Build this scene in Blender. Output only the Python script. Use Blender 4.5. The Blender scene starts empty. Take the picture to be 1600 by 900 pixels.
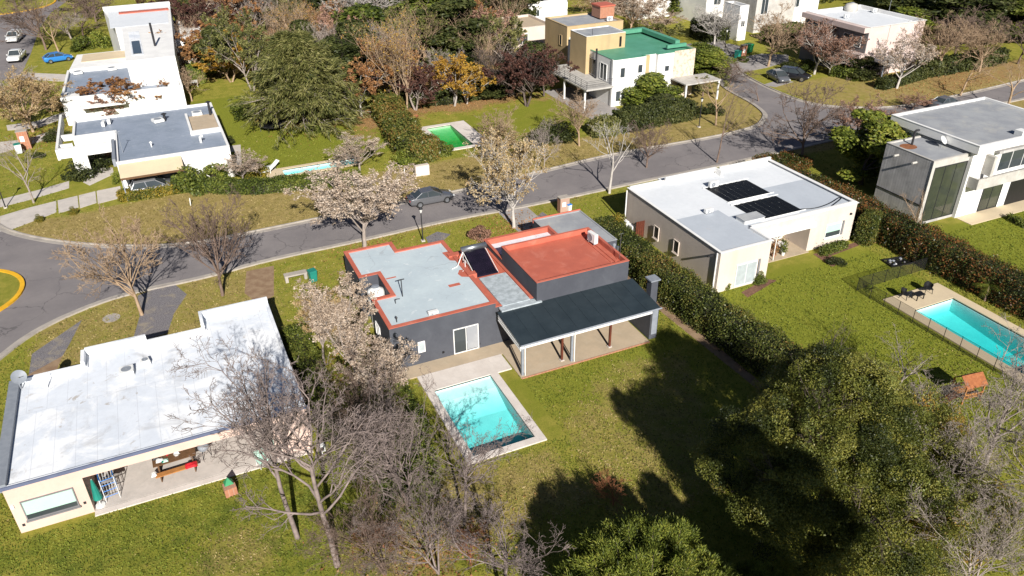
import bpy, math, random
import numpy as np
from mathutils import Matrix, Vector
from mathutils.geometry import tessellate_polygon

# ---------------------------------------------------------------- camera, sky, sun, exposure
SC = bpy.context.scene
COL = SC.collection
F_PX, PITCH, ROLL, CAM_H, YAW = 1226.93, 0.534507, -0.0106949, 31.6, math.radians(24.3)
_fw = np.array([math.sin(YAW) * math.cos(PITCH), math.cos(YAW) * math.cos(PITCH), -math.sin(PITCH)])
_rt = np.array([math.cos(YAW), -math.sin(YAW), 0.0])
_up = np.cross(_rt, _fw)
_R = math.cos(ROLL) * _rt + math.sin(ROLL) * _up
_U = -math.sin(ROLL) * _rt + math.cos(ROLL) * _up
cam_data = bpy.data.cameras.new('camera')
cam = bpy.data.objects.new('camera', cam_data)
COL.objects.link(cam)
SC.camera = cam
cam_data.sensor_width = 36.0
cam_data.lens = F_PX / 1600 * 36.0
cam_data.clip_start = 0.5
cam_data.clip_end = 6000
_m = Matrix.Identity(4)
for _i in range(3):
    _m[_i][0], _m[_i][1], _m[_i][2] = _R[_i], _U[_i], -_fw[_i]
_m[2][3] = CAM_H
cam.matrix_world = _m

SUN_EL = math.radians(30.5)
SUN_AZ = math.radians(260.5)          # direction (from +x, counter-clockwise) in which the sun stands
world = bpy.data.worlds.new('World')
SC.world = world
world.use_nodes = True
_nt = world.node_tree
_sky = _nt.nodes.new('ShaderNodeTexSky')
_sky.sky_type = 'NISHITA'
_sky.sun_disc = False
_sky.sun_elevation = SUN_EL
_sky.sun_rotation = math.radians(90) - SUN_AZ
_sky.dust_density = 0.3
_sky.air_density = 0.5
_bg = _nt.nodes['Background']
_bg.inputs['Strength'].default_value = 0.05
_nt.links.new(_sky.outputs['Color'], _bg.inputs['Color'])
sun_data = bpy.data.lights.new('sun', 'SUN')
sun_data.energy = 5.0
sun_data.angle = math.radians(0.5)
sun_data.color = (1.0, 0.955, 0.89)
sun = bpy.data.objects.new('sun', sun_data)
COL.objects.link(sun)
_sd = Vector((math.cos(SUN_AZ) * math.cos(SUN_EL), math.sin(SUN_AZ) * math.cos(SUN_EL), math.sin(SUN_EL)))
sun.rotation_euler = _sd.to_track_quat('Z', 'Y').to_euler()
SC.view_settings.view_transform = 'Standard'
SC.view_settings.look = 'None'
SC.view_settings.gamma = 1
SC.view_settings.use_curve_mapping = False
SC.view_settings.exposure = 0.68
SC.render.engine = 'CYCLES'
SC.cycles.max_bounces = 5
SC.cycles.diffuse_bounces = 2
SC.cycles.transparent_max_bounces = 8
SC.cycles.caustics_reflective = False
SC.cycles.caustics_refractive = False

# ---------------------------------------------------------------- helpers
def G(px, py, z=0.0):
    """ground (or height z) position of a place seen in the survey photograph"""
    d = (px - 800) / F_PX * _R - (py - 450) / F_PX * _U + _fw
    t = (z - CAM_H) / d[2]
    return (float(d[0] * t), float(d[1] * t))

def tall(px, py, topy):
    """height of an upright thing standing at (px,py) whose top is seen at row topy"""
    x, y = G(px, py)
    best, bz = 1e9, 0
    for i in range(1, 400):
        z = i * 0.05
        v = np.array([x, y, z - CAM_H])
        yy = 450 - F_PX * (v @ _U) / (v @ _fw)
        if abs(yy - topy) < best:
            best, bz = abs(yy - topy), z
    return bz

def S(r, g, b):
    return tuple(((c / 255) / 12.92 if c / 255 < 0.04045 else ((c / 255 + 0.055) / 1.055) ** 2.4) for c in (r, g, b))

def tag(o, label=None, cat=None, group=None, kind=None):
    if label: o['label'] = label
    if cat: o['category'] = cat
    if group: o['group'] = group
    if kind: o['kind'] = kind
    return o

def thing(name, label, cat, loc=(0, 0, 0), rz=0.0, group=None):
    o = bpy.data.objects.new(name, None)
    COL.objects.link(o)
    o.location = loc
    o.rotation_euler = (0, 0, rz)
    o.empty_display_size = 0.3
    return tag(o, label, cat, group)

def copy_tree(o, parent=None):
    c = o.copy()
    COL.objects.link(c)
    if parent is not None: c.parent = parent
    for ch in [k for k in o.children]:
        copy_tree(ch, c)
    return c

class MB:
    def __init__(s, off=(0, 0, 0)):
        s.v, s.f, s.m, s.o = [], [], [], off
    def add(s, vs, fs, m=0):
        b = len(s.v)
        s.v += [(x - s.o[0], y - s.o[1], z - s.o[2]) for x, y, z in vs]
        s.f += [tuple(i + b for i in f) for f in fs]
        s.m += [m] * len(fs)
        return s
    def box(s, x0, x1, y0, y1, z0, z1, m=0):
        if x0 > x1: x0, x1 = x1, x0
        if y0 > y1: y0, y1 = y1, y0
        return s.add([(x0, y0, z0), (x1, y0, z0), (x1, y1, z0), (x0, y1, z0), (x0, y0, z1), (x1, y0, z1), (x1, y1, z1), (x0, y1, z1)],
                     [(0, 3, 2, 1), (4, 5, 6, 7), (0, 1, 5, 4), (1, 2, 6, 5), (2, 3, 7, 6), (3, 0, 4, 7)], m)
    def poly(s, pts, z, m=0, flip=False):
        tr = tessellate_polygon([[Vector((p[0], p[1], 0)) for p in pts]])
        fs = []
        for t in tr:
            a, b, c = [pts[i] for i in t]
            cr = (b[0] - a[0]) * (c[1] - a[1]) - (b[1] - a[1]) * (c[0] - a[0])
            if abs(cr) < 1e-9: continue
            up = cr > 0
            fs.append(tuple(t) if up != flip else tuple(reversed(t)))
        zs = z if callable(z) else (lambda x, y: z)
        return s.add([(p[0], p[1], zs(p[0], p[1])) for p in pts], fs, m)
    def sides(s, pts, z0, z1, m=0, inward=False):
        n = len(pts)
        vs = [(p[0], p[1], z0) for p in pts] + [(p[0], p[1], z1) for p in pts]
        fs = []
        for i in range(n):
            j = (i + 1) % n
            f = (i, j, n + j, n + i)
            fs.append(tuple(reversed(f)) if inward else f)
        return s.add(vs, fs, m)
    def prism(s, pts, z0, z1, m=0):
        s.sides(pts, z0, z1, m); s.poly(pts, z1, m); s.poly(pts, z0, m, True)
        return s
    def tube(s, pts, rads, k=8, m=0, cap=True):
        pts = [Vector(p) for p in pts]
        n = len(pts)
        if not hasattr(rads, '__len__'): rads = [rads] * n
        vs, fs = [], []
        for i, p in enumerate(pts):
            t = (pts[min(i + 1, n - 1)] - pts[max(i - 1, 0)]).normalized()
            a = t.orthogonal().normalized() if abs(t.z) > 0.9 else t.cross(Vector((0, 0, 1))).normalized()
            if abs(t.z) > 0.9:
                a = t.cross(Vector((0, 1, 0))).normalized()
            b = t.cross(a)
            for j in range(k):
                q = 2 * math.pi * j / k
                vs.append(tuple(p + (a * math.cos(q) + b * math.sin(q)) * rads[i]))
        for i in range(n - 1):
            for j in range(k):
                j2 = (j + 1) % k
                fs.append((i * k + j, i * k + j2, (i + 1) * k + j2, (i + 1) * k + j))
        if cap:
            fs.append(tuple(reversed(range(k))))
            fs.append(tuple((n - 1) * k + j for j in range(k)))
        return s.add(vs, fs, m)
    def lathe(s, cx, cy, prof, k=16, m=0):
        vs, fs = [], []
        for r, z in prof:
            for j in range(k):
                q = 2 * math.pi * j / k
                vs.append((cx + r * math.cos(q), cy + r * math.sin(q), z))
        for i in range(len(prof) - 1):
            for j in range(k):
                j2 = (j + 1) % k
                fs.append((i * k + j, i * k + j2, (i + 1) * k + j2, (i + 1) * k + j))
        return s.add(vs, fs, m)
    def build(s, name, mats, parent=None, smooth=False, bevel=0):
        me = bpy.data.meshes.new(name)
        me.from_pydata(s.v, [], s.f)
        if not isinstance(mats, (list, tuple)): mats = [mats]
        for m in mats: me.materials.append(m)
        me.polygons.foreach_set('material_index', s.m)
        if smooth: me.polygons.foreach_set('use_smooth', [True] * len(s.f))
        me.update()
        o = bpy.data.objects.new(name, me)
        COL.objects.link(o)
        if parent is not None: o.parent = parent
        if bevel:
            b = o.modifiers.new('bevel', 'BEVEL'); b.width = bevel; b.segments = 2; b.limit_method = 'ANGLE'
        return o

def quad_mesh(name, V, Q, mats, parent=None, attrs=None, smooth=False, mi=None):
    """fast mesh from numpy arrays V (n,3) and Q (m,4)"""
    me = bpy.data.meshes.new(name)
    V = np.asarray(V, dtype=np.float32); Q = np.asarray(Q, dtype=np.int32)
    m, w = Q.shape
    me.vertices.add(len(V)); me.vertices.foreach_set('co', V.ravel())
    me.loops.add(m * w); me.loops.foreach_set('vertex_index', Q.ravel())
    me.polygons.add(m)
    me.polygons.foreach_set('loop_start', np.arange(0, m * w, w, dtype=np.int32))
    me.polygons.foreach_set('loop_total', np.full(m, w, dtype=np.int32))
    if not isinstance(mats, (list, tuple)): mats = [mats]
    for x in mats: me.materials.append(x)
    if mi is not None: me.polygons.foreach_set('material_index', np.asarray(mi, dtype=np.int32))
    if smooth: me.polygons.foreach_set('use_smooth', np.ones(m, dtype=bool))
    if attrs:
        for k, (dom, arr) in attrs.items():
            a = me.attributes.new(k, 'FLOAT', dom)
            a.data.foreach_set('value', np.asarray(arr, dtype=np.float32))
    me.update()
    me.validate()
    o = bpy.data.objects.new(name, me)
    COL.objects.link(o)
    if parent is not None: o.parent = parent
    return o

def offset_poly(pts, d):
    """offset a CCW polygon inwards by d"""
    n, out = len(pts), []
    for i in range(n):
        a, b, c = Vector(pts[i - 1]), Vector(pts[i]), Vector(pts[(i + 1) % n])
        e1, e2 = (b - a).normalized(), (c - b).normalized()
        n1, n2 = Vector((-e1.y, e1.x)), Vector((-e2.y, e2.x))
        k = 1 + n1.dot(n2)
        out.append(tuple(b + (n1 + n2) * (d / max(k, 0.15))))
    return out

# ---------------------------------------------------------------- materials
def _nodes(name):
    m = bpy.data.materials.new(name)
    m.use_nodes = True
    return m, m.node_tree.nodes, m.node_tree.links, m.node_tree.nodes['Principled BSDF']

def _mix(N, L, fac, a, b, blend='MIX'):
    x = N.new('ShaderNodeMix'); x.data_type = 'RGBA'; x.blend_type = blend
    for s, v in ((x.inputs[0], fac), (x.inputs[6], a), (x.inputs[7], b)):
        if hasattr(v, 'links') or hasattr(v, 'is_linked'):
            L.new(v, s)
        elif isinstance(v, (int, float)): s.default_value = v
        else: s.default_value = (*v, 1)
    return x.outputs[2]

def _noise(N, L, co, scale, detail=4, rough=0.55, dist=0.0):
    x = N.new('ShaderNodeTexNoise')
    x.inputs['Scale'].default_value = scale; x.inputs['Detail'].default_value = detail
    x.inputs['Roughness'].default_value = rough; x.inputs['Distortion'].default_value = dist
    if co is not None: L.new(co, x.inputs['Vector'])
    return x.outputs[0]

def _ramp(N, L, src, lo, hi):
    x = N.new('ShaderNodeMapRange'); x.interpolation_type = 'SMOOTHSTEP'
    x.inputs[1].default_value = lo; x.inputs[2].default_value = hi
    L.new(src, x.inputs[0])
    return x.outputs[0]

def mat(name, c, c2=None, scale=1.5, rough=0.75, bump=0.0, bscale=20, stain=None, seams=None, metallic=0.0, spec=0.3, lo=0.35, hi=0.65, streak=None):
    m, N, L, P = _nodes(name)
    co = N.new('ShaderNodeTexCoord').outputs['Object']
    if c2 is None: c2 = tuple(x * 0.86 for x in c)
    f = _ramp(N, L, _noise(N, L, co, scale, 6, 0.6), lo, hi)
    col = _mix(N, L, f, c, c2)
    f2 = _ramp(N, L, _noise(N, L, co, scale * 9, 4, 0.7), 0.3, 0.75)
    mul = N.new('ShaderNodeMath'); mul.operation = 'MULTIPLY'; mul.inputs[1].default_value = 0.25
    L.new(f2, mul.inputs[0])
    col = _mix(N, L, mul.outputs[0], col, tuple(x * 0.8 for x in c2))
    if streak:
        mp = N.new('ShaderNodeMapping'); mp.inputs['Scale'].default_value = (streak[1], streak[1], streak[1] * 0.08)
        L.new(co, mp.inputs[0])
        fs = _ramp(N, L, _noise(N, L, mp.outputs[0], 1.0, 5, 0.6), 0.5, 0.75)
        mm = N.new('ShaderNodeMath'); mm.operation = 'MULTIPLY'; mm.inputs[1].default_value = streak[2]
        L.new(fs, mm.inputs[0])
        col = _mix(N, L, mm.outputs[0], col, streak[0])
    if stain:
        for sc_, sscale, slo, shi, amt in (stain if isinstance(stain, list) else [stain]):
            fs = _ramp(N, L, _noise(N, L, co, sscale, 8, 0.68, 0.6), slo, shi)
            mm = N.new('ShaderNodeMath'); mm.operation = 'MULTIPLY'; mm.inputs[1].default_value = amt
            L.new(fs, mm.inputs[0])
            col = _mix(N, L, mm.outputs[0], col, sc_)
    if seams:
        bw, bh, sc2, amt = seams
        b = N.new('ShaderNodeTexBrick')
        b.inputs['Scale'].default_value = 1.0; b.inputs['Mortar Size'].default_value = 0.018
        b.inputs['Mortar Smooth'].default_value = 0.5
        b.inputs['Brick Width'].default_value = bw; b.inputs['Row Height'].default_value = bh
        L.new(co, b.inputs['Vector'])
        mm = N.new('ShaderNodeMath'); mm.operation = 'MULTIPLY'; mm.inputs[1].default_value = amt
        L.new(b.outputs['Fac'], mm.inputs[0])
        col = _mix(N, L, mm.outputs[0], col, sc2)
    L.new(col, P.inputs['Base Color'])
    P.inputs['Roughness'].default_value = rough
    P.inputs['Metallic'].default_value = metallic
    P.inputs['Specular IOR Level'].default_value = spec
    if bump:
        b = N.new('ShaderNodeBump'); b.inputs['Strength'].default_value = bump; b.inputs['Distance'].default_value = 0.05
        L.new(_noise(N, L, co, bscale, 5, 0.65), b.inputs['Height'])
        L.new(b.outputs[0], P.inputs['Normal'])
    return m

def leaf_mat(name, cols, gloss=0.45, nscale=0.35, trans=0.3):
    """foliage: cols picked per leaf by the tint attribute, shifted in clumps"""
    m, N, L, P = _nodes(name)
    at = N.new('ShaderNodeAttribute'); at.attribute_name = 'tint'
    co = N.new('ShaderNodeTexCoord').outputs['Object']
    n = _noise(N, L, co, nscale, 3, 0.6)
    ad = N.new('ShaderNodeMath'); ad.operation = 'MULTIPLY_ADD'
    L.new(n, ad.inputs[0]); ad.inputs[1].default_value = 1.5; ad.inputs[2].default_value = -0.75
    oi = N.new('ShaderNodeObjectInfo')
    a2 = N.new('ShaderNodeMath'); a2.operation = 'MULTIPLY_ADD'
    L.new(at.outputs['Fac'], a2.inputs[0]); a2.inputs[1].default_value = 0.75
    L.new(ad.outputs[0], a2.inputs[2])
    a3 = N.new('ShaderNodeMath'); a3.operation = 'MULTIPLY_ADD'
    L.new(oi.outputs['Random'], a3.inputs[0]); a3.inputs[1].default_value = 0.25
    L.new(a2.outputs[0], a3.inputs[2])
    r = N.new('ShaderNodeValToRGB')
    cr = r.color_ramp
    n_ = len(cols)
    while len(cr.elements) < n_: cr.elements.new(0.5)
    for i, c in enumerate(cols):
        cr.elements[i].position = 0.05 + 0.9 * i / (n_ - 1); cr.elements[i].color = (*c, 1)
    L.new(a3.outputs[0], r.inputs[0])
    L.new(r.outputs[0], P.inputs['Base Color'])
    P.inputs['Roughness'].default_value = gloss
    P.inputs['Specular IOR Level'].default_value = 0.25
    if trans:
        t = N.new('ShaderNodeBsdfTranslucent'); L.new(r.outputs[0], t.inputs['Color'])
        mx = N.new('ShaderNodeMixShader'); mx.inputs[0].default_value = trans
        L.new(P.outputs[0], mx.inputs[1]); L.new(t.outputs[0], mx.inputs[2])
        L.new(mx.outputs[0], N['Material Output'].inputs[0])
    return m

def sc(c, k): return tuple(min(0.85, x * k) for x in c)

MT = {}
MT['white'] = mat('white_paint', (0.80, 0.79, 0.76), (0.72, 0.71, 0.69), 0.6, 0.6, stain=((0.5, 0.47, 0.42), 0.8, 0.62, 0.8, 0.35))
MT['peach'] = mat('peach_render', (0.64, 0.475, 0.40), (0.57, 0.42, 0.355), 0.5, 0.8, 0.1, 60)
MT['cream'] = mat('cream_render', (0.62, 0.535, 0.46), (0.56, 0.48, 0.415), 0.5, 0.8, 0.1, 60, streak=((0.42, 0.37, 0.28), 1.5, 0.3))
MT['charcoal'] = mat('charcoal_render', (0.075, 0.08, 0.095), (0.062, 0.066, 0.08), 0.7, 0.75, 0.1, 60, stain=((0.11, 0.115, 0.13), 0.9, 0.5, 0.8, 0.4))
MT['greywall'] = mat('mid_grey_render', (0.20, 0.195, 0.20), (0.17, 0.165, 0.17), 0.7, 0.8, 0.1, 60)
MT['pinkwall'] = mat('pale_pink_render', (0.62, 0.50, 0.46), (0.56, 0.45, 0.41), 0.6, 0.8, 0.1, 50)
MT['beige'] = mat('ochre_render', (0.50, 0.37, 0.20), (0.45, 0.33, 0.18), 0.5, 0.8, 0.1, 50, streak=((0.3, 0.23, 0.14), 1.0, 0.4))
MT['concrete'] = mat('board_marked_concrete', (0.46, 0.44, 0.43), (0.32, 0.31, 0.30), 0.8, 0.8, 0.2, 12, streak=((0.66, 0.64, 0.62), 1.3, 0.8), seams=(3.0, 0.28, (0.2, 0.2, 0.2), 0.6))
MT['concrete_light'] = mat('pale_concrete', (0.50, 0.48, 0.44), (0.40, 0.38, 0.35), 0.9, 0.85, 0.2, 15, stain=((0.28, 0.26, 0.23), 1.2, 0.5, 0.7, 0.5))
MT['memb_white'] = mat('white_roof_membrane', (0.68, 0.715, 0.765), (0.60, 0.64, 0.70), 0.3, 0.6, 0.1, 8,
    stain=[((0.36, 0.31, 0.26), 0.9, 0.60, 0.68, 0.75), ((0.80, 0.81, 0.82), 0.28, 0.45, 0.58, 0.85), ((0.40, 0.40, 0.41), 0.45, 0.54, 0.70, 0.6), ((0.25, 0.22, 0.2), 2.4, 0.64, 0.70, 0.6)], seams=(1.05, 60.0, (0.42, 0.44, 0.48), 0.5), streak=((0.42, 0.41, 0.40), 1.1, .3))
MT['memb_blue'] = mat('pale_blue_roof_membrane', (0.50, 0.575, 0.60), (0.44, 0.51, 0.545), 0.35, 0.6, 0.1, 8,
    stain=[((0.62, 0.66, 0.67), 1.6, 0.60, 0.66, 0.7), ((0.3, 0.33, 0.35), 2.5, 0.68, 0.74, 0.6)])
MT['memb_aged'] = mat('aged_silver_roof_membrane', (0.47, 0.52, 0.55), (0.33, 0.37, 0.39), 2.2, 0.55, 0.2, 8, stain=((0.24, 0.28, 0.29), 3.0, 0.55, 0.65, 0.6))
MT['memb_cream'] = mat('white_flat_roof_coating', (0.70, 0.72, 0.74), (0.64, 0.665, 0.69), 0.25, 0.6, 0.1, 8,
    stain=[((0.5, 0.4, 0.34), 0.9, 0.66, 0.74, 0.6), ((0.40, 0.40, 0.41), 2.2, 0.66, 0.74, 0.5)])
MT['memb_patch'] = mat('grey_flat_roof_coating', (0.46, 0.495, 0.54), (0.42, 0.455, 0.50), 0.4, 0.6, 0.1, 8, stain=[((0.50, 0.42, 0.37), 0.7, 0.62, 0.74, 0.7), ((0.33, 0.34, 0.36), 2.4, 0.64, 0.72, 0.5)])
MT['memb_grey'] = mat('ribbed_grey_roof', (0.27, 0.31, 0.38), (0.22, 0.26, 0.32), 0.5, 0.5, 0.1, 8,
    stain=[((0.40, 0.43, 0.48), 0.9, 0.55, 0.7, 0.5)], seams=(60.0, 0.62, (0.38, 0.42, 0.48), 0.5))
MT['slab_grey'] = mat('weathered_grey_slab', (0.34, 0.35, 0.36), (0.27, 0.28, 0.30), 0.6, 0.7, 0.15, 14, stain=[((0.45, 0.43, 0.38), 0.5, 0.5, 0.7, 0.5)], seams=(2.6, 40, (0.2, 0.2, 0.2), 0.4))
MT['terracotta'] = mat('terracotta_waterproofing', (0.50, 0.135, 0.085), (0.43, 0.115, 0.075), 0.8, 0.6, 0.1, 10, stain=[((0.55, 0.20, 0.14), 0.7, 0.5, 0.7, 0.6), ((0.25, 0.09, 0.07), 2.0, 0.66, 0.74, 0.5)])
MT['green_roof'] = mat('green_roof_paint', (0.095, 0.30, 0.20), (0.08, 0.26, 0.165), 0.5, 0.55, 0.1, 10, stain=((0.16, 0.36, 0.27), 0.7, 0.5, 0.7, 0.4))
MT['darkroof'] = mat('dark_sheet_metal', (0.028, 0.04, 0.048), (0.02, 0.03, 0.037), 0.8, 0.5, 0.1, 10, stain=((0.06, 0.075, 0.085), 4, 0.6, 0.75, 0.5), spec=0.4)
MT['tan_slab'] = mat('tan_concrete_slab', (0.47, 0.37, 0.26), (0.41, 0.33, 0.235), 0.8, 0.85, 0.1, 14, stain=((0.46, 0.38, 0.28), 1.5, 0.5, 0.65, 0.6))
MT['deck'] = mat('white_stone_coping', (0.66, 0.60, 0.55), (0.58, 0.52, 0.47), 0.8, 0.8, 0.1, 14, seams=(0.5, 0.5, (0.45, 0.42, 0.4), 0.3), stain=((0.42, 0.38, 0.36), 1.6, 0.6, 0.75, 0.5))
MT['tan_deck'] = mat('sand_stone_coping', (0.60, 0.49, 0.33), (0.55, 0.45, 0.31), 0.8, 0.8, 0.1, 14)
MT['asphalt'] = mat('asphalt', (0.215, 0.195, 0.192), (0.178, 0.162, 0.163), 0.25, 0.9, 0.3, 40,
    stain=[((0.24, 0.215, 0.21), 0.12, 0.45, 0.7, 0.6), ((0.10, 0.092, 0.095), 0.5, 0.64, 0.72, 0.5), ((0.24, 0.22, 0.2), 3.0, 0.62, 0.7, 0.5)])
def add_cracks(m, scale, width, amt, col):
    N, L = m.node_tree.nodes, m.node_tree.links; P = N['Principled BSDF']
    src = P.inputs['Base Color'].links[0].from_socket
    co = N.new('ShaderNodeTexCoord').outputs['Object']
    ad = N.new('ShaderNodeVectorMath'); ad.operation = 'MULTIPLY_ADD'
    nz = N.new('ShaderNodeTexNoise'); nz.inputs['Scale'].default_value = 1.1; nz.inputs['Detail'].default_value = 5; L.new(co, nz.inputs['Vector'])
    L.new(nz.outputs[1], ad.inputs[0]); ad.inputs[1].default_value = (1.6, 1.6, 0); L.new(co, ad.inputs[2])
    v = N.new('ShaderNodeTexVoronoi'); v.feature = 'DISTANCE_TO_EDGE'; v.inputs['Scale'].default_value = scale; L.new(ad.outputs[0], v.inputs['Vector'])
    r = N.new('ShaderNodeMapRange'); r.inputs[1].default_value = width; r.inputs[2].default_value = width * .4; L.new(v.outputs['Distance'], r.inputs[0])
    msk = _ramp(N, L, _noise(N, L, co, .18, 3, .5), .42, .56)
    mu = N.new('ShaderNodeMath'); mu.operation = 'MULTIPLY'; L.new(r.outputs[0], mu.inputs[0]); L.new(msk, mu.inputs[1])
    mu2 = N.new('ShaderNodeMath'); mu2.operation = 'MULTIPLY'; L.new(mu.outputs[0], mu2.inputs[0]); mu2.inputs[1].default_value = amt
    L.new(_mix(N, L, mu2.outputs[0], src, col), P.inputs['Base Color'])
add_cracks(MT['asphalt'], .28, .016, .5, (.05, .047, .05))
add_cracks(MT['memb_blue'], .35, .012, .5, (.30, .33, .35))
MT['kerb'] = mat('kerb_concrete', (0.40, 0.36, 0.31), (0.32, 0.29, 0.26), 0.9, 0.85, 0.2, 20, stain=((0.22, 0.19, 0.16), 1.4, 0.5, 0.7, 0.6))
MT['yellow'] = mat('yellow_kerb_paint', (0.75, 0.42, 0.02), (0.65, 0.35, 0.02), 1.5, 0.6, stain=((0.4, 0.3, 0.12), 2, 0.6, 0.75, 0.5))
MT['paving'] = mat('grey_paving', (0.36, 0.33, 0.31), (0.29, 0.27, 0.26), 0.8, 0.85, 0.2, 20, stain=((0.22, 0.2, 0.18), 1.2, 0.5, 0.7, 0.5), seams=(0.6, 0.6, (0.2, 0.18, 0.16), 0.4))
MT['pale_path'] = mat('pale_concrete_path', (0.54, 0.49, 0.445), (0.47, 0.43, 0.39), 0.8, 0.85, 0.1, 20, stain=((0.32, 0.29, 0.26), 1.3, 0.5, 0.7, 0.4))
MT['gravel'] = mat('grey_gravel', (0.27, 0.25, 0.26), (0.10, 0.095, 0.10), 14, 0.95, 0.8, 30, stain=((0.33, 0.28, 0.2), 1.0, 0.5, 0.65, 0.6))
MT['dirt'] = mat('bare_earth', (0.30, 0.21, 0.13), (0.22, 0.14, 0.085), 1.5, 0.95, 0.5, 15)
MT['mulch'] = mat('dark_red_mulch', (0.20, 0.11, 0.07), (0.12, 0.06, 0.04), 5, 0.95, 0.6, 20)
MT['glass'] = mat('window_glass', (0.035, 0.045, 0.05), (0.05, 0.06, 0.065), 0.5, 0.06, spec=0.6)
MT['glass_green'] = mat('green_tinted_glass', (0.03, 0.036, 0.03), (0.055, 0.062, 0.045), 0.35, 0.06, spec=0.7)
MT['curtain'] = mat('glass_over_pale_curtain', (0.40, 0.45, 0.46), (0.34, 0.38, 0.39), 2.0, 0.15, spec=0.5)
MT['blind'] = mat('mint_blind', (0.42, 0.62, 0.52), (0.40, 0.58, 0.49), 1, 0.5)
MT['black'] = mat('black_plastic', (0.015, 0.015, 0.016), (0.012, 0.012, 0.013), 2, 0.45)
MT['solar'] = mat('black_solar_mat', (0.008, 0.009, 0.011), (0.006, 0.007, 0.009), 2, 0.5, spec=0.2)
MT['tubes'] = mat('dark_collector_tubes', (0.02, 0.015, 0.03), (0.012, 0.01, 0.02), 2, 0.3, spec=0.4)
MT['steel'] = mat('brushed_steel', (0.42, 0.44, 0.46), (0.36, 0.38, 0.4), 3, 0.35, metallic=0.85)
MT['greymetal'] = mat('grey_metal', (0.25, 0.27, 0.30), (0.21, 0.23, 0.26), 3, 0.5)
MT['darkmetal'] = mat('dark_metal', (0.03, 0.03, 0.033), (0.025, 0.025, 0.028), 3, 0.5)
MT['rust'] = mat('rusty_metal', (0.30, 0.12, 0.05), (0.20, 0.08, 0.04), 3, 0.8)
MT['brownpost'] = mat('red_brown_wood', (0.13, 0.035, 0.018), (0.09, 0.025, 0.015), 3, 0.6)
MT['wood'] = mat('orange_varnished_wood', (0.42, 0.19, 0.06), (0.34, 0.15, 0.05), 3, 0.5)
MT['darkwood'] = mat('dark_wood', (0.15, 0.08, 0.04), (0.11, 0.06, 0.03), 3, 0.6)
MT['brick'] = mat('orange_brick', (0.42, 0.19, 0.11), (0.34, 0.15, 0.09), 3, 0.9, 0.2, 20, seams=(0.25, 0.08, (0.4, 0.35, 0.3), 0.5))
MT['stone'] = mat('crazy_stone_cladding', (0.62, 0.53, 0.42), (0.42, 0.35, 0.27), 2.6, 0.9, 0.3, 8, lo=0.5, hi=0.6)
MT['ac'] = mat('white_appliance', (0.74, 0.74, 0.72), (0.70, 0.70, 0.68), 2, 0.5)
MT['red'] = mat('red_cloth', (0.62, 0.02, 0.03), (0.5, 0.02, 0.03), 3, 0.8)
MT['teal'] = mat('teal_plastic', (0.02, 0.22, 0.17), (0.015, 0.18, 0.14), 2, 0.5)
MT['green'] = mat('green_plastic', (0.02, 0.25, 0.09), (0.02, 0.2, 0.08), 2, 0.5)
MT['blue'] = mat('blue_plastic', (0.04, 0.22, 0.62), (0.03, 0.18, 0.55), 2, 0.5)
MT['orangeroof'] = mat('rust_orange_shingle', (0.33, 0.12, 0.045), (0.24, 0.08, 0.03), 4, 0.8, stain=((0.6, 0.3, 0.15), 5, 0.6, 0.7, 0.5))
MT['tyre'] = mat('tyre_rubber', (0.02, 0.02, 0.02), (0.015, 0.015, 0.015), 3, 0.8)
MT['lampglass'] = mat('lamp_glass', (0.75, 0.75, 0.72), (0.7, 0.7, 0.68), 3, 0.2)
MT['bark_grey'] = mat('pale_grey_bark', (0.34, 0.285, 0.25), (0.25, 0.21, 0.18), 2.0, 0.9, 0.3, 12)
MT['bark_fore'] = mat('grey_pink_bark', (0.27, 0.215, 0.195), (0.16, 0.125, 0.115), 2.0, 0.9, 0.3, 12)
MT['bark_tan'] = mat('tan_bark', (0.40, 0.29, 0.19), (0.28, 0.19, 0.12), 2.0, 0.9, 0.3, 12)
MT['bark_brown'] = mat('brown_bark', (0.20, 0.14, 0.11), (0.13, 0.09, 0.07), 2.0, 0.9, 0.3, 12)
MT['bark_dark'] = mat('dark_bark', (0.13, 0.10, 0.085), (0.08, 0.06, 0.05), 2.0, 0.9, 0.3, 12)
MT['bark_white'] = mat('silvery_bark', (0.50, 0.46, 0.42), (0.38, 0.35, 0.32), 2.0, 0.9, 0.3, 12)
L_SEED = leaf_mat('dry_pinkish_seed_leaves', [(0.24, 0.17, 0.12), (0.44, 0.34, 0.25), (0.57, 0.46, 0.36), (0.68, 0.58, 0.48)], 0.7)
L_SEEDY = leaf_mat('dry_yellow_beige_leaves', [(0.22, 0.14, 0.06), (0.42, 0.29, 0.13), (0.50, 0.38, 0.20), (0.55, 0.44, 0.28)], 0.7)
L_RUST = leaf_mat('rust_orange_leaves', [(0.14, 0.065, 0.03), (0.28, 0.13, 0.05), (0.38, 0.19, 0.075), (0.45, 0.28, 0.12)], 0.7)
L_GOLD = leaf_mat('golden_leaves', [(0.20, 0.10, 0.02), (0.40, 0.22, 0.03), (0.50, 0.30, 0.04), (0.42, 0.33, 0.08)], 0.7)
L_MAROON = leaf_mat('dark_brown_red_leaves', [(0.05, 0.02, 0.018), (0.10, 0.045, 0.035), (0.16, 0.08, 0.055)], 0.7)
L_PINKBR = leaf_mat('pink_brown_leaves', [(0.18, 0.10, 0.07), (0.34, 0.19, 0.13), (0.46, 0.29, 0.21)], 0.7)
L_DARK = leaf_mat('dark_evergreen_leaves', [(0.016, 0.022, 0.008), (0.04, 0.052, 0.015), (0.075, 0.088, 0.024), (0.12, 0.125, 0.04)], 0.5)
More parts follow.
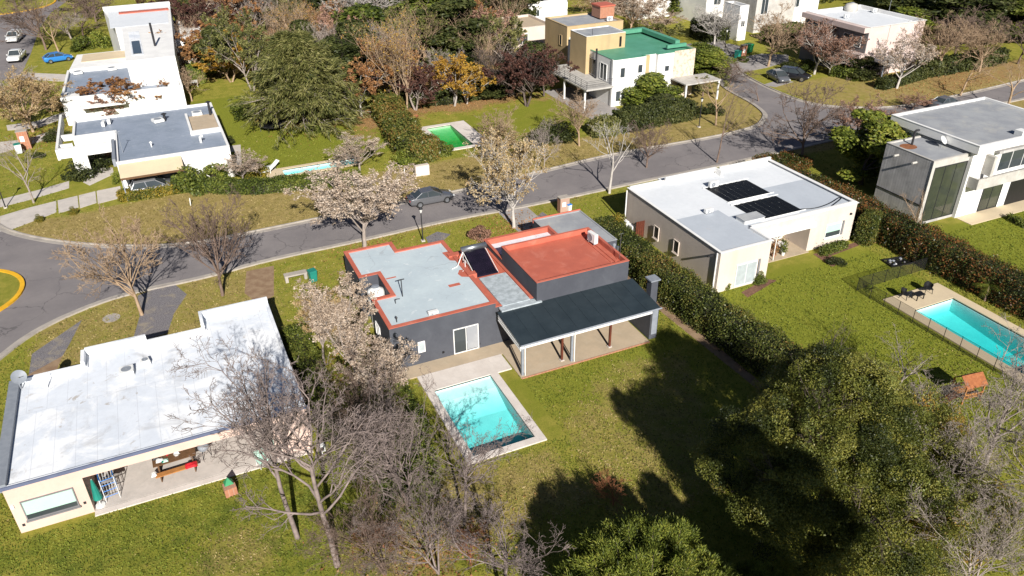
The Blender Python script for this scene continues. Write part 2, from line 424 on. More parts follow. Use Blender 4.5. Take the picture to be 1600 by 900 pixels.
L_MID = leaf_mat('mid_green_leaves', [(0.03, 0.045, 0.01), (0.075, 0.10, 0.018), (0.135, 0.165, 0.028), (0.22, 0.23, 0.045)], 0.5)
L_OLIVE = leaf_mat('olive_conifer_sprays', [(0.04, 0.05, 0.016), (0.11, 0.12, 0.032), (0.20, 0.195, 0.06), (0.30, 0.28, 0.11)], 0.6, 0.8)
L_BRIGHT = leaf_mat('bright_lime_green_leaves', [(0.05, 0.07, 0.014), (0.13, 0.165, 0.026), (0.23, 0.26, 0.04), (0.34, 0.32, 0.06)], 0.5)
L_BIG = leaf_mat('mixed_green_and_amber_leaves', [(0.03, 0.04, 0.012), (0.085, 0.10, 0.02), (0.15, 0.16, 0.03), (0.24, 0.22, 0.045), (0.18, 0.22, 0.06), (0.42, 0.23, 0.045)], 0.45, 0.15)
L_HEDGE = leaf_mat('green_hedge_leaves', [(0.02, 0.03, 0.01), (0.06, 0.08, 0.018), (0.12, 0.14, 0.03), (0.19, 0.18, 0.045), (0.24, 0.14, 0.04)], 0.4, 0.3)
L_HEDGER = leaf_mat('green_hedge_leaves_with_red_tips', [(0.02, 0.03, 0.01), (0.05, 0.07, 0.016), (0.09, 0.10, 0.025), (0.19, 0.075, 0.025), (0.28, 0.12, 0.04)], 0.4, 0.5)
L_HEDGEY = leaf_mat('yellow_green_hedge_leaves', [(0.05, 0.07, 0.012), (0.13, 0.14, 0.02), (0.26, 0.20, 0.03), (0.38, 0.27, 0.04)], 0.5, 0.9)
L_CORE = mat('shaded_inner_twigs', (0.045, 0.042, 0.02), (0.03, 0.03, 0.016), 4, 0.95)  # dark tone paints the shade among a hedge's inner twigs

# ---------------------------------------------------------------- ground
def pip(X, Y, poly):
    inside = np.zeros(X.shape, bool)
    n = len(poly)
    for i in range(n):
        x1, y1 = poly[i]; x2, y2 = poly[(i + 1) % n]
        if y1 == y2: continue
        c = ((y1 > Y) != (y2 > Y)) & (X < (x2 - x1) * (Y - y1) / (y2 - y1) + x1)
        inside ^= c
    return inside

POOLS = {'centre': (11.95, 15.9, 32.1, 38.9), 'right': (47.65, 51.75, 23.0, 32.7), 'green': (28.3, 31.4, 79.6, 87.3), 'strip': (10.1, 17.9, 79.9, 81.6)}
def axis(a, b, step, far, extra):
    base = list(np.arange(a, b, step))
    lo, hi, s = [], [], step
    x = a
    while x > -far: s *= 1.35; x -= s; lo.append(x)
    x, s = b, step
    while x < far: s *= 1.35; x += s; hi.append(x)
    arr = sorted(set([round(v, 4) for v in lo + base + hi + extra]))
    return np.array(arr)
xs = axis(-32, 125, 0.5, 3000, [v for p in POOLS.values() for v in p[:2]])
ys = axis(8, 150, 0.5, 3000, [v for p in POOLS.values() for v in p[2:]])
X, Y = np.meshgrid(xs, ys)
V = np.stack([X.ravel(), Y.ravel(), np.zeros(X.size)], 1)
nx, ny = len(xs), len(ys)
ii, jj = np.meshgrid(np.arange(nx - 1), np.arange(ny - 1))
q = (jj * nx + ii).ravel()
Q = np.stack([q, q + 1, q + nx + 1, q + nx], 1)
cx, cy = (xs[ii] + xs[ii + 1]).ravel() / 2, (ys[jj] + ys[jj + 1]).ravel() / 2
keep = np.ones(len(q), bool)
for a, b, c, d in POOLS.values():
    keep &= ~((cx > a) & (cx < b) & (cy > c) & (cy < d))
Q = Q[keep]
dry, litter, lush, dark = (np.zeros(X.shape) for _ in range(4))
def gp(*p): return [G(*a) for a in p]
def put(arr, poly, val): arr[pip(X, Y, poly)] = val
put(dry, [(-25, 61), (160, 61), (160, 72), (64, 77), (26, 77), (16, 77), (-1, 80), (-14, 79), (-25, 61)], 0.8)
put(dry, [(-12, 49), (4.5, 49), (5.5, 56), (6, 62), (-12, 62)], 0.62)
put(dry, [(5, 53), (36, 53), (36, 62), (5, 62)], 0.3)
put(dry, [(36, 54), (62, 54), (62, 64), (36, 63)], 0.1)
put(dry, [(16, 22), (24, 24), (30, 36), (24, 37), (18, 33)], 0.5)
put(dry, [(9, 26), (17, 26), (17, 31), (9, 32)], 0.6)
put(dry, [(77, 70), (103, 70), (103, 82), (77, 84)], 0.65)
put(dry, [(88, 68), (150, 66), (150, 78), (88, 77)], 0.85)
put(litter, [(94, 70.5), (150, 70), (150, 78), (100, 78)], 0.55)
put(dry, [(57, 72), (70, 74), (71, 80), (76, 92), (60, 84), (56, 76)], 0.7)
put(dry, [(-30, 85), (-11, 88), (-11, 100), (-18, 102), (-30, 103)], 0.3)
put(lush, [(-20, 83), (-6, 85.5), (-6, 90), (-10, 96), (-19, 90)], 0.5)
put(lush, [(5.5, 82), (25, 82), (23, 92), (10, 98), (12, 112), (3, 112)], 0.7)
put(lush, [(14, 33), (30, 33), (30, 41), (17, 38), (14, 36)], 0.55)
put(dry, [(13, 82), (25, 82), (22, 88), (12, 86)], 0.15)
put(lush, [(33, 78), (48, 78), (48, 92), (33, 90)], 0.6)
put(lush, [(33.5, 20), (52.5, 20), (52.5, 42.5), (33.5, 42.5)], 0.7)
put(dry, [(34, 18), (48, 18), (47, 29), (36, 31)], 0.25)
put(lush, [(35.5, 54.5), (55, 54.5), (55, 61), (31, 61)], 0.5)
put(lush, [(-25, 15), (9, 15), (8, 37), (-25, 37)], 0.45)
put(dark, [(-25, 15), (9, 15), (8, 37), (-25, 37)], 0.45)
put(lush, [(57, 20), (90, 20), (90, 42), (57, 42)], 0.9)
for (a, b, r, v) in [(17, 97, 4, 0.9), (24, 94, 4, 0.95), (21, 89, 3.5, 0.5), (29, 95.5, 4, 0.7), (35.5, 96, 5, 0.9), (41, 96, 4, 0.8), (14, 99, 4, 0.9), (46, 93, 4, 0.5),
                     (38, 108, 11, 0.9), (25, 116, 11, 0.9), (8, 124, 6, 0.5), (60, 115, 14, 0.6), (7, 26.5, 2.4, 0.6)]:
    d = np.hypot(X - a, Y - b) / r
    litter[...] = np.maximum(litter, v * np.clip(1.6 - d * 1.1, 0, 1))
for (a, b, r, v) in [(-1.5, 30.5, 2.5, 0.5), (5.5, 28, 2.5, 0.6)]:
    d = np.hypot(X - a, Y - b) / r
    dry[...] = np.maximum(dry, v * np.clip(1.6 - d * 1.1, 0, 1))

def blur(a):
    for _ in range(2):
        a = (a + np.roll(a, 1, 0) + np.roll(a, -1, 0) + np.roll(a, 1, 1) + np.roll(a, -1, 1)) / 5
    return a
m, N, L, P = _nodes('grass_ground')
co = N.new('ShaderNodeTexCoord').outputs['Object']
def attr(n):
    a = N.new('ShaderNodeAttribute'); a.attribute_name = n
    return a.outputs['Fac']
def soft(src, k=0.9, scale=0.55, lo=0.3, hi=0.7):
    ad = N.new('ShaderNodeMath'); ad.operation = 'MULTIPLY_ADD'
    L.new(_noise(N, L, co, scale, 7, 0.68), ad.inputs[0]); ad.inputs[1].default_value = k
    s2 = N.new('ShaderNodeMath'); s2.operation = 'SUBTRACT'; L.new(src, s2.inputs[0]); s2.inputs[1].default_value = k * 0.5
    L.new(s2.outputs[0], ad.inputs[2])
    return _ramp(N, L, ad.outputs[0], lo, hi)
fine = _noise(N, L, co, 9.0, 8, 0.75)
mid = _noise(N, L, co, 0.9, 7, 0.65)
base = _mix(N, L, _ramp(N, L, mid, 0.3, 0.7), (0.19, 0.20, 0.026), (0.30, 0.265, 0.05))
base = _mix(N, L, soft(attr('lush')), base, (0.19, 0.205, 0.024))
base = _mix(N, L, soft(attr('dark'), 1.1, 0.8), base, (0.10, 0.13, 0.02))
dryc = _mix(N, L, _ramp(N, L, _noise(N, L, co, 1.6, 6, 0.7), 0.35, 0.65), (0.36, 0.27, 0.11), (0.26, 0.20, 0.065))
base = _mix(N, L, soft(attr('dry'), 1.0, 0.7, 0.25, 0.85), base, dryc)
litc = _mix(N, L, _ramp(N, L, _noise(N, L, co, 5.0, 6, 0.8), 0.4, 0.6), (0.38, 0.22, 0.09), (0.22, 0.15, 0.07))
base = _mix(N, L, soft(attr('litter'), 1.0, 0.9, 0.35, 0.7), base, litc)
base = _mix(N, L, _ramp(N, L, fine, 0.52, 0.74), base, (0.085, 0.10, 0.02), 'MIX')
base = _mix(N, L, _ramp(N, L, _noise(N, L, co, 22.0, 4, 0.8), 0.60, 0.80), base, (0.28, 0.28, 0.07), 'MIX')
L.new(base, P.inputs['Base Color']); P.inputs['Roughness'].default_value = 0.95; P.inputs['Specular IOR Level'].default_value = 0.1
b = N.new('ShaderNodeBump'); b.inputs['Strength'].default_value = 0.7; b.inputs['Distance'].default_value = 0.09
L.new(_noise(N, L, co, 13.0, 6, 0.75), b.inputs['Height']); L.new(b.outputs[0], P.inputs['Normal'])
MT['grass'] = m
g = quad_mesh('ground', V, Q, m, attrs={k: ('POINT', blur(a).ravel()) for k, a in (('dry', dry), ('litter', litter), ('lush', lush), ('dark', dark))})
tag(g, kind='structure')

EXCL = []
def sheet(name, pts, z, material, h=0.0):
    """flat paved area (uv polygon) as a thin slab"""
    a = sum(pts[i][0] * pts[(i + 1) % len(pts)][1] - pts[(i + 1) % len(pts)][0] * pts[i][1] for i in range(len(pts)))
    if a < 0: pts = pts[::-1]
    EXCL.append(pts)
    mb = MB()
    mb.poly(pts, z); mb.sides(pts, -0.05, z)
    return tag(mb.build(name, material), kind='structure')

def smooth(pts, it=2):
    for _ in range(it):
        out = [pts[0]]
        for a, b in zip(pts[:-1], pts[1:]):
            out.append((a[0] * .75 + b[0] * .25, a[1] * .75 + b[1] * .25)); out.append((a[0] * .25 + b[0] * .75, a[1] * .25 + b[1] * .75))
        out.append(pts[-1]); pts = out
    return pts

def ribbon(mb, pts, d0, d1, z0, z1, m=0):
    """strip with box section between offsets d0 and d1 to the left of a polyline"""
    n = len(pts); L0, L1 = [], []
    for i in range(n):
        a, b = Vector(pts[max(i - 1, 0)]), Vector(pts[min(i + 1, n - 1)])
        t = (b - a).normalized(); nn = Vector((-t.y, t.x)); p = Vector(pts[i])
        L0.append(p + nn * d0); L1.append(p + nn * d1)
    vs = []
    for i in range(n):
        vs += [(L0[i].x, L0[i].y, z0), (L0[i].x, L0[i].y, z1), (L1[i].x, L1[i].y, z1), (L1[i].x, L1[i].y, z0)]
    fs = []
    for i in range(n - 1):
        a, b = i * 4, i * 4 + 4
        for k in range(3):
            f = (a + k, b + k, b + k + 1, a + k + 1)
            fs.append(f if d1 > d0 else f[::-1])
    fs.append((0, 1, 2, 3)); e = (n - 1) * 4; fs.append((e + 3, e + 2, e + 1, e))
    mb.add(vs, fs, m)

near = smooth([(-26, 36), (-18, 49)] + gp((0, 560), (60, 515), (150, 475), (220, 455), (320, 435), (420, 407), (560, 378), (700, 345), (830, 322), (1000, 285), (1100, 265)) + [(62, 62.6), (80, 63.4), (104, 63.9), (170, 64.5)])
far_l = smooth([(-24, 100), (-19.5, 88), (-17, 81)] + gp((20, 365), (100, 380), (200, 386), (300, 382), (420, 358), (530, 335), (700, 303), (830, 272), (960, 240), (1097, 218), (1160, 204), (1184, 196), (1194, 184), (1193, 176), (1172, 160), (1138, 143), (1123, 130), (1117, 108)) + [(80, 108)])
far_r = smooth([(88, 108)] + gp((1150, 102), (1160, 116), (1191, 133), (1225, 148), (1255, 159), (1290, 166), (1340, 169), (1400, 168), (1450, 159), (1540, 140), (1600, 125)) + [(130, 70.5), (170, 71)])
road = near + far_r[::-1] + far_l[::-1]
mb = MB(); mb.poly(road, 0.012)
tag(mb.build('street', MT['asphalt']), kind='structure')
def kerb(name, pts, side, label):
    mb = MB()
    ribbon(mb, pts, -0.45 * side, 0.0, 0.0, 0.03); ribbon(mb, pts, 0.0, 0.16 * side, 0.0, 0.13)
    return tag(mb.build('kerb', MT['kerb']), kind='structure')
kerb('kerb', near, -1, ''); kerb('kerb', far_l, 1, ''); kerb('kerb', far_r, 1, '')

def island(cx, cy, r):
    c = [(cx + r * math.cos(a), cy + r * math.sin(a)) for a in np.linspace(0, 2 * math.pi, 49)[:-1]]
    mb = MB(); mb.poly(offset_poly(c, 0.3), 0.10)
    gr = tag(mb.build('traffic_island', MT['grass']), kind='structure')
    mb = MB()
    ring_out, ring_in = c, offset_poly(c, 0.34)
    mb.sides(ring_out, 0.0, 0.17); mb.sides(ring_in, 0.0, 0.17, 0, True)
    n = len(c)
    mb.add([(x, y, 0.17) for x, y in ring_out] + [(x, y, 0.17) for x, y in ring_in], [(i, (i + 1) % n, n + (i + 1) % n, n + i) for i in range(n)])
    tag(mb.build('yellow_kerb', MT['yellow']), kind='structure')
island(-17.9, 65.6, 4.75)
island(-26.5, 199.0, 11.0)
sheet('upper_road', [(-60, 135), (-18.2, 135), (-17.6, 150), (-17.3, 172), (-16.0, 186), (-13, 200), (-8, 214), (-60, 240)], 0.016, MT['asphalt'])
sheet('upper_footpath', [(-18.1, 134), (-12.2, 130), (-11.2, 133.5), (-17.8, 138)], 0.02, MT['pale_path'])

# paved areas
sheet('gravel_drive', gp((215, 462), (268, 440), (292, 460), (272, 490), (262, 520), (205, 540), (218, 495)), 0.008, MT['gravel'])
sheet('gravel_drive', gp((50, 553), (128, 500), (110, 535), (98, 556), (45, 585)), 0.008, MT['gravel'])
sheet('bare_earth_strip', gp((45, 585), (98, 556), (88, 580), (30, 610)), 0.006, MT['dirt'])
sheet('bare_earth_patch', gp((385, 424), (428, 415), (428, 462), (405, 476), (382, 458)), 0.006, MT['dirt'])
sheet('left_footpath', gp((0, 338), (44, 325), (88, 314), (88, 332), (20, 358), (0, 362)), 0.02, MT['pale_path'])
for a, b in (((90, 313.5), (121, 306)), ((123, 305.5), (149, 299)), ((151, 298.5), (188, 291))):
    w = (a[0] + 2, a[1] + 20), (b[0] + 2, b[1] + 18)
    sheet('paving_slab', gp(a, b, w[1], w[0]), 0.024, MT['pale_path'])
sheet('side_path', gp((0, 312), (60, 297), (108, 283), (108, 294), (40, 314), (0, 324)), 0.02, MT['pale_path'])
sheet('side_path', gp((130, 285), (150, 262), (176, 262), (178, 272), (140, 290)), 0.02, MT['pale_path'])
sheet('upper_left_path', gp((0, 222), (40, 218), (100, 198), (100, 206), (60, 222), (0, 240)), 0.02, MT['pale_path'])
sheet('upper_left_path', gp((10, 196), (55, 190), (110, 172), (112, 180), (60, 200), (12, 204)), 0.02, MT['pale_path'])
sheet('paved_drive', gp((1076, 82), (1105, 76), (1138, 68), (1165, 74), (1150, 84), (1128, 90), (1080, 100)), 0.02, MT['paving'])
sheet('paved_drive', gp((1127, 101), (1155, 90), (1190, 84), (1232, 86), (1232, 96), (1197, 106), (1161, 113), (1135, 120)), 0.024, MT['paving'])
sheet('paved_drive', gp((1190, 133), (1222, 124), (1240, 128), (1212, 136)), 0.02, MT['paving'])
sheet('paved_drive', [(26.6, 53.4), (29.6, 53.4), (29.6, 61.9), (26.6, 61.9)], 0.02, MT['paving'])
sheet('gravel_path', gp((665, 371), (683, 362), (704, 366), (690, 378), (672, 386)), 0.008, MT['gravel'])
sheet('gravel_path', gp((838, 338), (848, 331), (862, 342), (850, 348)), 0.008, MT['gravel'])
sheet('terrace', [(9.9, 40.75), (17.62, 40.75), (17.62, 37.68), (27.6, 37.68), (27.6, 44), (9.9, 44)], 0.07, MT['tan_slab'])
sheet('earth_strip', [(31.0, 28), (31.6, 28), (31.6, 50), (30.4, 50), (30.6, 40)], 0.008, MT['dirt'])
sheet('flower_bed', gp((1158, 457), (1196, 436), (1214, 438), (1168, 465)), 0.008, MT['mulch'])
sheet('flower_bed', gp((1270, 397), (1290, 393), (1314, 412), (1300, 417)), 0.008, MT['mulch'])
sheet('flower_bed', gp((1288, 396), (1340, 377), (1346, 382), (1296, 401)), 0.012, MT['mulch'])
sheet('patio', [(64.0, 40.9), (90, 40.9), (90, 45), (64.0, 45)], 0.05, MT['tan_deck'])
sheet('patio', [(40.9, 43.2), (47.2, 43.2), (47.2, 46.4), (40.9, 46.4)], 0.05, MT['tan_slab'])
sheet('patio', [(47.8, 80.5), (53, 80.5), (53, 95), (47.8, 95)], 0.03, MT['paving'])
sheet('concrete_strip', gp((350, 242), (358, 228), (376, 226), (378, 262), (370, 262), (366, 236)), 0.01, MT['pale_path'])

# ---------------------------------------------------------------- pools
m, N, L, P = _nodes('pool_water')
P.inputs['Base Color'].default_value = (1, 1, 1, 1); P.inputs['Roughness'].default_value = 0.03
tr = N.new('ShaderNodeBsdfTransparent'); gl = N.new('ShaderNodeBsdfGlossy'); gl.inputs['Roughness'].default_value = 0.02
fr = N.new('ShaderNodeFresnel'); fr.inputs['IOR'].default_value = 1.33
geo = N.new('ShaderNodeNewGeometry'); inv = N.new('ShaderNodeMath'); inv.operation = 'SUBTRACT'; inv.inputs[0].default_value = 1.0; L.new(geo.outputs['Backfacing'], inv.inputs[1])
fm = N.new('ShaderNodeMath'); fm.operation = 'MULTIPLY'; L.new(fr.outputs[0], fm.inputs[0]); L.new(inv.outputs[0], fm.inputs[1])
mx = N.new('ShaderNodeMixShader'); L.new(fm.outputs[0], mx.inputs[0]); L.new(tr.outputs[0], mx.inputs[1]); L.new(gl.outputs[0], mx.inputs[2])
co = N.new('ShaderNodeTexCoord').outputs['Object']
b = N.new('ShaderNodeBump'); b.inputs['Strength'].default_value = 0.12; b.inputs['Distance'].default_value = 0.05
L.new(_noise(N, L, co, 3.5, 3, 0.5), b.inputs['Height']); L.new(b.outputs[0], fr.inputs['Normal']); L.new(b.outputs[0], gl.inputs['Normal'])
L.new(mx.outputs[0], N['Material Output'].inputs['Surface'])
va = N.new('ShaderNodeVolumeAbsorption'); va.inputs['Color'].default_value = (0.33, 0.885, 0.89, 1); va.inputs['Density'].default_value = 0.80
L.new(va.outputs[0], N['Material Output'].inputs['Volume'])
MT['water'] = m
m2 = m.copy(); m2.name = 'green_pool_water'
for n_ in m2.node_tree.nodes:
    if n_.type == 'VOLUME_ABSORPTION': n_.inputs['Color'].default_value = (0.42, 0.84, 0.62, 1); n_.inputs['Density'].default_value = 1.3
MT['water_green'] = m2
MT['basin'] = mat('pool_plaster', (0.60, 0.80, 0.78), (0.52, 0.73, 0.72), 1.2, 0.8)
MT['basin_g'] = mat('stained_pool_plaster', (0.45, 0.68, 0.42), (0.32, 0.6, 0.32), 0.8, 0.8, stain=((0.7, 0.8, 0.6), 0.8, 0.55, 0.7, 0.7))

def pool(label, r, copings, depth, deckm, water, basin, slope='v'):
    """swimming_pool > basin, water, coping; depth as a list of (fraction from far end, depth)"""
    x0, x1, y0, y1 = r
    t = thing('swimming_pool', label, 'pool', ((x0 + x1) / 2, (y0 + y1) / 2, 0))
    o = tuple(t.location)
    mb = MB(o)
    vs, fs = [], []
    for fz, d in depth:
        if slope == 'v': y = y1 + (y0 - y1) * fz; vs += [(x0, y, -d), (x1, y, -d)]
        else: x = x0 + (x1 - x0) * fz; vs += [(x, y0, -d), (x, y1, -d)]
    for i in range(len(depth) - 1):
        fs.append((2 * i, 2 * i + 2, 2 * i + 3, 2 * i + 1) if slope == 'v' else (2 * i, 2 * i + 2, 2 * i + 3, 2 * i + 1))
    mb.add(vs, fs)
    md = max(d for _, d in depth) + 0.1
    mb.sides([(x0, y0), (x1, y0), (x1, y1), (x0, y1)], -md, 0.02, 0, True)
    mb.build('basin', basin, t)
    mb = MB(o); mb.box(x0 + .004, x1 - .004, y0 + .004, y1 - .004, -md - .2, -0.1)
    mb.build('water', water, t)
    cx0, cx1, cy0, cy1 = copings
    mb = MB(o); out = [(cx0, cy0), (cx1, cy0), (cx1, cy1), (cx0, cy1)]; inn = [(x0 - .0, y0), (x1, y0), (x1, y1), (x0, y1)]
    z = 0.09
    mb.sides(out, -0.02, z); mb.sides(inn, -0.06, z, 0, True)
    mb.add([(a, b_, z) for a, b_ in out + inn], [(i, (i + 1) % 4, 4 + (i + 1) % 4, 4 + i) for i in range(4)])
    mb.build('coping', deckm, t)
    return t
pool('turquoise pool with white surround in front of the dark grey house', POOLS['centre'], (11.4, 16.45, 31.6, 40.72),
     [(0, 0.2), (0.14, 0.3), (0.22, 0.5), (0.4, 0.85), (0.7, 1.05), (1.0, 1.2)], MT['deck'], MT['water'], MT['basin'])
mb = MB(); mb.box(16.45, 17.5, 38.9, 40.72, -.02, .088)
tag(mb.build('pool_deck', MT['deck']), kind='structure')
pool('long turquoise pool with sand coloured surround behind the mesh fence', POOLS['right'], (46.75, 52.55, 22.2, 34.8),
     [(0, 1.1), (0.2, 1.3), (0.5, 1.6), (1.0, 1.9)], MT['tan_deck'], MT['water'], MT['basin'])
pool('small green pool with pale deck in the garden beyond the street', POOLS['green'], (27.6, 33.4, 79.0, 88.0),
     [(0, 0.3), (0.4, 0.9), (1, 1.2)], MT['deck'], MT['water_green'], MT['basin_g'])
pool('narrow light blue lap pool behind the street hedge', POOLS['strip'], (8.3, 18.3, 79.5, 82.1),
     [(0, 0.6), (1, 1.0)], MT['tan_deck'], MT['water'], MT['basin'], 'u')
# step block inside the centre pool's deep end

# ---------------------------------------------------------------- vegetation generators
def batch_grow(rng, st, di, ln, K, wig, trop):
    n = len(st)
    P_ = np.zeros((n, K + 1, 3)); P_[:, 0] = st
    d = di / np.linalg.norm(di, axis=1, keepdims=True)
    D = np.zeros((n, K + 1, 3)); D[:, 0] = d
    for i in range(K):
        d = d + rng.normal(0, wig, (n, 3)); d[:, 2] += trop
        d /= np.linalg.norm(d, axis=1, keepdims=True)
        P_[:, i + 1] = P_[:, i] + d * (ln / K)[:, None]; D[:, i + 1] = d
    return P_, D

def batch_tubes(P_, r0, r1, k):
    """tubes for n polylines at once: returns V, Q"""
    n, K1, _ = P_.shape
    t = np.gradient(P_, axis=1); t /= np.maximum(np.linalg.norm(t, axis=2, keepdims=True), 1e-9)
    ref = np.where(np.abs(t[:, :1, 2:3]) > 0.85, np.array([1.0, 0, 0]), np.array([0, 0, 1.0]))
    a = np.cross(t, np.broadcast_to(ref, t.shape)); a /= np.maximum(np.linalg.norm(a, axis=2, keepdims=True), 1e-9)
    b_ = np.cross(t, a)
    f = np.linspace(0, 1, K1)[None, :, None]
    r = r0[:, None, None] * (1 - f) + r1[:, None, None] * f
    an = np.linspace(0, 2 * np.pi, k, endpoint=False)
    Vv = P_[:, :, None, :] + (a[:, :, None, :] * np.cos(an)[None, None, :, None] + b_[:, :, None, :] * np.sin(an)[None, None, :, None]) * r[:, :, None, :]
    idx = np.arange(n * K1 * k).reshape(n, K1, k)
    i0, i1 = idx[:, :-1], idx[:, 1:]
    Qq = np.stack([i0, np.roll(i0, -1, 2), np.roll(i1, -1, 2), i1], -1).reshape(-1, 4)
    return Vv.reshape(-1, 3), Qq

def children(rng, P_, D, ln, r0, r1, m, t0, ang, aj, lf, rf, up=0.0, t1=1.0):
    n, K1, _ = P_.shape
    t = rng.uniform(t0, t1, (n, m)); t[:, 0] = 0.97
    x = t * (K1 - 1); i = np.minimum(x.astype(int), K1 - 2); fr = (x - i)[..., None]
    r = np.arange(n)[:, None]
    st = P_[r, i] * (1 - fr) + P_[r, i + 1] * fr
    d = D[r, i + 1]
    rv = rng.normal(0, 1, (n, m, 3)); perp = rv - (rv * d).sum(-1, keepdims=True) * d
    perp /= np.linalg.norm(perp, axis=-1, keepdims=True)
    A = np.radians(ang + rng.normal(0, aj, (n, m)))[..., None]
    A[:, 0] *= 0.4
    nd = d * np.cos(A) + perp * np.sin(A); nd[..., 2] += up
    nl = ln[:, None] * lf * rng.uniform(0.65, 1.2, (n, m)) * (1.15 - 0.5 * t)
    nr = (r0[:, None] * (1 - t) + r1[:, None] * t) * rf
    return st.reshape(-1, 3), nd.reshape(-1, 3), nl.ravel(), nr.ravel()

def tree_skeleton(seed, h=6.0, trunk=0.28, limbs=7, spread=38, sub=(6, 6, 5), r=0.13, wig=0.10, trop=0.03, lens=(0.62, 0.5, 0.5, 0.45), lean=(0, 0), minr=0.006, trunks=1, tspread=0.15):
    rng = np.random.default_rng(seed)
    st = np.zeros((trunks, 3)); st[:, :2] = rng.normal(0, 0.12, (trunks, 2)) * (trunks > 1)
    di = np.tile([lean[0], lean[1], 1.0], (trunks, 1)); di[:, :2] += rng.normal(0, tspread if trunks > 1 else 0.02, (trunks, 2))
    ln = np.full(trunks, h * max(trunk * 1.9, 0.4)); r0 = np.full(trunks, r); r1 = r0 * 0.5
    P_, D = batch_grow(rng, st, di, ln, 6, 0.04, 0.0)
    st0 = P_.copy()
    tv, tq = batch_tubes(P_, r0, r1, 7)
    bv, bq, nb = [], [], 0
    lim, tips = [], []
    t0 = trunk * h / ln[0] if trunk * 1.9 >= 0.4 else 0.5
    cur = children(rng, P_, D, ln, r0, r1, limbs, min(t0, .8), spread, 9, 1.0, 0.62, 0.15)
    cur = (cur[0], cur[1], np.full(len(cur[2]), h * lens[0]) * rng.uniform(0.75, 1.1, len(cur[2])), cur[3])
    for lv in range(len(sub) + 1):
        st, di, ln, rr = cur
        rr = np.maximum(rr, minr); re = np.maximum(rr * 0.38, minr * 0.7)
        K = (6, 5, 4, 3, 2)[lv]; k = (6, 4, 3, 3, 3)[lv]
        P_, D = batch_grow(rng, st, di, ln, K, wig * (1 + 0.35 * lv), trop)
        v, q_ = batch_tubes(P_, rr, re, k)
        bv.append(v); bq.append(q_ + nb); nb += len(v)
        tips.append(P_[:, K // 2:].reshape(-1, 3))
        if lv < len(sub):
            cur = children(rng, P_, D, ln, rr, re, sub[lv], 0.25, 34 + 4 * lv, 12, lens[lv + 1], 0.62, 0.04)
    return (tv, tq), (np.concatenate(bv), np.concatenate(bq)), tips

def leaf_quads(rng, C, size, aspect=0.7, outward=None, flat=0.0, stretch=1.0):
    n = len(C)
    s = size * rng.uniform(0.6, 1.35, n)
    nrm = rng.normal(0, 1, (n, 3))
    if outward is not None: nrm = nrm * 0.7 + outward
    nrm[:, 2] += flat
    nrm /= np.linalg.norm(nrm, axis=1, keepdims=True)
    a = np.cross(nrm, rng.normal(0, 1, (n, 3))); a /= np.maximum(np.linalg.norm(a, axis=1, keepdims=True), 1e-6)
    b_ = np.cross(nrm, a)
    a = a * (s * stretch)[:, None]; b_ = b_ * (s * aspect)[:, None]
    Vv = np.stack([C - a, C + b_ * .8, C + a, C - b_ * .8], 1).reshape(-1, 3)
    Qq = np.arange(n * 4).reshape(n, 4)
    return Vv, Qq, rng.uniform(0, 1, n)

def spray_quads(rng, C, axis_, size, width):
    """elongated drooping conifer sprays along axis_"""
    n = len(C)
    a = axis_ + rng.normal(0, 0.35, (n, 3)); a /= np.linalg.norm(a, axis=1, keepdims=True)
    b_ = np.cross(a, rng.normal(0, 1, (n, 3))); b_ /= np.linalg.norm(b_, axis=1, keepdims=True)
    s = (size * rng.uniform(0.5, 1.4, n))[:, None]
    Vv = np.stack([C - a * s * .4, C + b_ * width, C + a * s, C - b_ * width], 1).reshape(-1, 3)
    return Vv, np.arange(n * 4).reshape(n, 4), rng.uniform(0, 1, n)

HID = []
def proto(name, build):
    t = build()
    HID.append(t)
    return t

def make_tree(tv, bv, leaves, bark, leafm):
    """unlinked template: list of (part name, mesh, material)"""
    parts = []
    o = quad_mesh('trunk', *tv, MT['bark_grey'], smooth=True); parts.append(('trunk', o.data)); bpy.data.objects.remove(o)
    if bv is not None:
        o = quad_mesh('branches', *bv, MT['bark_grey'], smooth=True); parts.append(('branches', o.data)); bpy.data.objects.remove(o)
    if leaves is not None:
        o = quad_mesh('foliage', leaves[0], leaves[1], L_MID, attrs={'tint': ('FACE', leaves[2])}); parts.append(('foliage', o.data)); bpy.data.objects.remove(o)
    return {'parts': parts, 'bark': bark, 'leaf': leafm}

def bare(seed, **kw):
    leafn, leafsize = kw.pop('leafn', 0), kw.pop('leafsize', 0.09)
    h = kw.get('h', 6.0)
    tv, bv, tips = tree_skeleton(seed, **kw)
    lv = None
    if leafn:
        rng = np.random.default_rng(seed + 99)
        C = np.concatenate(tips[-2:])
        C = C[rng.integers(0, len(C), leafn)] + rng.normal(0, 0.07, (leafn, 3))
        lv = leaf_quads(rng, C, leafsize)
    T = make_tree(tv, bv, lv, None, None)
    T['h'] = float(np.percentile(bv[0][:, 2], 99.7)); T['r'] = float(np.percentile(np.hypot(bv[0][:, 0], bv[0][:, 1]), 97))
    return T

def crown_points(rng, n, lumps, shell=0.45):
    """points spread through the outer part of many lumps: lumps (m,6) cx cy cz rx ry rz"""
    w = (lumps[:, 3] * lumps[:, 4] + lumps[:, 4] * lumps[:, 5]) ; w = w / w.sum()
    k = rng.choice(len(lumps), n, p=w)
    d = rng.normal(0, 1, (n, 3)); d /= np.linalg.norm(d, axis=1, keepdims=True)
    rr = (1 - shell * rng.uniform(0, 1, n) ** 1.5)[:, None]
    C = lumps[k, :3] + d * rr * lumps[k, 3:]
    return C, d

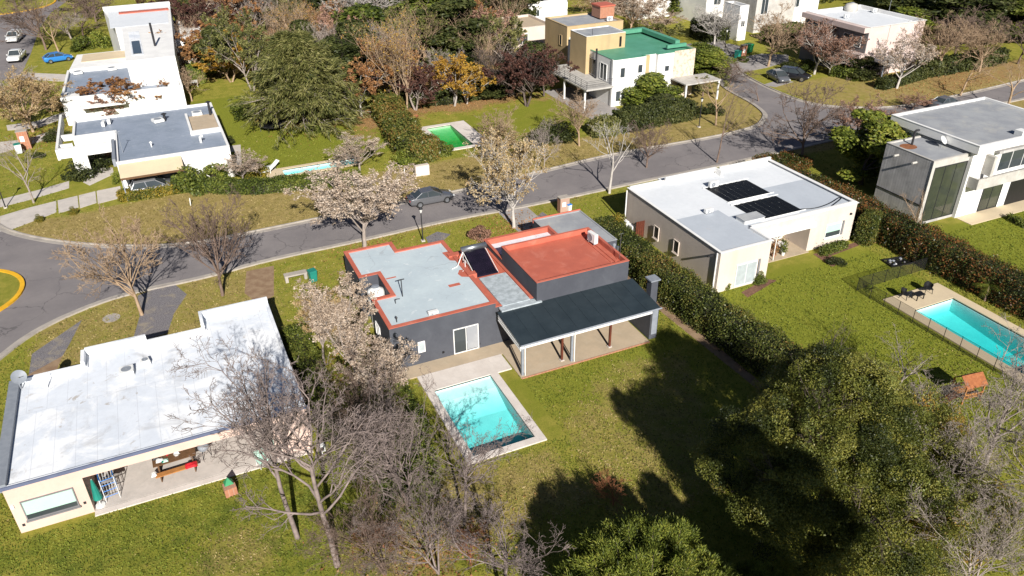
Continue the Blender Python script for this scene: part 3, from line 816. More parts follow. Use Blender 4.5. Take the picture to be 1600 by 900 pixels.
def leafy(seed, h=6, r=2.6, n=9000, size=0.12, nl=26, base=0.28, trunk_r=0.14, lump=0.32, shape='round', inner=True, shell=.45, stretch=1.0):
    rng = np.random.default_rng(seed)
    tv, bv, tips = tree_skeleton(seed + 5, h=h * 0.85, trunk=max(base * .8, .12), limbs=7, spread=36, sub=(4, 3), r=trunk_r)
    L_ = []
    for i in range(nl):
        a = rng.uniform(0, 2 * np.pi); f = rng.uniform(0, 1)
        z = base + (1 - base) * f
        if shape == 'round': rad = r * math.sqrt(max(0.02, 1 - (2 * f - 0.85) ** 2)) * 0.72
        elif shape == 'cone': rad = r * (1.02 - f) * 0.85
        elif shape == 'column': rad = r * (0.75 if f < .8 else .4)
        else: rad = r * (0.35 + 0.55 * f)
        q_ = rng.uniform(0.45, 1.0)
        s = lump * r * rng.uniform(0.7, 1.3) * (1.0 if shape != 'cone' else (1.25 - f * .8))
        L_.append([rad * q_ * math.cos(a), rad * q_ * math.sin(a), h * z - s * .6, s, s, s * rng.uniform(0.6, 0.9)])
    L_ = np.array(L_)
    C, d = crown_points(rng, n, L_, shell)
    lv = leaf_quads(rng, C, size, outward=d * 0.8, flat=0.3, stretch=stretch)
    T = make_tree(tv, bv, lv, None, None)
    T['h'] = float(np.percentile(lv[0][:, 2], 99.5)); T['r'] = float(np.percentile(np.hypot(lv[0][:, 0], lv[0][:, 1]), 97))
    return T

def conifer(seed, h=11, r=5.5, n=62000, spray=0.36, width=0.045, low=0.08):
    """broad cedar with layered drooping limbs"""
    rng = np.random.default_rng(seed)
    tv = batch_tubes(np.array([[[0, 0, z] for z in np.linspace(0, h * .96, 8)]]), np.array([0.3]), np.array([0.03]), 8)
    m_ = 240
    f = rng.uniform(0, 1, m_) ** 0.85
    az = rng.uniform(0, 2 * np.pi, m_)
    z0 = h * (low + (0.95 - low) * f)
    rl = r * (1 - f) ** 0.62 * rng.uniform(0.65, 1.08, m_) + 0.35
    st = np.stack([np.zeros(m_), np.zeros(m_), z0], 1)
    di = np.stack([np.cos(az), np.sin(az), 0.30 + rng.normal(0, .12, m_)], 1)
    P_, D = batch_grow(rng, st, di, rl, 6, 0.07, -0.09)
    bv = batch_tubes(P_, rl * 0.014 + .01, rl * 0.003 + .004, 4)
    s2 = children(rng, P_, D, rl, rl * .012, rl * .003, 9, 0.25, 48, 10, 0.42, .6, 0.0)
    P2, D2 = batch_grow(rng, s2[0], s2[1], s2[2], 3, 0.1, -0.06)
    v2, q2 = batch_tubes(P2, np.maximum(s2[3], .006), np.full(len(s2[3]), .004), 3)
    bv = (np.concatenate([bv[0], v2]), np.concatenate([bv[1], q2 + len(bv[0])]))
    C0 = np.concatenate([P_[:, 2:].reshape(-1, 3), P2.reshape(-1, 3), P2[:, 1:].reshape(-1, 3)]); D0 = np.concatenate([D[:, 2:].reshape(-1, 3), D2.reshape(-1, 3), D2[:, 1:].reshape(-1, 3)])
    k = rng.integers(0, len(C0), n)
    C = C0[k] + rng.normal(0, 0.16, (n, 3)) * np.array([1, 1, .55])
    ax = D0[k].copy(); ax[:, 2] -= 0.25
    lv = spray_quads(rng, C, ax, spray, width)
    T = make_tree(tv, bv, lv, None, None); T['h'] = h; T['r'] = r
    return T

def plant(T, name, label, cat, x, y, h, bark, leafm=None, wid=None, rz=None, group=None, z=0.0, drop=()):
    s = h / T['h']
    t = thing(name, label, cat, (x, y, z), 0, group)
    w = s if wid is None else wid / T['r']
    t.scale = (w, w, s)
    t.rotation_euler[2] = rz if rz is not None else random.uniform(0, 6.28)
    for pn, me in T['parts']:
        if pn in drop: continue
        o = bpy.data.objects.new(pn, me); COL.objects.link(o); o.parent = t
        o.material_slots[0].link = 'OBJECT'
        o.material_slots[0].material = leafm if pn == 'foliage' else bark
    return t

random.seed(7)
BARE = [bare(11, h=6, limbs=16, spread=40, sub=(7, 6, 5), trunk=.10, r=.11, minr=.012), bare(12, h=6, limbs=12, spread=36, sub=(8, 6, 5), trunk=.20, wig=.12, r=.11, minr=.012), bare(13, h=6, limbs=11, spread=46, sub=(7, 6, 5), trunk=.18, wig=.14, r=.11, minr=.012)]
SPARSE = [bare(21, h=6, limbs=6, spread=40, sub=(5, 4, 4), trunk=.35, wig=.12, minr=.009), bare(22, h=6, limbs=5, spread=32, sub=(5, 5, 3), trunk=.35, wig=.10, minr=.009)]
SEED = [bare(31, h=6, limbs=18, spread=48, sub=(7, 6, 4), leafn=14000, leafsize=.065, trunk=.07, minr=.009, lens=(.62, .46, .5, .45)), bare(32, h=6, limbs=13, spread=38, sub=(7, 6, 4), leafn=6500, leafsize=.07, trunk=.16, minr=.009)]
UPR = [bare(41, h=9, limbs=9, spread=20, sub=(7, 5, 4), trunk=.2, trop=.07, lens=(.75, .45, .45, .4), leafn=1500, leafsize=.08, trunks=2, minr=.009), bare(42, h=9, limbs=11, spread=26, sub=(6, 5, 4), trunk=.15, trop=.08, lens=(.8, .42, .45, .4), minr=.009)]
AUT = [bare(51, h=6, limbs=9, spread=38, sub=(5, 5, 3), leafn=9000, leafsize=.11, trunk=.24, trunks=2), bare(52, h=6, limbs=9, spread=44, sub=(5, 5, 3), leafn=5500, leafsize=.11, trunk=.2)]
EVER = [leafy(61, h=7, r=2.6, n=15000, size=.13, nl=34), leafy(62, h=8, r=2.2, n=15000, size=.13, nl=36, shape='column', base=.12), leafy(63, h=6, r=3.0, n=15000, size=.14, nl=32, base=.15)]
SHRUB = [leafy(71, h=1.6, r=1.0, n=3500, size=.07, nl=16, base=.02, trunk_r=.04, lump=.45), leafy(72, h=1.4, r=1.1, n=3000, size=.075, nl=14, base=.02, trunk_r=.04, lump=.4)]

# ---------------------------------------------------------------- house building helpers
def shell(root, lower, upper, zl, zr, zt, wall, roofm, capm=None, w=0.2, zb=-0.1, upperwall=None, over=0.0, roofname='roof', capname='parapet'):
    """walls up to zl on the lower outline, upper band zl..zt on the upper outline, roof sheet at zr, coping ring on top"""
    o = tuple(root.location)
    capm = capm or wall
    mb = MB(o)
    mb.sides(lower, zb if zb < zl else zl - .01, zl)
    if lower is upper or lower == upper:
        mb.sides(upper, zl, zt - .04)
        mats = [wall]
    else:
        mb.sides(upper, zl, zt - .04, 1); mb.poly(upper, zl, 1, True)
        mb.poly(lower, zl - .003, 0)
        mats = [wall, upperwall or wall]
    wl = mb.build('wall', mats, root)
    inn = offset_poly(upper, w)
    mb = MB(o); mb.poly(inn, zr)
    rf = mb.build(roofname, roofm, root)
    out = offset_poly(upper, -0.03 - over)
    n = len(upper)
    mb = MB(o)
    mb.sides(out, zt - .04, zt); mb.sides(inn, zr - .01, zt, 0, True)
    mb.add([(x, y, zt) for x, y in out + inn], [(i, (i + 1) % n, n + (i + 1) % n, n + i) for i in range(n)])
    mb.add([(x, y, zt - .04) for x, y in out + list(upper)], [(i, n + i, n + (i + 1) % n, (i + 1) % n) for i in range(n)])
    mb.build(capname, capm, root)
    return wl, rf

def opening(root, x, y, face, w, z0, h, frame, glass, mull=1, name='window', fr=0.06, sill=False, transom=None, half=None):
    """window or door set on a wall face: (x,y) is its left end seen from outside; face in 'f' (-v), 'l' (-u), 'r' (+u), 'b' (+v)"""
    o = tuple(root.location)
    dirs = {'f': ((1, 0), (0, -1)), 'l': ((0, -1), (-1, 0)), 'r': ((0, 1), (1, 0)), 'b': ((-1, 0), (0, 1))}
    a, n = dirs[face]
    def bx(mb, s0, s1, d0, d1, za, zb, m=0):
        xs_ = [x + a[0] * s0 + n[0] * d0, x + a[0] * s1 + n[0] * d1]; ys_ = [y + a[1] * s0 + n[1] * d0, y + a[1] * s1 + n[1] * d1]
        mb.box(xs_[0], xs_[1], ys_[0], ys_[1], za, zb, m)
    mb = MB(o)
    D = 0.07
    bx(mb, 0, fr, -.02, D, z0, z0 + h); bx(mb, w - fr, w, -.02, D, z0, z0 + h)
    bx(mb, fr, w - fr, -.02, D, z0 + h - fr, z0 + h); bx(mb, fr, w - fr, -.02, D, z0, z0 + fr)
    for i in range(1, mull + 1):
        c = w * i / (mull + 1)
        bx(mb, c - .025, c + .025, -.02, D - .01, z0 + fr, z0 + h - fr)
    if transom: bx(mb, w / 2 + .03, w - fr, -.02, D - .015, z0 + transom - .03, z0 + transom + .03)
    if sill: bx(mb, -.05, w + .05, 0, .14, z0 - .08, z0)
    f = mb.build(name, frame, root)
    mb = MB(o)
    if half is None: bx(mb, fr, w - fr, -.01, .03, z0 + fr, z0 + h - fr)
    else:
        bx(mb, fr, w - fr, -.01, .03, z0 + fr, z0 + h * half); 
    mb.build('pane', glass, f)
    if half is not None:
        mb = MB(o); bx(mb, fr, w - fr, .0, .045, z0 + h * half, z0 + h - fr); mb.build('blind', MT['blind'], f)
    return f

def ac_unit(x, y, z, rz, label, w=0.85, h=0.62, flat=False, group=None):
    t = thing('air_conditioner', label, 'air conditioner', (x, y, z), rz, group)
    if flat:       # lying box with its fan grille on top
        mb = MB(); mb.box(-w / 2, w / 2, -w / 2, w / 2, 0.06, 0.36); mb.build('casing', MT['ac'], t, bevel=.02)
        mb = MB(); mb.lathe(0, 0, [(w * .36, .361), (w * .36, .39), (w * .30, .39), (w * .30, .372), (0.02, .375)], 20); mb.build('fan_grille', MT['greymetal'], t)
    else:
        mb = MB(); mb.box(-w / 2, w / 2, -.16, .16, 0.1, h + .1); mb.build('casing', MT['ac'], t, bevel=.02)
        vs, k = [], 20
        mb = MB()
        for r_, yy in ((h * .4, -.162), (h * .4, -.185), (h * .34, -.185), (h * .34, -.17), (.03, -.17)):
            vs += [(-.12 + r_ * math.cos(2 * math.pi * j / k), yy, h / 2 + .1 + r_ * math.sin(2 * math.pi * j / k)) for j in range(k)]
        mb.add(vs, [(i * k + j, i * k + (j + 1) % k, (i + 1) * k + (j + 1) % k, (i + 1) * k + j) for i in range(4) for j in range(k)])
        mb.build('fan_grille', MT['greymetal'], t)
    for s in (-1, 1):
        mb = MB(); mb.box(s * w * .35 - .03, s * w * .35 + .03, -.15, .15, 0, .1); mb.build('foot', MT['greymetal'], t)
    return t

def pipe_vent(x, y, z, h, label, r=0.06, cap='cone', m='darkmetal', group=None):
    t = thing('flue_pipe', label, 'flue', (x, y, z), 0, group)
    mb = MB(); mb.tube([(0, 0, 0), (0, 0, h)], r, 10); mb.build('pipe', MT[m], t)
    mb = MB()
    if cap == 'tee': mb.tube([(-.22, 0, h), (.22, 0, h)], r * 1.1, 10)
    elif cap == 'cone': mb.lathe(0, 0, [(r * 2.2, h - .05), (r * 2.2, h), (0.01, h + .12)], 12); mb.lathe(0, 0, [(0.001, h - .05), (r * 2.2, h - .05)], 12)
    else: mb.tube([(0, 0, h), (.1, -.1, h + .08), (.3, -.15, h + .08)], r, 10)
    mb.build('cowl', MT[m], t)
    return t

# ================================================================= the dark grey house (centre)
H = thing('house', 'dark grey single-storey house with terracotta edged roof behind the pool', 'house', (18, 45, 0))
HO = tuple(H.location)
A = [(10.2, 42.05), (17.75, 42.05), (17.75, 52.4), (14.0, 52.4), (14.0, 53.9), (10.2, 53.9), (10.2, 49.45), (11.6, 49.45), (11.6, 46.2), (10.2, 46.2)]
shell(H, A, A, 2.6, 3.36, 3.45, MT['charcoal'], MT['memb_blue'], MT['terracotta'], 0.28)
Mid = [(17.752, 42.05), (20.6, 42.05), (20.6, 50.2), (17.752, 50.2)]
shell(H, Mid, Mid, 2.6, 3.02, 3.12, MT['charcoal'], MT['terracotta'], MT['terracotta'], 0.2)
mb = MB(HO); mb.box(18.2, 20.3, 41.9, 46.1, 3.0, 3.14); mb.box(17.9, 20.95, 41.35, 41.9, 3.0, 3.1); mb.build('roof', MT['memb_aged'], H)
Fr = [(20.602, 47.45), (26.3, 47.45), (26.3, 50.95), (20.602, 50.95)]
shell(H, Fr, Fr, 2.6, 3.1, 3.55, MT['charcoal'], MT['memb_white'], MT['terracotta'], 0.2)
mb = MB(HO); mb.box(20.81, 26.1, 50.70, 50.75, 3.1, 3.55); mb.build('inner_parapet_face', MT['terracotta'], H)
Rd = [(20.602, 41.5), (27.95, 41.5), (27.95, 47.448), (20.602, 47.448)]
shell(H, Rd, Rd, 3.0, 4.2, 4.6, MT['charcoal'], MT['terracotta'], MT['terracotta'], 0.18)
mb = MB(HO); mb.box(27.3, 27.5, 42.3, 46.7, 4.2, 4.28); mb.box(27.0, 27.05, 42.4, 46.2, 4.2, 4.25); mb.build('conduit', MT['terracotta'], H)
Ga = [(26.302, 47.6), (30.75, 47.6), (30.75, 53.7), (26.302, 53.7)]
shell(H, Ga, Ga, 2.3, 2.8, 2.86, MT['charcoal'], MT['slab_grey'], MT['slab_grey'], 0.1, capname='roof_edge')
mb = MB(HO); mb.box(26.25, 30.8, 53.71, 53.8, 2.55, 2.95); mb.build('roof_trim', MT['terracotta'], H)
# patches of bare terracotta on the pale membrane
mb = MB(HO)
for (px, py, w, d) in ((710, 445, .85, .35), (611, 434, .75, .16)):
    x, y = G(px, py, 3.37); mb.box(x - w / 2, x + w / 2, y - d / 2, y + d / 2, 3.36, 3.366)
for p in (((17.0, 50.6), (17.55, 50.6), (17.55, 48.9), (17.1, 49.2)), ((17.0, 46.5), (17.55, 46.2), (17.55, 47.4), (17.2, 47.5), (16.9, 47.0))):
    mb.poly([*p], 3.366)
mb.build('roof_patch', MT['terracotta'], H)
# corner boss where the roofs meet
mb = MB(HO); mb.box(17.45, 18.1, 46.25, 46.75, 3.12, 3.5); mb.box(17.2, 18.3, 49.6, 50.1, 3.12, 3.47); mb.build('roof_upstand', MT['terracotta'], H)
opening(H, 14.55, 42.05, 'f', 1.85, 0.12, 2.02, MT['white'], MT['glass'], 1, 'sliding_door', transom=.75)
mb = MB(HO); mb.box(15.53, 16.33, 41.985, 42.035, 0.25, 2.05); mb.build('lowered_blind', MT['slab_grey'], H)
opening(H, 12.02, 42.05, 'f', .5, 1.0, .85, MT['white'], MT['curtain'], 0)
opening(H, 10.2, 45.6, 'l', 1.0, 1.0, 1.0, MT['white'], MT['glass'], 1)
mb = MB(HO); mb.box(13.7, 13.85, 42.0, 42.04, .45, .6); mb.box(16.45, 16.5, 42.0, 42.04, .35, .5); mb.build('wall_socket', MT['black'], H)
# porch
mb = MB(HO)
x0, x1, ya, yb, za, zb = 17.62, 28.35, 37.75, 41.49, 2.62, 3.02
mb.add([(x0, ya, za), (x1, ya, za), (x1, yb, zb), (x0, yb, zb), (x0, ya, za - .05), (x1, ya, za - .05), (x1, yb, zb - .05), (x0, yb, zb - .05)],
       [(0, 1, 2, 3), (7, 6, 5, 4), (0, 4, 5, 1), (1, 5, 6, 2), (2, 6, 7, 3), (3, 7, 4, 0)])
for i in range(1, 10):
    x = x0 + (x1 - x0) * i / 10
    mb.add([(x - .012, ya, za + .001), (x + .012, ya, za + .001), (x + .012, yb, zb + .001), (x - .012, yb, zb + .001), (x - .012, ya, za + .02), (x + .012, ya, za + .02), (x + .012, yb, zb + .02), (x - .012, yb, zb + .02)],
           [(4, 5, 6, 7), (0, 4, 7, 3), (1, 2, 6, 5), (0, 1, 5, 4), (2, 3, 7, 6)])
mb.build('porch_roof', MT['darkroof'], H)
mb = MB(HO); mb.box(17.7, 27.75, 37.86, 37.94, 2.22, 2.53); mb.build('porch_beam', MT['white'], H)
mb = MB(HO); mb.tube([(17.6, 37.7, 2.58), (28.4, 37.7, 2.6)], .06, 8); mb.build('gutter', MT['greymetal'], H)
for z in (2.05, 2.25, 2.45):
    mb = MB(HO); mb.add([(17.66, 37.9, z), (17.72, 37.9, z), (17.72, 41.5, z + .25), (17.66, 41.5, z + .25), (17.66, 37.9, z + .1), (17.72, 37.9, z + .1), (17.72, 41.5, z + .35), (17.66, 41.5, z + .35)],
        [(3, 2, 1, 0), (4, 5, 6, 7), (0, 1, 5, 4), (1, 2, 6, 5), (2, 3, 7, 6), (3, 0, 4, 7)])
    mb.build('side_rail', MT['white'], H)
for x, y, m_ in ((17.82, 37.93, 'greymetal'), (21.5, 37.93, 'greymetal')):
    mb = MB(HO); mb.box(x - .08, x + .08, y - .06, y + .1, .07, 2.56); mb.build('porch_post', MT[m_], H)
    mb = MB(HO); mb.tube([(x + .13, y - .14, .1), (x + .13, y - .14, 2.5)], .035, 8); mb.build('downpipe', MT['white'], H)
for x, y in ((20.95, 38.3), (24.7, 38.3)):
    mb = MB(HO); mb.box(x - .07, x + .07, y - .07, y + .07, .1, 2.65); mb.build('porch_post', MT['brownpost'], H)
    mb = MB(HO); mb.box(x - .14, x + .14, y - .14, y + .14, .07, .14); mb.build('post_foot', MT['pale_path'], H)
mb = MB(HO); mb.box(27.72, 28.35, 37.95, 41.48, .0, 2.6); mb.build('barbecue_wall', MT['charcoal'], H)
mb = MB(HO); mb.box(28.4, 28.95, 39.15, 39.7, 0, 3.95); mb.build('chimney', MT['charcoal'], H)
mb = MB(HO); mb.box(28.28, 29.07, 39.03, 39.82, 3.95, 4.05); mb.build('chimney_cap', MT['greymetal'], H)
mb = MB(HO); mb.box(27.75, 28.2, 37.8, 37.95, .5, 2.5); mb.build('downpipe', MT['greymetal'], H)
mb = MB(HO); mb.box(17.65, 27.6, 37.6, 37.68, -.02, .085); mb.build('terrace_edge', MT['brick'], H)

# things on its roofs
ac_unit(*G(677, 491, 3.4), 3.37, 0, 'low white box unit at the front edge of the pale blue roof', .7, .2)
pipe_vent(*G(629, 463, 3.37), 3.36, 1.35, 'tall T-topped flue on the pale blue roof of the dark grey house', .035, 'tee')
pipe_vent(*G(618, 474, 3.37), 3.36, .3, 'short bent vent behind the front edge of the pale blue roof', .03, 'bend')
pipe_vent(*G(620, 503, 3.37), 3.36, .35, 'short dark vent at the front left corner of the pale blue roof', .035, 'cone')
t = thing('water_tank', 'white domed water tank with grey lid in the roof recess of the dark grey house', 'water tank', (10.95, 47.9, 0))
mb = MB(); mb.lathe(0, 0, [(.55, 1.6), (.62, 1.7), (.62, 2.9), (.55, 3.1), (.3, 3.25), (.28, 3.3)], 24); mb.lathe(0, 0, [(.5, .0), (.5, 1.6)], 24); mb.build('tank', MT['ac'], t, True)
mb = MB(); mb.lathe(0, 0, [(.28, 3.3), (.28, 3.36), (.01, 3.4)], 20); mb.build('lid', MT['greymetal'], t)
t = thing('solar_water_heater', 'solar water heater with silver tank and dark tubes on the terracotta roof', 'solar heater', (18.95, 47.0, 3.05))
mb = MB(); mb.tube([(-1.0, 1.9, 1.15), (1.0, 1.9, 1.15)], [.22, .22], 20); mb.build('tank', MT['steel'], t, True)
mb = MB()
for i in range(18):
    x = -.72 + i * .088
    mb.tube([(x, 1.8, 1.0), (x, -.5, .12)], .036, 6)
mb.build('collector_tubes', MT['tubes'], t)
mb = MB(); mb.add([(-.8, 1.8, .93), (.86, 1.8, .93), (.86, -.55, .04), (-.8, -.55, .04)], [(0, 1, 2, 3), (3, 2, 1, 0)]); mb.box(-.85, .9, -.62, -.52, .02, .12); mb.build('backing_panel', MT['tubes'], t)
for x in (-.88, .92):
    mb = MB(); mb.tube([(x, 1.9, .95), (x, 1.9, 0)], .025, 6); mb.tube([(x, 1.9, .95), (x, -.6, .05)], .025, 6); mb.tube([(x, 1.9, .4), (x, .6, .45)], .02, 6); mb.build('frame', MT['ac'], t)
mb = MB(); mb.tube([(-1.0, 1.6, 1.1), (-1.5, 1.2, .5), (-1.7, 1.0, .35), (-2.2, .8, .35)], .035, 8); mb.tube([(-1.0, 1.2, .6), (-1.3, .4, .3), (-1.6, .2, .3)], .035, 8); mb.build('pipe', MT['ac'], t)
ac_unit(*G(926, 372, 4.7), 4.3, math.radians(-84), 'white air conditioner inside the corner of the terracotta parapet', .95, .75)
t = thing('flue_pipe', 'twin steel flue beside the terracotta parapet and the garage roof', 'flue', (28.6, 44.6, 0))
for i, (dx, hh) in enumerate(((0, 4.3), (.32, 4.0))):
    mb = MB(); mb.tube([(dx, 0, 0), (dx, 0, hh)], .1, 12); mb.lathe(dx, 0, [(.14, hh - .1), (.14, hh + .02), (0.01, hh + .08)], 12); mb.build('pipe', MT['steel'] if i else MT['greymetal'], t)
t = thing('television_mast', 'thin mast standing on the right rim of the terracotta roof', 'mast', (27.6, 42.2, 4.6))
mb = MB(); mb.tube([(0, 0, -.1), (0, 0, 1.9)], .018, 6); mb.build('mast', MT['steel'], t)
mb = MB(); mb.tube([(-.2, 0, 1.88), (.2, 0, 1.88)], .01, 5); mb.build('antenna', MT['steel'], t)

# ================================================================= white-roofed peach house (lower left)
H = thing('house', 'peach walled house under a broad stained white roof at the lower left', 'house', (-4, 43, 0))
HO = tuple(H.location)
ZL = 2.45
up = [(-11.55, 36.85), (3.65, 36.85), (3.65, 49.2), (-.65, 49.2), (-.65, 47.5), (-4.2, 47.5), (-4.2, 47.9), (-7.75, 47.9), (-7.75, 46.4), (-11.55, 46.4)]
lo = [(-11.55, 36.85), (-8.05, 36.85), (-8.05, 40.4), (1.6, 40.4), (1.6, 36.85), (3.65, 36.85)] + up[2:]
shell(H, lo, up, ZL, 3.1, 3.2, MT['peach'], MT['memb_white'], MT['memb_white'], 0.1)
mb = MB(HO); mb.box(-11.8, 3.8, 36.78, 36.85, 3.02, 3.21); mb.build('front_gutter', mat('blue_grey_flashing', (0.12, 0.14, 0.22), rough=.5), H)
mb = MB(HO); mb.box(-11.85, -11.3, 36.86, 46.45, 2.9, 3.36); mb.build('side_flashing', MT['greymetal'], H)
mb = MB(HO)
for a, b_, y, h_ in ((-11.3, -7.8, 46.2, .25), (-7.75, -4.2, 47.7, .45), (-4.2, -.65, 47.3, .25), (-.65, 3.65, 49.0, .5)):
    mb.box(a, b_, y, y + .196, 3.2, 3.2 + h_)
mb.box(-7.95, -7.75, 46.3, 47.69, 3.2, 3.65); mb.box(-.85, -.65, 47.5, 49.2, 3.2, 3.7); mb.box(3.45, 3.646, 36.9, 49.0, 3.2, 3.34)
mb.build('back_parapet', MT['memb_white'], H)
mb = MB(HO); mb.box(-7.5, -4.6, 47.95, 48.9, 2.3, 2.42); mb.build('canopy', MT['memb_white'], H)
mb = MB(HO); mb.box(-8.04, 1.59, 36.9, 40.39, 0.0, .06); mb.build('patio_floor', MT['pale_path'], H)
mb = MB(HO); mb.box(-8.04, 3.6, 36.45, 36.84, -.02, .07); mb.build('patio_edge', MT['deck'], H)
opening(H, -6.5, 40.4, 'f', 5.5, .1, 2.1, MT['white'], MT['glass'], 3, 'patio_door')
opening(H, -11.05, 36.85, 'f', 2.45, .75, 1.3, MT['greywall'], MT['glass'], 0, sill=True, half=.28)
mb = MB(HO); mb.box(-11.5, -11.35, 36.78, 36.84, 1.75, 1.95); mb.build('wall_lamp', MT['ac'], H)
for x, z in ((-11.35, .45), (-8.4, .75)):
    mb = MB(HO); mb.box(x, x + .12, 36.8, 36.845, z, z + .14); mb.build('wall_socket', MT['darkmetal'], H)
opening(H, 3.65, 43, 'r', 1.2, .9, 1.1, MT['white'], MT['glass'], 1)
ac_unit(*G(199, 583, 3.15), 3.1, 0, 'flat white cooling unit with round fan left on the broad white roof', .8, flat=True)
ac_unit(*G(228, 568, 3.15), 3.1, .2, 'small tilted white vent box behind the round fan unit', .5, flat=True)
pipe_vent(*G(74, 605, 3.15), 3.1, .9, 'thin white bent pipe near the left end of the broad white roof', .03, 'bend', 'ac')
t = thing('satellite_dish', 'grey satellite dish at the left edge of the broad white roof', 'satellite dish', (*G(32, 605, 3.3), 3.2))
mb = MB(); mb.tube([(0, 0, 0), (0, 0, .6), (.12, -.1, .75)], .03, 6); mb.build('bracket', MT['greymetal'], t)
mb = MB(); mb.lathe(0, 0, [(.02, .0), (.25, .03), (.42, .12)], 20); mb.lathe(0, 0, [(.42, .12), (.25, .05), (.02, .02)], 20)
d = mb.build('dish', MT['greymetal'], t, True); d.location = (.12, -.1, .85); d.rotation_euler = (.9, 0, .5)
mb = MB(); mb.tube([(.15, -.15, .85), (.3, -.5, 1.1)], .015, 5); mb.build('feed_arm', MT['darkmetal'], t)

# ================================================================= cream house (centre right)
H = thing('house', 'cream house with flat white roof and black solar mats', 'house', (44, 48, 0))
HO = tuple(H.location)
up = [(35.9, 41.1), (40.75, 41.1), (40.75, 43.45), (51.95, 43.45), (51.95, 54.1), (36.1, 54.6)]
up[4] = (51.95, 54.6)
lo = [(35.9, 41.1), (40.75, 41.1), (40.75, 46.2), (47.1, 46.2), (47.1, 43.45), (51.95, 43.45), (51.95, 54.6), (36.1, 54.6)]
shell(H, lo, up, 2.45, 3.42, 3.6, MT['cream'], MT['memb_cream'], MT['white'], 0.14, over=.06)
mb = MB(HO)
for a, b_ in ((36.2, 39.5), (39.9, 45.5), (45.9, 51.9)): mb.box(a, b_, 54.35, 54.55, 3.6, 3.6 + (.15 if a < 37 else .35 if a < 41 else .28))
mb.box(45.3, 45.5, 53.4, 54.34, 3.4, 3.95); mb.box(39.9, 45.29, 54.56, 55.6, 3.3, 3.42); mb.box(51.6, 51.85, 43.6, 54.3, 3.6, 3.66)
mb.build('back_parapet', MT['white'], H)
mb = MB(HO); mb.box(40.8, 51.9, 43.52, 43.75, 3.6, 3.67); mb.build('front_ridge', MT['white'], H)
mb = MB(HO); mb.box(40.76, 47.3, 43.1, 43.44, 2.42, 2.85); mb.build('awning_box', MT['white'], H)
mb = MB(HO); mb.box(36.1, 40.6, 41.3, 47.6, 3.40, 3.426); mb.box(40.6, 42.4, 43.7, 46.2, 3.40, 3.426); mb.build('roof_patch', MT['memb_patch'], H)
mb = MB(HO); mb.box(46.4, 51.75, 44.2, 49.6, 3.40, 3.424); mb.build('roof_patch', MT['memb_patch'], H)
opening(H, 37.6, 41.1, 'f', 2.0, .15, 1.95, MT['white'], MT['curtain'], 1, 'sliding_door')
mb = MB(HO); mb.box(39.72, 39.9, 41.02, 41.09, .15, 2.15); mb.build('shutter_edge', MT['greywall'], H)
opening(H, 48.85, 43.45, 'f', 1.75, .85, 1.25, MT['white'], MT['glass'], 0, sill=True, half=.4)
mb = MB(HO); mb.box(50.65, 50.85, 43.36, 43.44, .85, 2.15); mb.build('shutter_edge', MT['greywall'], H)
opening(H, 35.93, 49.9, 'l', .75, .9, 1.15, MT['cream'], MT['darkmetal'], 0, sill=True)
opening(H, 35.93, 47.0, 'l', .75, .9, 1.15, MT['cream'], MT['darkmetal'], 0, sill=True)
opening(H, 41.2, 46.2, 'f', 3.0, .1, 2.15, MT['white'], MT['glass'], 1, 'patio_door')
opening(H, 44.4, 46.2, 'f', 2.4, .1, 2.15, MT['white'], MT['curtain'], 1, 'patio_door')
for x in (40.85, 43.4):
    mb = MB(HO); mb.box(x, x + .06, 43.3, 43.36, .05, 2.42); mb.build('glazing_post', MT['white'], H)
mb = MB(HO); mb.tube([(35.8, 54.3, 0), (35.8, 54.3, 3.5)], .06, 8); mb.tube([(35.82, 41.4, 0), (35.82, 41.4, 3.4)], .06, 8); mb.build('downpipe', MT['white'], H)
mb = MB(HO); mb.box(35.3, 35.85, 41.8, 41.9, 2.95, 3.1); mb.build('floodlight', MT['darkmetal'], H)
mb = MB(HO); mb.box(51.3, 51.45, 43.3, 43.44, 2.6, 2.75); mb.build('floodlight', MT['darkmetal'], H)
ac_unit(*G(1115, 287, 3.8), 3.42, 0, 'white box unit near the back of the flat white roof of the cream house', .9, .55)
ac_unit(*G(1107, 330, 3.6), 3.42, 0, 'white roof hatch box in the middle of the flat white roof', .75, .32)
t = thing('skylight', 'raised slatted skylight at the front of the flat white roof', 'skylight', (*G(1172, 342, 3.5), 3.42))
mb = MB(); mb.box(-1.0, 1.0, -.55, .55, 0, .28); mb.build('kerb', MT['ac'], t)
mb = MB(); mb.box(-1.05, 1.05, -.6, .6, .282, .32); [mb.box(-1.05, 1.05, y, y + .08, .321, .345) for y in np.linspace(-.55, .45, 7)]; mb.build('slat_cover', MT['slab_grey'], t)
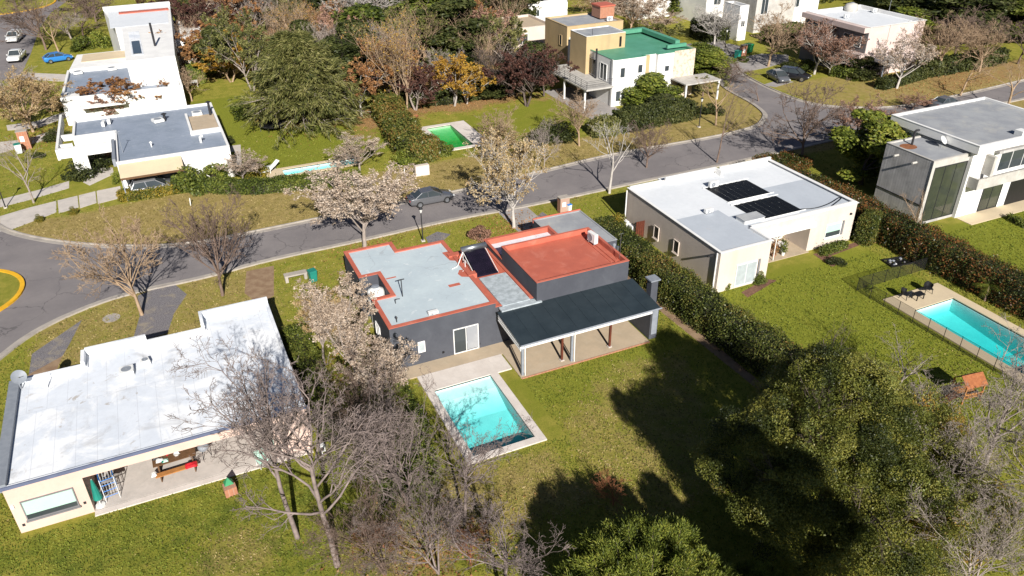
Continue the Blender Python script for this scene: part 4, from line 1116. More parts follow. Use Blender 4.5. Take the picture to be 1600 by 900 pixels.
def solar_mat(p, label):
    c = [G(*q, 3.46) for q in p]
    x0 = (c[0][0] + c[3][0]) / 2; x1 = (c[1][0] + c[2][0]) / 2; y1 = (c[0][1] + c[1][1]) / 2; y0 = (c[2][1] + c[3][1]) / 2
    t = thing('solar_mat', label, 'solar panel', ((x0 + x1) / 2, (y0 + y1) / 2, 3.43), 0, 'black solar mats on the cream house')
    w, d = (x1 - x0) / 2, (y1 - y0) / 2
    rng = random.Random(int(x0 * 100))
    n = 7
    for i in range(n):
        a = -w + 2 * w * i / n; b_ = a + 2 * w / n - .07
        mb = MB()
        s = -d
        while s < d - .1:
            e = min(d, s + rng.uniform(.9, 2.2))
            g_ = (b_ - a) * rng.choice((.5, .45, .55))
            mb.box(a, a + g_ - .015, s, e - .01, .0, .035); mb.box(a + g_ + .015, b_, s, e - .05, .0, .035)
            s = e
        mb.build('collector_strip', MT['solar'], t)
    for sy in (-1, 1):
        mb = MB(); mb.tube([(-w - .2, sy * (d + .08), .05), (w + .25, sy * (d + .08), .05)], .04, 6); mb.build('header_pipe', MT['ac'], t)
    return t
solar_mat([(1102, 292), (1168, 282), (1206, 301), (1136, 316)], 'black solar mat nearer the back of the flat white roof')
solar_mat([(1147, 320), (1216, 305), (1252, 329), (1184, 344)], 'black solar mat nearer the front of the flat white roof')
t = thing('hose', 'black hose running along the front right of the flat white roof', 'hose', (50.5, 45.5, 3.45))
mb = MB(); mb.tube([(x - 50.5, y - 45.5, .03) for x, y in smooth([G(*p, 3.45) for p in ((1252, 327), (1275, 326), (1298, 318), (1312, 308), (1316, 310), (1300, 322))], 2)], .035, 6)
mb.build('hose_line', MT['black'], t)

# ================================================================= board-marked concrete house (right)
H = thing('house', 'two-storey board-marked concrete house with big windows at the right edge', 'house', (68, 47, 0))
HO = tuple(H.location)
wg = [(59.45, 42.95), (63.9, 42.95), (63.9, 48.1), (59.45, 48.1)]
shell(H, wg, wg, 3, 6.08, 6.2, MT['concrete'], MT['slab_grey'], MT['concrete_light'], .16)
mb = MB(HO); mb.box(59.4, 63.88, 42.89, 42.94, 5.55, 6.15); mb.box(59.4, 59.75, 42.89, 42.94, 0, 5.55); mb.build('front_frame', MT['concrete_light'], H)
opening(H, 59.78, 42.95, 'f', 4.05, .3, 5.2, MT['darkmetal'], MT['glass_green'], 2)
mn = [(63.902, 42.6), (76, 42.6), (76, 51.4), (63.902, 51.4)]
shell(H, mn, mn, 3, 6.3, 6.4, MT['white'], MT['slab_grey'], MT['white'], .2)
rp = [(63.5, 42.0), (76.3, 42.0), (76.3, 51.6), (63.5, 51.6)]
shell(H, rp, rp, 6.45, 7.02, 7.2, MT['white'], MT['slab_grey'], MT['white'], .22, zb=6.42)
mb = MB(HO); mb.poly(rp, 6.41, 0, True); mb.build('soffit', MT['concrete_light'], H)
mb = MB(HO); mb.box(63.52, 76, 51.0, 51.59, 5.9, 6.40); mb.build('back_beam', MT['concrete'], H)
mb = MB(HO); mb.box(64.1, 80, 41.55, 42.58, 3.1, 3.3); mb.box(64.1, 80, 41.55, 41.7, 3.3, 4.1); mb.box(64.1, 64.25, 41.7, 42.58, 3.3, 4.1); mb.build('balcony', MT['concrete_light'], H)
mb = MB(HO); mb.box(66.6, 80, 42.1, 42.56, 5.9, 6.15); mb.build('window_hood', MT['concrete'], H)
mb = MB(HO); mb.box(65.6, 66.0, 41.7, 42.6, 4.1, 5.9); mb.build('fin_wall', MT['concrete_light'], H)
opening(H, 67.6, 42.6, 'f', 6.5, 3.9, 1.9, MT['white'], MT['glass'], 3)
opening(H, 66.7, 42.6, 'f', 2.6, .1, 2.6, MT['darkmetal'], MT['glass_green'], 1, 'sliding_door')
mb = MB(HO); mb.box(70.4, 80, 42.50, 42.59, .05, 2.7); mb.build('dark_opening', MT['black'], H)
mb = MB(HO); mb.box(59.38, 59.44, 43.0, 48.1, 1.95, 2.0); mb.build('formwork_joint', MT['black'], H)
for p in ((1406, 238), (1428, 245)):
    mb = MB(HO); y_ = 44.6 if p[0] > 1415 else 46.6
    mb.tube([(59.45, y_, 5.5), (58.9, y_, 5.5)], .1, 10); mb.build('spout', MT['concrete_light'], H)
pipe_vent(*G(1425, 225, 6.15), 6.08, 1.3, 'dark bent flue rising from the rusty patch on the concrete wing', .1, 'bend')
mb = MB(); mb.poly([(x, y) for x, y in [(60.6 + math.cos(a) * .8, 46.7 + math.sin(a) * .7) for a in np.linspace(0, 6.28, 14)[:-1]]], 6.086); mb.v = [(x - HO[0], y - HO[1], z) for x, y, z in mb.v]; mb.build('rust_stain', MT['rust'], H)
t = thing('satellite_dish', 'white satellite dish on the roof of the concrete wing', 'satellite dish', (*G(1470, 230, 6.1), 6.08))
mb = MB(); mb.tube([(0, 0, 0), (0, 0, .5)], .03, 6); mb.build('bracket', MT['greymetal'], t)
mb = MB(); mb.lathe(0, 0, [(.02, .0), (.25, .03), (.4, .12)], 20); mb.lathe(0, 0, [(.4, .12), (.25, .05), (.02, .02)], 20)
d = mb.build('dish', MT['ac'], t, True); d.location = (0, 0, .65); d.rotation_euler = (.9, 0, .3)
t = thing('roof_hatch', 'white hatch at the right of the big grey roof', 'hatch', (*G(1595, 210, 7.1), 7.02))
mb = MB(); mb.box(-.4, .4, -.4, .4, 0, .5); mb.build('hatch_box', MT['ac'], t, bevel=.02)

# ================================================================= grey-pink two-storey house (upper right)
H = thing('house', 'two-storey house with pale pink side wall and grey window front, upper right', 'house', (96, 86, 0))
HO = tuple(H.location)
gp_ = [(90.9, 80.6), (101.4, 80.6), (101.4, 92.8), (90.9, 92.8)]
shell(H, gp_, gp_, 3.2, 6.55, 7.0, MT['pinkwall'], MT['memb_cream'], MT['white'], .25, over=.1)
mb = MB(HO); mb.box(90.8, 90.89, 80.6, 92.8, 3.5, 6.2); mb.box(90.8, 90.89, 80.6, 92.8, 0, 2.8); mb.build('grey_facing', MT['greywall'], H)
mb = MB(HO); mb.box(89.9, 90.89, 80.6, 92.8, 6.25, 6.95); mb.box(89.7, 90.89, 80.4, 92.8, 2.85, 3.4); mb.build('overhang', MT['pinkwall'], H)
mb = MB(HO); mb.box(94.6, 95.0, 80.52, 80.59, .2, 6.9); mb.build('chimney_breast', MT['pinkwall'], H)
opening(H, 90.8, 84.9, 'l', 3.3, 4.0, 1.5, MT['white'], MT['glass'], 1)
opening(H, 90.8, 90.8, 'l', 2.6, 4.0, 1.5, MT['white'], MT['glass'], 1)
opening(H, 90.8, 84.2, 'l', 2.4, .2, 2.2, MT['white'], MT['glass'], 1, 'door')
opening(H, 90.8, 89.6, 'l', 2.4, .2, 2.2, MT['white'], MT['glass'], 1, 'door')
mb = MB(HO); mb.box(91.6, 96.0, 77.6, 80.5, 2.5, 2.62); mb.build('carport_roof', MT['slab_grey'], H)
for x in (91.8, 95.8):
    mb = MB(HO); mb.box(x - .06, x + .06, 77.7, 77.82, 0, 2.5); mb.build('carport_post', MT['greymetal'], H)
mb = MB(HO); [mb.box(90.9 + .0, 91.1, y, y + .3, .0, 2.8) for y in (80.62,)]; mb.build('corner_pier', MT['white'], H)
t = thing('water_tank', 'round cream water tank on the roof of the pale pink house', 'water tank', (*G(1330, 13, 6.9), 6.55))
mb = MB(); mb.lathe(0, 0, [(.95, 0), (1.0, .2), (1.0, .7), (.8, 1.0), (.3, 1.15), (.01, 1.18)], 24); mb.build('tank', MT['concrete_light'], t, True)
mb = MB(); mb.lathe(0, 0, [(.3, 1.15), (.3, 1.22), (.01, 1.25)], 16); mb.build('lid', MT['greymetal'], t)
for i, (p, l) in enumerate((((1366, 18), 'white box unit beside the mast on the pale pink house'), ((1322, 27), 'small white vent at the front of the pale pink house roof'))):
    ac_unit(*G(*p, 6.7), 6.55, 0, l, .8, .5)
t = thing('television_mast', 'tall television mast on the roof of the pale pink house', 'mast', (*G(1388, 22, 6.6), 6.55))
mb = MB(); mb.tube([(0, 0, 0), (0, 0, 5.5)], .035, 6); mb.build('mast', MT['steel'], t)
mb = MB(); mb.tube([(-.5, 0, 4.9), (.5, 0, 4.9)], .02, 5); mb.tube([(-.3, 0, 4.5), (.3, 0, 4.5)], .02, 5); mb.build('antenna', MT['steel'], t)

# ================================================================= white house with green roof
H = thing('house', 'two-storey white house with green painted roof and balcony', 'house', (58, 91, 0))
HO = tuple(H.location)
wg = [(52.6, 84.8), (57.4, 84.8), (57.4, 85.3), (59.2, 85.3), (59.2, 84.8), (64.9, 84.8), (64.9, 96.9), (52.6, 96.9)]
shell(H, wg, wg, 3, 5.7, 5.98, MT['white'], MT['green_roof'], MT['green_roof'], .22)
mb = MB(HO); mb.box(57.41, 58.1, 85.0, 85.29, 0, 5.9); mb.build('ochre_strip', MT['beige'], H)
mb = MB(HO); mb.box(61.7, 64.95, 84.72, 84.79, 0, 6.1); mb.box(64.91, 64.96, 84.8, 88, 0, 6.1); mb.build('stone_cladding', MT['stone'], H)
mb = MB(HO); mb.box(52.5, 52.59, 84.75, 85.1, 0, 6.0); mb.build('corner_trim', MT['white'], H)
mb = MB(HO); mb.box(64.0, 64.7, 88, 96.9, 5.98, 6.5); mb.box(59.5, 64, 96.2, 96.9, 5.98, 6.5); mb.box(61.8, 64.8, 86.6, 87.0, 5.98, 6.4); mb.build('green_parapet', MT['green_roof'], H)
tw = [(52.0, 90.8), (57.9, 90.8), (57.9, 95.2), (52.0, 95.2)]
shell(H, tw, tw, 3, 7.6, 7.7, MT['beige'], MT['slab_grey'], MT['white'], .12)
mb = MB(HO); mb.box(57.0, 57.3, 90.72, 90.79, 5.9, 7.2); mb.build('tower_window', MT['black'], H)
mb = MB(HO); mb.tube([(52.9, 90.9, 7.7), (52.9, 90.9, 8.6)], .03, 5); mb.build('antenna', MT['darkmetal'], H)
for y in (88.0, 90.9): opening(H, 52.6, y, 'l', 1.7, 2.95, 2.1, MT['white'], MT['glass'], 1, 'balcony_door')
for y in (93.5,): opening(H, 52.6, y, 'l', 1.2, 3.5, 1.4, MT['white'], MT['glass'], 0)
for x, z, hh in ((53.6, 3.6, 1.3), (56.2, 3.9, 1.1), (53.1, .6, 1.4), (60.3, 3.6, .8)):
    opening(H, x, 84.8, 'f', .75, z, hh, MT['white'], MT['glass'], 0)
mb = MB(HO); mb.tube([(52.3, 88.6, 2.8), (52.3, 88.6, 6.6)], .13, 10); mb.build('flue', MT['darkmetal'], H)
mb = MB(HO); mb.box(48.6, 52.58, 84.4, 96.5, 2.62, 2.8); mb.build('balcony_floor', MT['concrete_light'], H)
mb = MB(HO)
for y in np.linspace(84.5, 96.4, 9): mb.tube([(48.7, y, 2.8), (48.7, y, 3.8)], .03, 5)
for z in (3.1, 3.35, 3.6, 3.8): mb.tube([(48.7, 84.5, z), (48.7, 96.4, z)], .02, 5); mb.tube([(48.7, 84.5, z), (52.5, 84.5, z)], .02, 5)
mb.build('balcony_railing', MT['darkmetal'], H)
for y in (85, 90.5, 96):
    mb = MB(HO); mb.box(48.7, 48.9, y, y + .2, 0, 2.62); mb.build('balcony_post', MT['white'], H)
mb = MB(HO); mb.box(61.4, 66.9, 81.3, 84.7, 2.5, 2.66); mb.build('porch_roof', MT['concrete_light'], H)
for x in (61.6, 66.7):
    mb = MB(HO); mb.box(x - .1, x + .1, 81.4, 81.6, 0, 2.5); mb.build('porch_post', MT['white'], H)

H = thing('house', 'ochre two-storey house with grey flat roof behind the green-roofed house', 'house', (59, 105, 0))
HO = tuple(H.location)
bg = [(54.9, 101.5), (64.2, 101.5), (64.2, 108.5), (54.9, 108.5)]
shell(H, bg, bg, 3, 6.4, 6.6, MT['beige'], MT['slab_grey'], MT['beige'], .25)
opening(H, 54.9, 103.8, 'l', .8, 3.6, 1.5, MT['beige'], MT['glass'], 0); opening(H, 55.3, 101.5, 'f', 1.0, 3.6, 1.5, MT['white'], MT['curtain'], 0)
mb = MB(HO); mb.box(61.7, 64.1, 104, 106.5, 6.6, 8.2); mb.build('chimney_block', MT['brick'], H)
mb = MB(HO); mb.box(61.6, 64.2, 103.9, 106.6, 8.2, 8.4); mb.build('block_cap', MT['terracotta'], H)
ac_unit(62.5, 102.6, 6.4, 0, 'white box unit on the ochre house beside its brick block', .9, .6)

# ================================================================= pale grey house with carport (left)
H = thing('house', 'pale grey house with ribbed roof and a carport in front', 'house', (-1, 88, 0))
HO = tuple(H.location)
mnp = [(-5.3, 82.0), (5.35, 82.0), (5.35, 98.0), (-9.4, 98.6), (-9.4, 92.0), (-5.3, 92.0)]
mnp = [(-5.3, 82.0), (5.35, 82.0), (5.35, 98.2), (-9.4, 98.2), (-9.4, 92.2), (-5.3, 92.2)]
shell(H, mnp, mnp, 2.5, 3.15, 3.4, MT['white'], MT['memb_grey'], MT['white'], .22)
mb = MB(HO); mb.box(-10.9, -10.65, 88.4, 101.0, 2.3, 3.4); mb.box(-10.64, -5.31, 88.4, 88.9, 2.4, 3.4); mb.box(-10.64, -9.42, 93.5, 93.9, 2.6, 3.2); mb.box(-10.64, -9.42, 90.4, 90.7, 2.6, 3.2); mb.build('frame_beam', MT['white'], H)
mb = MB(HO); mb.box(-9.6, -8.2, 88.5, 88.8, 0, 2.4); mb.build('front_pier', MT['white'], H)
mb = MB(HO); mb.box(-5.6, -5.31, 82.0, 88.39, 3.0, 3.75); mb.build('side_fin', MT['greymetal'], H)
mb = MB(HO); mb.box(2.4, 5.1, 88.0, 94.2, 3.16, 3.24); mb.build('sand_roof_panel', MT['tan_slab'], H)
mb = MB(HO); mb.box(2.1, 5.2, 87.6, 87.95, 3.16, 3.6); mb.box(2.1, 2.35, 88, 94.4, 3.16, 3.6); mb.build('panel_upstand', MT['white'], H)
mb = MB(HO); mb.add([(-5.2, 79.8, 2.38), (.6, 79.8, 2.38), (.6, 81.97, 3.06), (-5.2, 81.97, 3.06), (-5.2, 79.8, 2.48), (.6, 79.8, 2.48), (.6, 81.97, 3.16), (-5.2, 81.97, 3.16)],
    [(3, 2, 1, 0), (4, 5, 6, 7), (0, 1, 5, 4), (1, 2, 6, 5), (2, 3, 7, 6), (3, 0, 4, 7)]); mb.build('carport_roof', MT['tan_deck'], H)
mb = MB(HO); mb.box(-5.2, .6, 79.7, 79.79, 2.32, 2.5); mb.build('carport_fascia', MT['darkwood'], H)
for x in (-5.1, .5):
    mb = MB(HO); mb.box(x - .05, x + .05, 80.0, 80.1, 0, 2.4); mb.build('carport_post', MT['greymetal'], H)
mb = MB(HO); mb.box(-4.6, .5, 81.93, 81.99, .1, 2.4); mb.build('garage_door', MT['darkmetal'], H)
mb = MB(HO); mb.box(-8.1, -5.4, 92.1, 92.19, .1, 2.3); mb.build('entrance_door', MT['darkwood'], H)
for p, r_, l in (((247, 190), .3, 'white cooling unit with round fan in the middle of the ribbed grey roof'), ((308, 179), 0, 'white cooling unit beside the flue at the back of the ribbed grey roof')):
    ac_unit(*G(*p, 3.2), 3.16, r_, l, 1.1, flat=True)
pipe_vent(*G(329, 180, 3.2), 3.16, 1.6, 'tall black flue at the back right of the ribbed grey roof', .13)
pipe_vent(*G(258, 188, 3.2), 3.16, .8, 'short black flue beside the middle unit of the ribbed grey roof', .14)
pipe_vent(*G(192, 238, 3.2), 3.16, 2.2, 'thin slanting antenna pole at the left of the ribbed grey roof', .03, 'tee', 'greymetal')
for p, l in (((163, 197), 'left white frame of the pair on the ribbed grey roof'), ((172, 193), 'right white frame of the pair on the ribbed grey roof')):
    ac_unit(*G(*p, 3.2), 3.16, 1.4, l, .9, .5)
pipe_vent(*G(237, 229, 3.2), 3.16, .5, 'small white vent near the front of the ribbed grey roof', .07, 'cone', 'ac')
pipe_vent(*G(314, 222, 3.2), 3.16, .6, 'white bent pipe in front of the sand coloured roof panel', .12, 'bend', 'ac')

# ================================================================= white house behind it, with tower
H = thing('house', 'white flat-roofed house with grey roof and taller white tower, upper left', 'house', (-3, 118, 0))
HO = tuple(H.location)
w1 = [(-11.0, 108.5), (2.9, 106.6), (2.9, 120.5), (-10.2, 122.5)]
w1 = [(-11.0, 107.8), (2.9, 107.2), (2.9, 121), (-10.6, 121.8)]
shell(H, w1, w1, 2.6, 3.05, 3.4, MT['white'], MT['memb_grey'], MT['white'], .25)
mb = MB(HO); mb.box(1.2, 2.6, 107.5, 119.5, 3.06, 3.35); mb.box(-11, -8.9, 107.6, 110, 3.06, 3.5); mb.box(-9.0, -4, 106, 107.1, 2.3, 2.5); mb.build('white_roof_panel', MT['white'], H)
w2 = [(-2.9, 121.81), (3.1, 121.81), (3.6, 141.5), (-5.3, 141.5), (-4.2, 131.0), (-2.9, 131.0)]
w2 = [(-2.9, 110.3), (2.89, 110.3), (4.8, 146), (-5.2, 146), (-3.7, 131.0), (-2.9, 131.0)]
mb = MB(HO); mb.prism(w2, -.1, 6.4); mb.build('tower_wall', MT['white'], H)
mb = MB(HO); mb.prism([(-4.4, 131.5), (3.6, 131.5), (4.2, 144.8), (-4.6, 144.8)], 6.401, 6.43); mb.build('tower_roof', MT['memb_cream'], H)
mb = MB(HO); mb.box(-3.0, 4.3, 141.5, 143, 6.431, 6.55); mb.build('tower_roof_strip', MT['terracotta'], H)
mb = MB(HO); mb.box(-5.2, 4.8, 145.4, 146, 6.44, 7.0); mb.build('tower_parapet', MT['white'], H)
mb = MB(HO); mb.box(-1.9, -.9, 113.5, 121.0, 6.402, 6.5); mb.build('roof_light', MT['glass_green'], H)
mb = MB(HO); mb.box(-2.1, -.7, 112.8, 127.5, 6.401, 6.44); mb.build('roof_light_surround', MT['memb_white'], H)
mb = MB(HO); mb.tube([(.9, 117, 6.45), (.9, 117, 9.4)], .14, 8); mb.build('flue', MT['darkmetal'], H)
w3 = [(-10.4, 122.6), (-2.91, 122.6), (-2.91, 131), (-9.6, 131)]
mb = MB(HO); mb.prism(w3, -.1, 3.3); mb.build('terrace_wall', MT['white'], H)
mb = MB(HO); mb.prism([(-9.0, 126), (-3.2, 126), (-3.2, 130.5), (-8.8, 130.5)], 3.301, 3.35); mb.build('terrace_floor', MT['tan_deck'], H)
for p, l in (((122, 115), 'leftmost round-fan unit on the grey roof of the white house'), ((175, 109), 'middle round-fan unit on the grey roof of the white house'), ((239, 108), 'rightmost small unit on the grey roof of the white house')):
    ac_unit(*G(*p, 3.1), 3.06, .1, l, 1.1, flat=True)

# ================================================================= far buildings
def far_block(label, x0, x1, y0, y1, h, wall, roof, wins=(), name='house', capm='white'):
    H = thing(name, label, 'house', ((x0 + x1) / 2, (y0 + y1) / 2, 0))
    p = [(x0, y0), (x1, y0), (x1, y1), (x0, y1)]
    shell(H, p, p, min(2.5, h - 1), h - .35, h, MT[wall], MT[roof], MT[capm], .25)
    for (face, s, w, z, hh) in wins:
        if face == 'f': opening(H, x0 + s, y0, 'f', w, z, hh, MT['white'], MT['glass'], 1)
        else: opening(H, x0, y1 - s, 'l', w, z, hh, MT['white'], MT['glass'], 1)
    return H
def fb(px, py, h, w, d, *a, **k):
    x, y = G(px, py); return far_block(a[0], x, x + w, y, y + d, h, *a[1:], **k)
fb(990, 32, 7, 8, 9, 'white two-storey house with tall dark windows behind the bare pink tree', 'white', 'memb_cream', (('f', .6, 1.2, 3.6, 2.2), ('f', 3, 1.2, 3.4, 2.6), ('f', 5.4, 1.2, 3.4, 2.6), ('l', 2, 1.4, 3.6, 2)))
fb(1100, 40, 6.5, 13, 10, 'white and grey modern house with overhang, top right of centre', 'white', 'slab_grey', (('f', 1.5, 1.6, 3.4, 1.6), ('f', 6, 2.5, 3.4, 1.8)))
fb(1150, 64, 5.6, 1.8, 4, 'narrow white gate tower with small dark window beside the paved drive', 'white', 'slab_grey', (('f', .5, .8, 2.2, 1.0),), name='gate_tower')
fb(1176, 52, 8.5, 8.5, 9, 'tall pale concrete house with white wing at the top of the frame', 'concrete_light', 'slab_grey', (('f', 1, 1.5, 3, 4),))
fb(1218, 46, 6.5, 8, 8, 'white wing stepping down beside the green hedge at the top right', 'white', 'memb_cream', (('f', 2, 1.5, 3.5, 1.4),))
fb(826, 36, 3.6, 8, 12, 'low white building with grey roof above the ochre house', 'white', 'memb_grey', (('f', 1, 1.2, 1, 1.2),))
fb(790, 78, 3.2, 8.5, 9, 'low sand coloured building with brown patio behind the bare trees', 'cream', 'tan_slab', (('f', 2, 2, .6, 1.6),), capm='cream')
fb(172, -8, 5.0, 12, 10, 'far white house cut off by the top edge above the white tower', 'white', 'memb_grey')
fb(282, 100, 3.4, 4.5, 16, 'bright white annexe between the white tower and the autumn trees', 'white', 'white')
fb(300, 36, 3.2, 12, 10, 'sand coloured wall and court beyond the white annexe', 'cream', 'tan_slab', capm='cream')
fb(404, 40, 4.2, 6, 8, 'pale gabled house glimpsed between the orange trees', 'white', 'memb_white')
fb(760, 20, 3.0, 6, 8, 'grey wall glimpsed between dark trees at the top centre', 'greywall', 'slab_grey')
fb(1492, -2, 4.5, 14, 10, 'far pale house hidden among the dark trees, top right', 'white', 'memb_cream')



# ================================================================= hedges
def hedge(name, label, path, width, h, leafm, n, size=.1, cat='hedge', seed=1, wobble=.3, core=True, group=None):
    """clipped or loose hedge following a ground path: hedge > foliage, stems"""
    rng = np.random.default_rng(seed)
    pts = np.array(path); seg = np.linalg.norm(np.diff(pts, axis=0), axis=1); cum = np.concatenate([[0], np.cumsum(seg)]); Lg = cum[-1]
    c = pts.mean(0)
    t = thing(name, label, cat, (float(c[0]), float(c[1]), 0), 0, group)
    def at(s):
        i = np.clip(np.searchsorted(cum, s, side='right') - 1, 0, len(seg) - 1)
        f = (s - cum[i]) / seg[i]
        p = pts[i] + (pts[i + 1] - pts[i]) * f[:, None]
        d = (pts[i + 1] - pts[i]) / seg[i][:, None]
        return p, np.stack([-d[:, 1], d[:, 0]], 1)
    s = rng.uniform(0, Lg, n); p, nn = at(s)
    lump = (np.sin(s * 2.1 + seed) * .5 + np.sin(s * 4.7 + seed * 2) * .3 + np.sin(s * .7) * .4) * wobble
    hw = width / 2 * (1 + .22 * lump); hh = h * (1 + .13 * lump)
    per = hh * 2 + hw * 2
    u = rng.uniform(0, 1, n) * per
    off = np.zeros(n); z = np.zeros(n)
    a = u < hh; b_ = (u >= hh) & (u < hh + 2 * hw); d_ = ~(a | b_)
    off[a], z[a] = -hw[a], u[a]; off[b_], z[b_] = u[b_] - hh[b_] - hw[b_], hh[b_]; off[d_], z[d_] = hw[d_], per[d_] - u[d_]
    rnd = np.clip(z / hh, 0, 1) ** 6 * (np.abs(off) / np.maximum(hw, .01)) ** 4
    off *= 1 - .18 * rnd; z *= 1 - .10 * rnd
    out = np.zeros((n, 3)); out[:, :2] = nn * np.sign(off)[:, None] * (z < hh * .97)[:, None]; out[:, 2] = z > hh * .9
    ins = rng.exponential(.08, n) * (1 + wobble)
    C = np.zeros((n, 3)); C[:, :2] = p + nn * off[:, None]; C[:, 2] = z
    C -= out * ins[:, None]; C += rng.normal(0, .05 + .08 * wobble, (n, 3)); C[:, 2] = np.maximum(C[:, 2], .02)
    for e, sg in ((0, -1), (Lg * .9999, 1)):          # rounded ends
        k = int(n * min(.2, width / (Lg + width) * .6)); pe, ne = at(np.full(k, e)); tg = np.stack([ne[:, 1], -ne[:, 0]], 1) * sg
        lat = rng.uniform(-1, 1, k); zz = rng.uniform(0, 1, k)
        Ce = np.zeros((k, 3)); Ce[:, :2] = pe + ne * (lat * width / 2)[:, None] + tg * (.35 * np.sqrt(1 - lat ** 2) - .2 + rng.normal(0, .12, k))[:, None]; Ce[:, 2] = zz * h * .97
        oe = np.zeros((k, 3)); oe[:, :2] = tg; C = np.concatenate([C, Ce]); out = np.concatenate([out, oe])
    V_, Q_, T_ = leaf_quads(rng, C - np.array([c[0], c[1], 0]), size, outward=out * .8, flat=.2)
    k2 = int(len(C) * .06)                              # stray shoots
    j = rng.integers(0, len(C), k2); C2 = C[j] - np.array([c[0], c[1], 0]) + np.stack([rng.normal(0, .1, k2), rng.normal(0, .1, k2), np.abs(rng.normal(0, .16, k2))], 1)
    v2, q2, t2 = leaf_quads(rng, C2, size * .9); Q_ = np.concatenate([Q_, q2 + len(V_)]); V_ = np.concatenate([V_, v2]); T_ = np.concatenate([T_, t2])
    quad_mesh('foliage', V_, Q_, leafm, t, attrs={'tint': ('FACE', T_)})
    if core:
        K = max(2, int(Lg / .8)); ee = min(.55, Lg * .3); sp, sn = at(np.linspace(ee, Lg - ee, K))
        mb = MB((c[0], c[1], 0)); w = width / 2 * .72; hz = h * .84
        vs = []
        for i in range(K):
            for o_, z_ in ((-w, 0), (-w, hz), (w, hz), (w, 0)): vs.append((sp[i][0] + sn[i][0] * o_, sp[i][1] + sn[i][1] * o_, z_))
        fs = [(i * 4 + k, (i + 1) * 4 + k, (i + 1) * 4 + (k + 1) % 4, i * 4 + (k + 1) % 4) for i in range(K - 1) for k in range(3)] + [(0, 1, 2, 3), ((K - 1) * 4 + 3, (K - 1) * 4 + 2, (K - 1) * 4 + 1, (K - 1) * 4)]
        mb.add(vs, fs); mb.build('shaded_core', L_CORE, t)  # solid block filling the hedge, inner shade put into its colour
    return t

hedge('hedge', 'long tall green hedge with amber tips between the dark grey house and the cream house', [(32.1, 52.5), (32.4, 46), (32.5, 38), (33.0, 32), (33.4, 26)], 2.6, 2.4, L_HEDGE, 46000, .07, seed=3, wobble=.55)
hedge('hedge', 'tall red-tipped hedge between the cream house lawn and the concrete house', [(54.0, 58), (54.6, 52), (54.9, 45), (54.8, 37), (54.9, 30), (55.2, 22)], 2.6, 2.6, L_HEDGER, 50000, .075, seed=5, wobble=.55)
hedge('hedge', 'short clipped hedge block beside the right corner of the cream house', [(52.3, 42.4), (54.2, 43.2)], 1.5, 2.5, L_HEDGE, 7000, .075, seed=6)
hedge('hedge', 'dense dark green hedge along the pavement in front of the lap pool', [G(300, 296), G(400, 300), G(480, 292), G(560, 285)], 1.8, 1.15, L_MID, 14000, .11, seed=7, wobble=.7)
hedge('hedge', 'low yellow clipped hedge in front of the carport', [G(192, 313), G(240, 307), G(282, 299)], 1.2, 1.0, L_HEDGEY, 7000, .09, seed=8)
hedge('hedge', 'thick green hedge climbing uphill between the two back gardens', [G(603, 178), G(620, 205), G(640, 240), G(668, 254)], 3.4, 2.6, L_HEDGE, 17000, .13, seed=9, wobble=.8)
hedge('hedge', 'grey-green feathery hedge in front of the green-roofed house', [G(965, 205), G(1000, 198), G(1040, 190), G(1072, 184)], 2.4, 2.4, L_DARK, 14000, .12, seed=10, wobble=.6)
hedge('hedge', 'loose brownish hedge left of the feathery hedge by the street', [G(925, 212), G(960, 207)], 2.2, 1.8, L_OLIVE, 5000, .12, seed=11, wobble=.8)
hedge('hedge', 'dark hedge row behind the dry verge at the upper right', [G(1440, 118), G(1480, 112), G(1520, 104), G(1560, 96)], 2.6, 2.0, L_DARK, 9000, .17, seed=12, wobble=.8)
hedge('hedge', 'dark clipped hedge in front of the carport of the pale pink house', [G(1374, 139), G(1410, 130), G(1440, 121)], 1.6, 1.3, L_DARK, 5000, .15, seed=13)
hedge('hedge', 'low green hedge under the window of the grey-pink house front', [G(1300, 117), G(1340, 126)], 1.6, 1.4, L_MID, 3500, .15, seed=14)
hedge('hedge', 'glossy dark green hedge beside the white annexe', [G(288, 130), G(318, 126)], 3.2, 2.2, L_MID, 7000, .16, seed=15)
hedge('hedge', 'dark hedge at the foot of the trees behind the green pool garden', [G(630, 166), G(700, 160), G(760, 150), G(815, 140)], 2.4, 1.8, L_DARK, 9000, .17, seed=16, wobble=.8)
hedge('hedge', 'green hedge with low shrubs at the top of the cream house drive', [G(1222, 250), G(1262, 262)], 1.2, .9, L_HEDGER, 3500, .09, seed=17)
hedge('hedge', 'small bright border hedge at the right edge behind the concrete house lawn', [G(1575, 342), G(1602, 356)], .6, .5, L_MID, 900, .08, seed=18)
hedge('hedge', 'low green planting under the window of the cream house', [G(1285, 398), G(1318, 386)], .7, .6, L_MID, 2500, .07, seed=19)
hedge('hedge', 'green hedge beside the white stepped wing at the top right', [G(1195, 64), G(1245, 56)], 2.5, 2.2, L_MID, 3500, .2, seed=20)
hedge('hedge', 'dark scrub bank behind the paved drive of the gate tower', [G(1090, 62), G(1125, 58)], 5, 3.0, L_DARK, 6000, .2, seed=21, wobble=1)
hedge('hedge', 'bushy olive scrub below the gate tower beside the upper drive', [G(1082, 100), G(1110, 95)], 4.5, 2.2, L_MID, 6000, .18, seed=22, wobble=1)

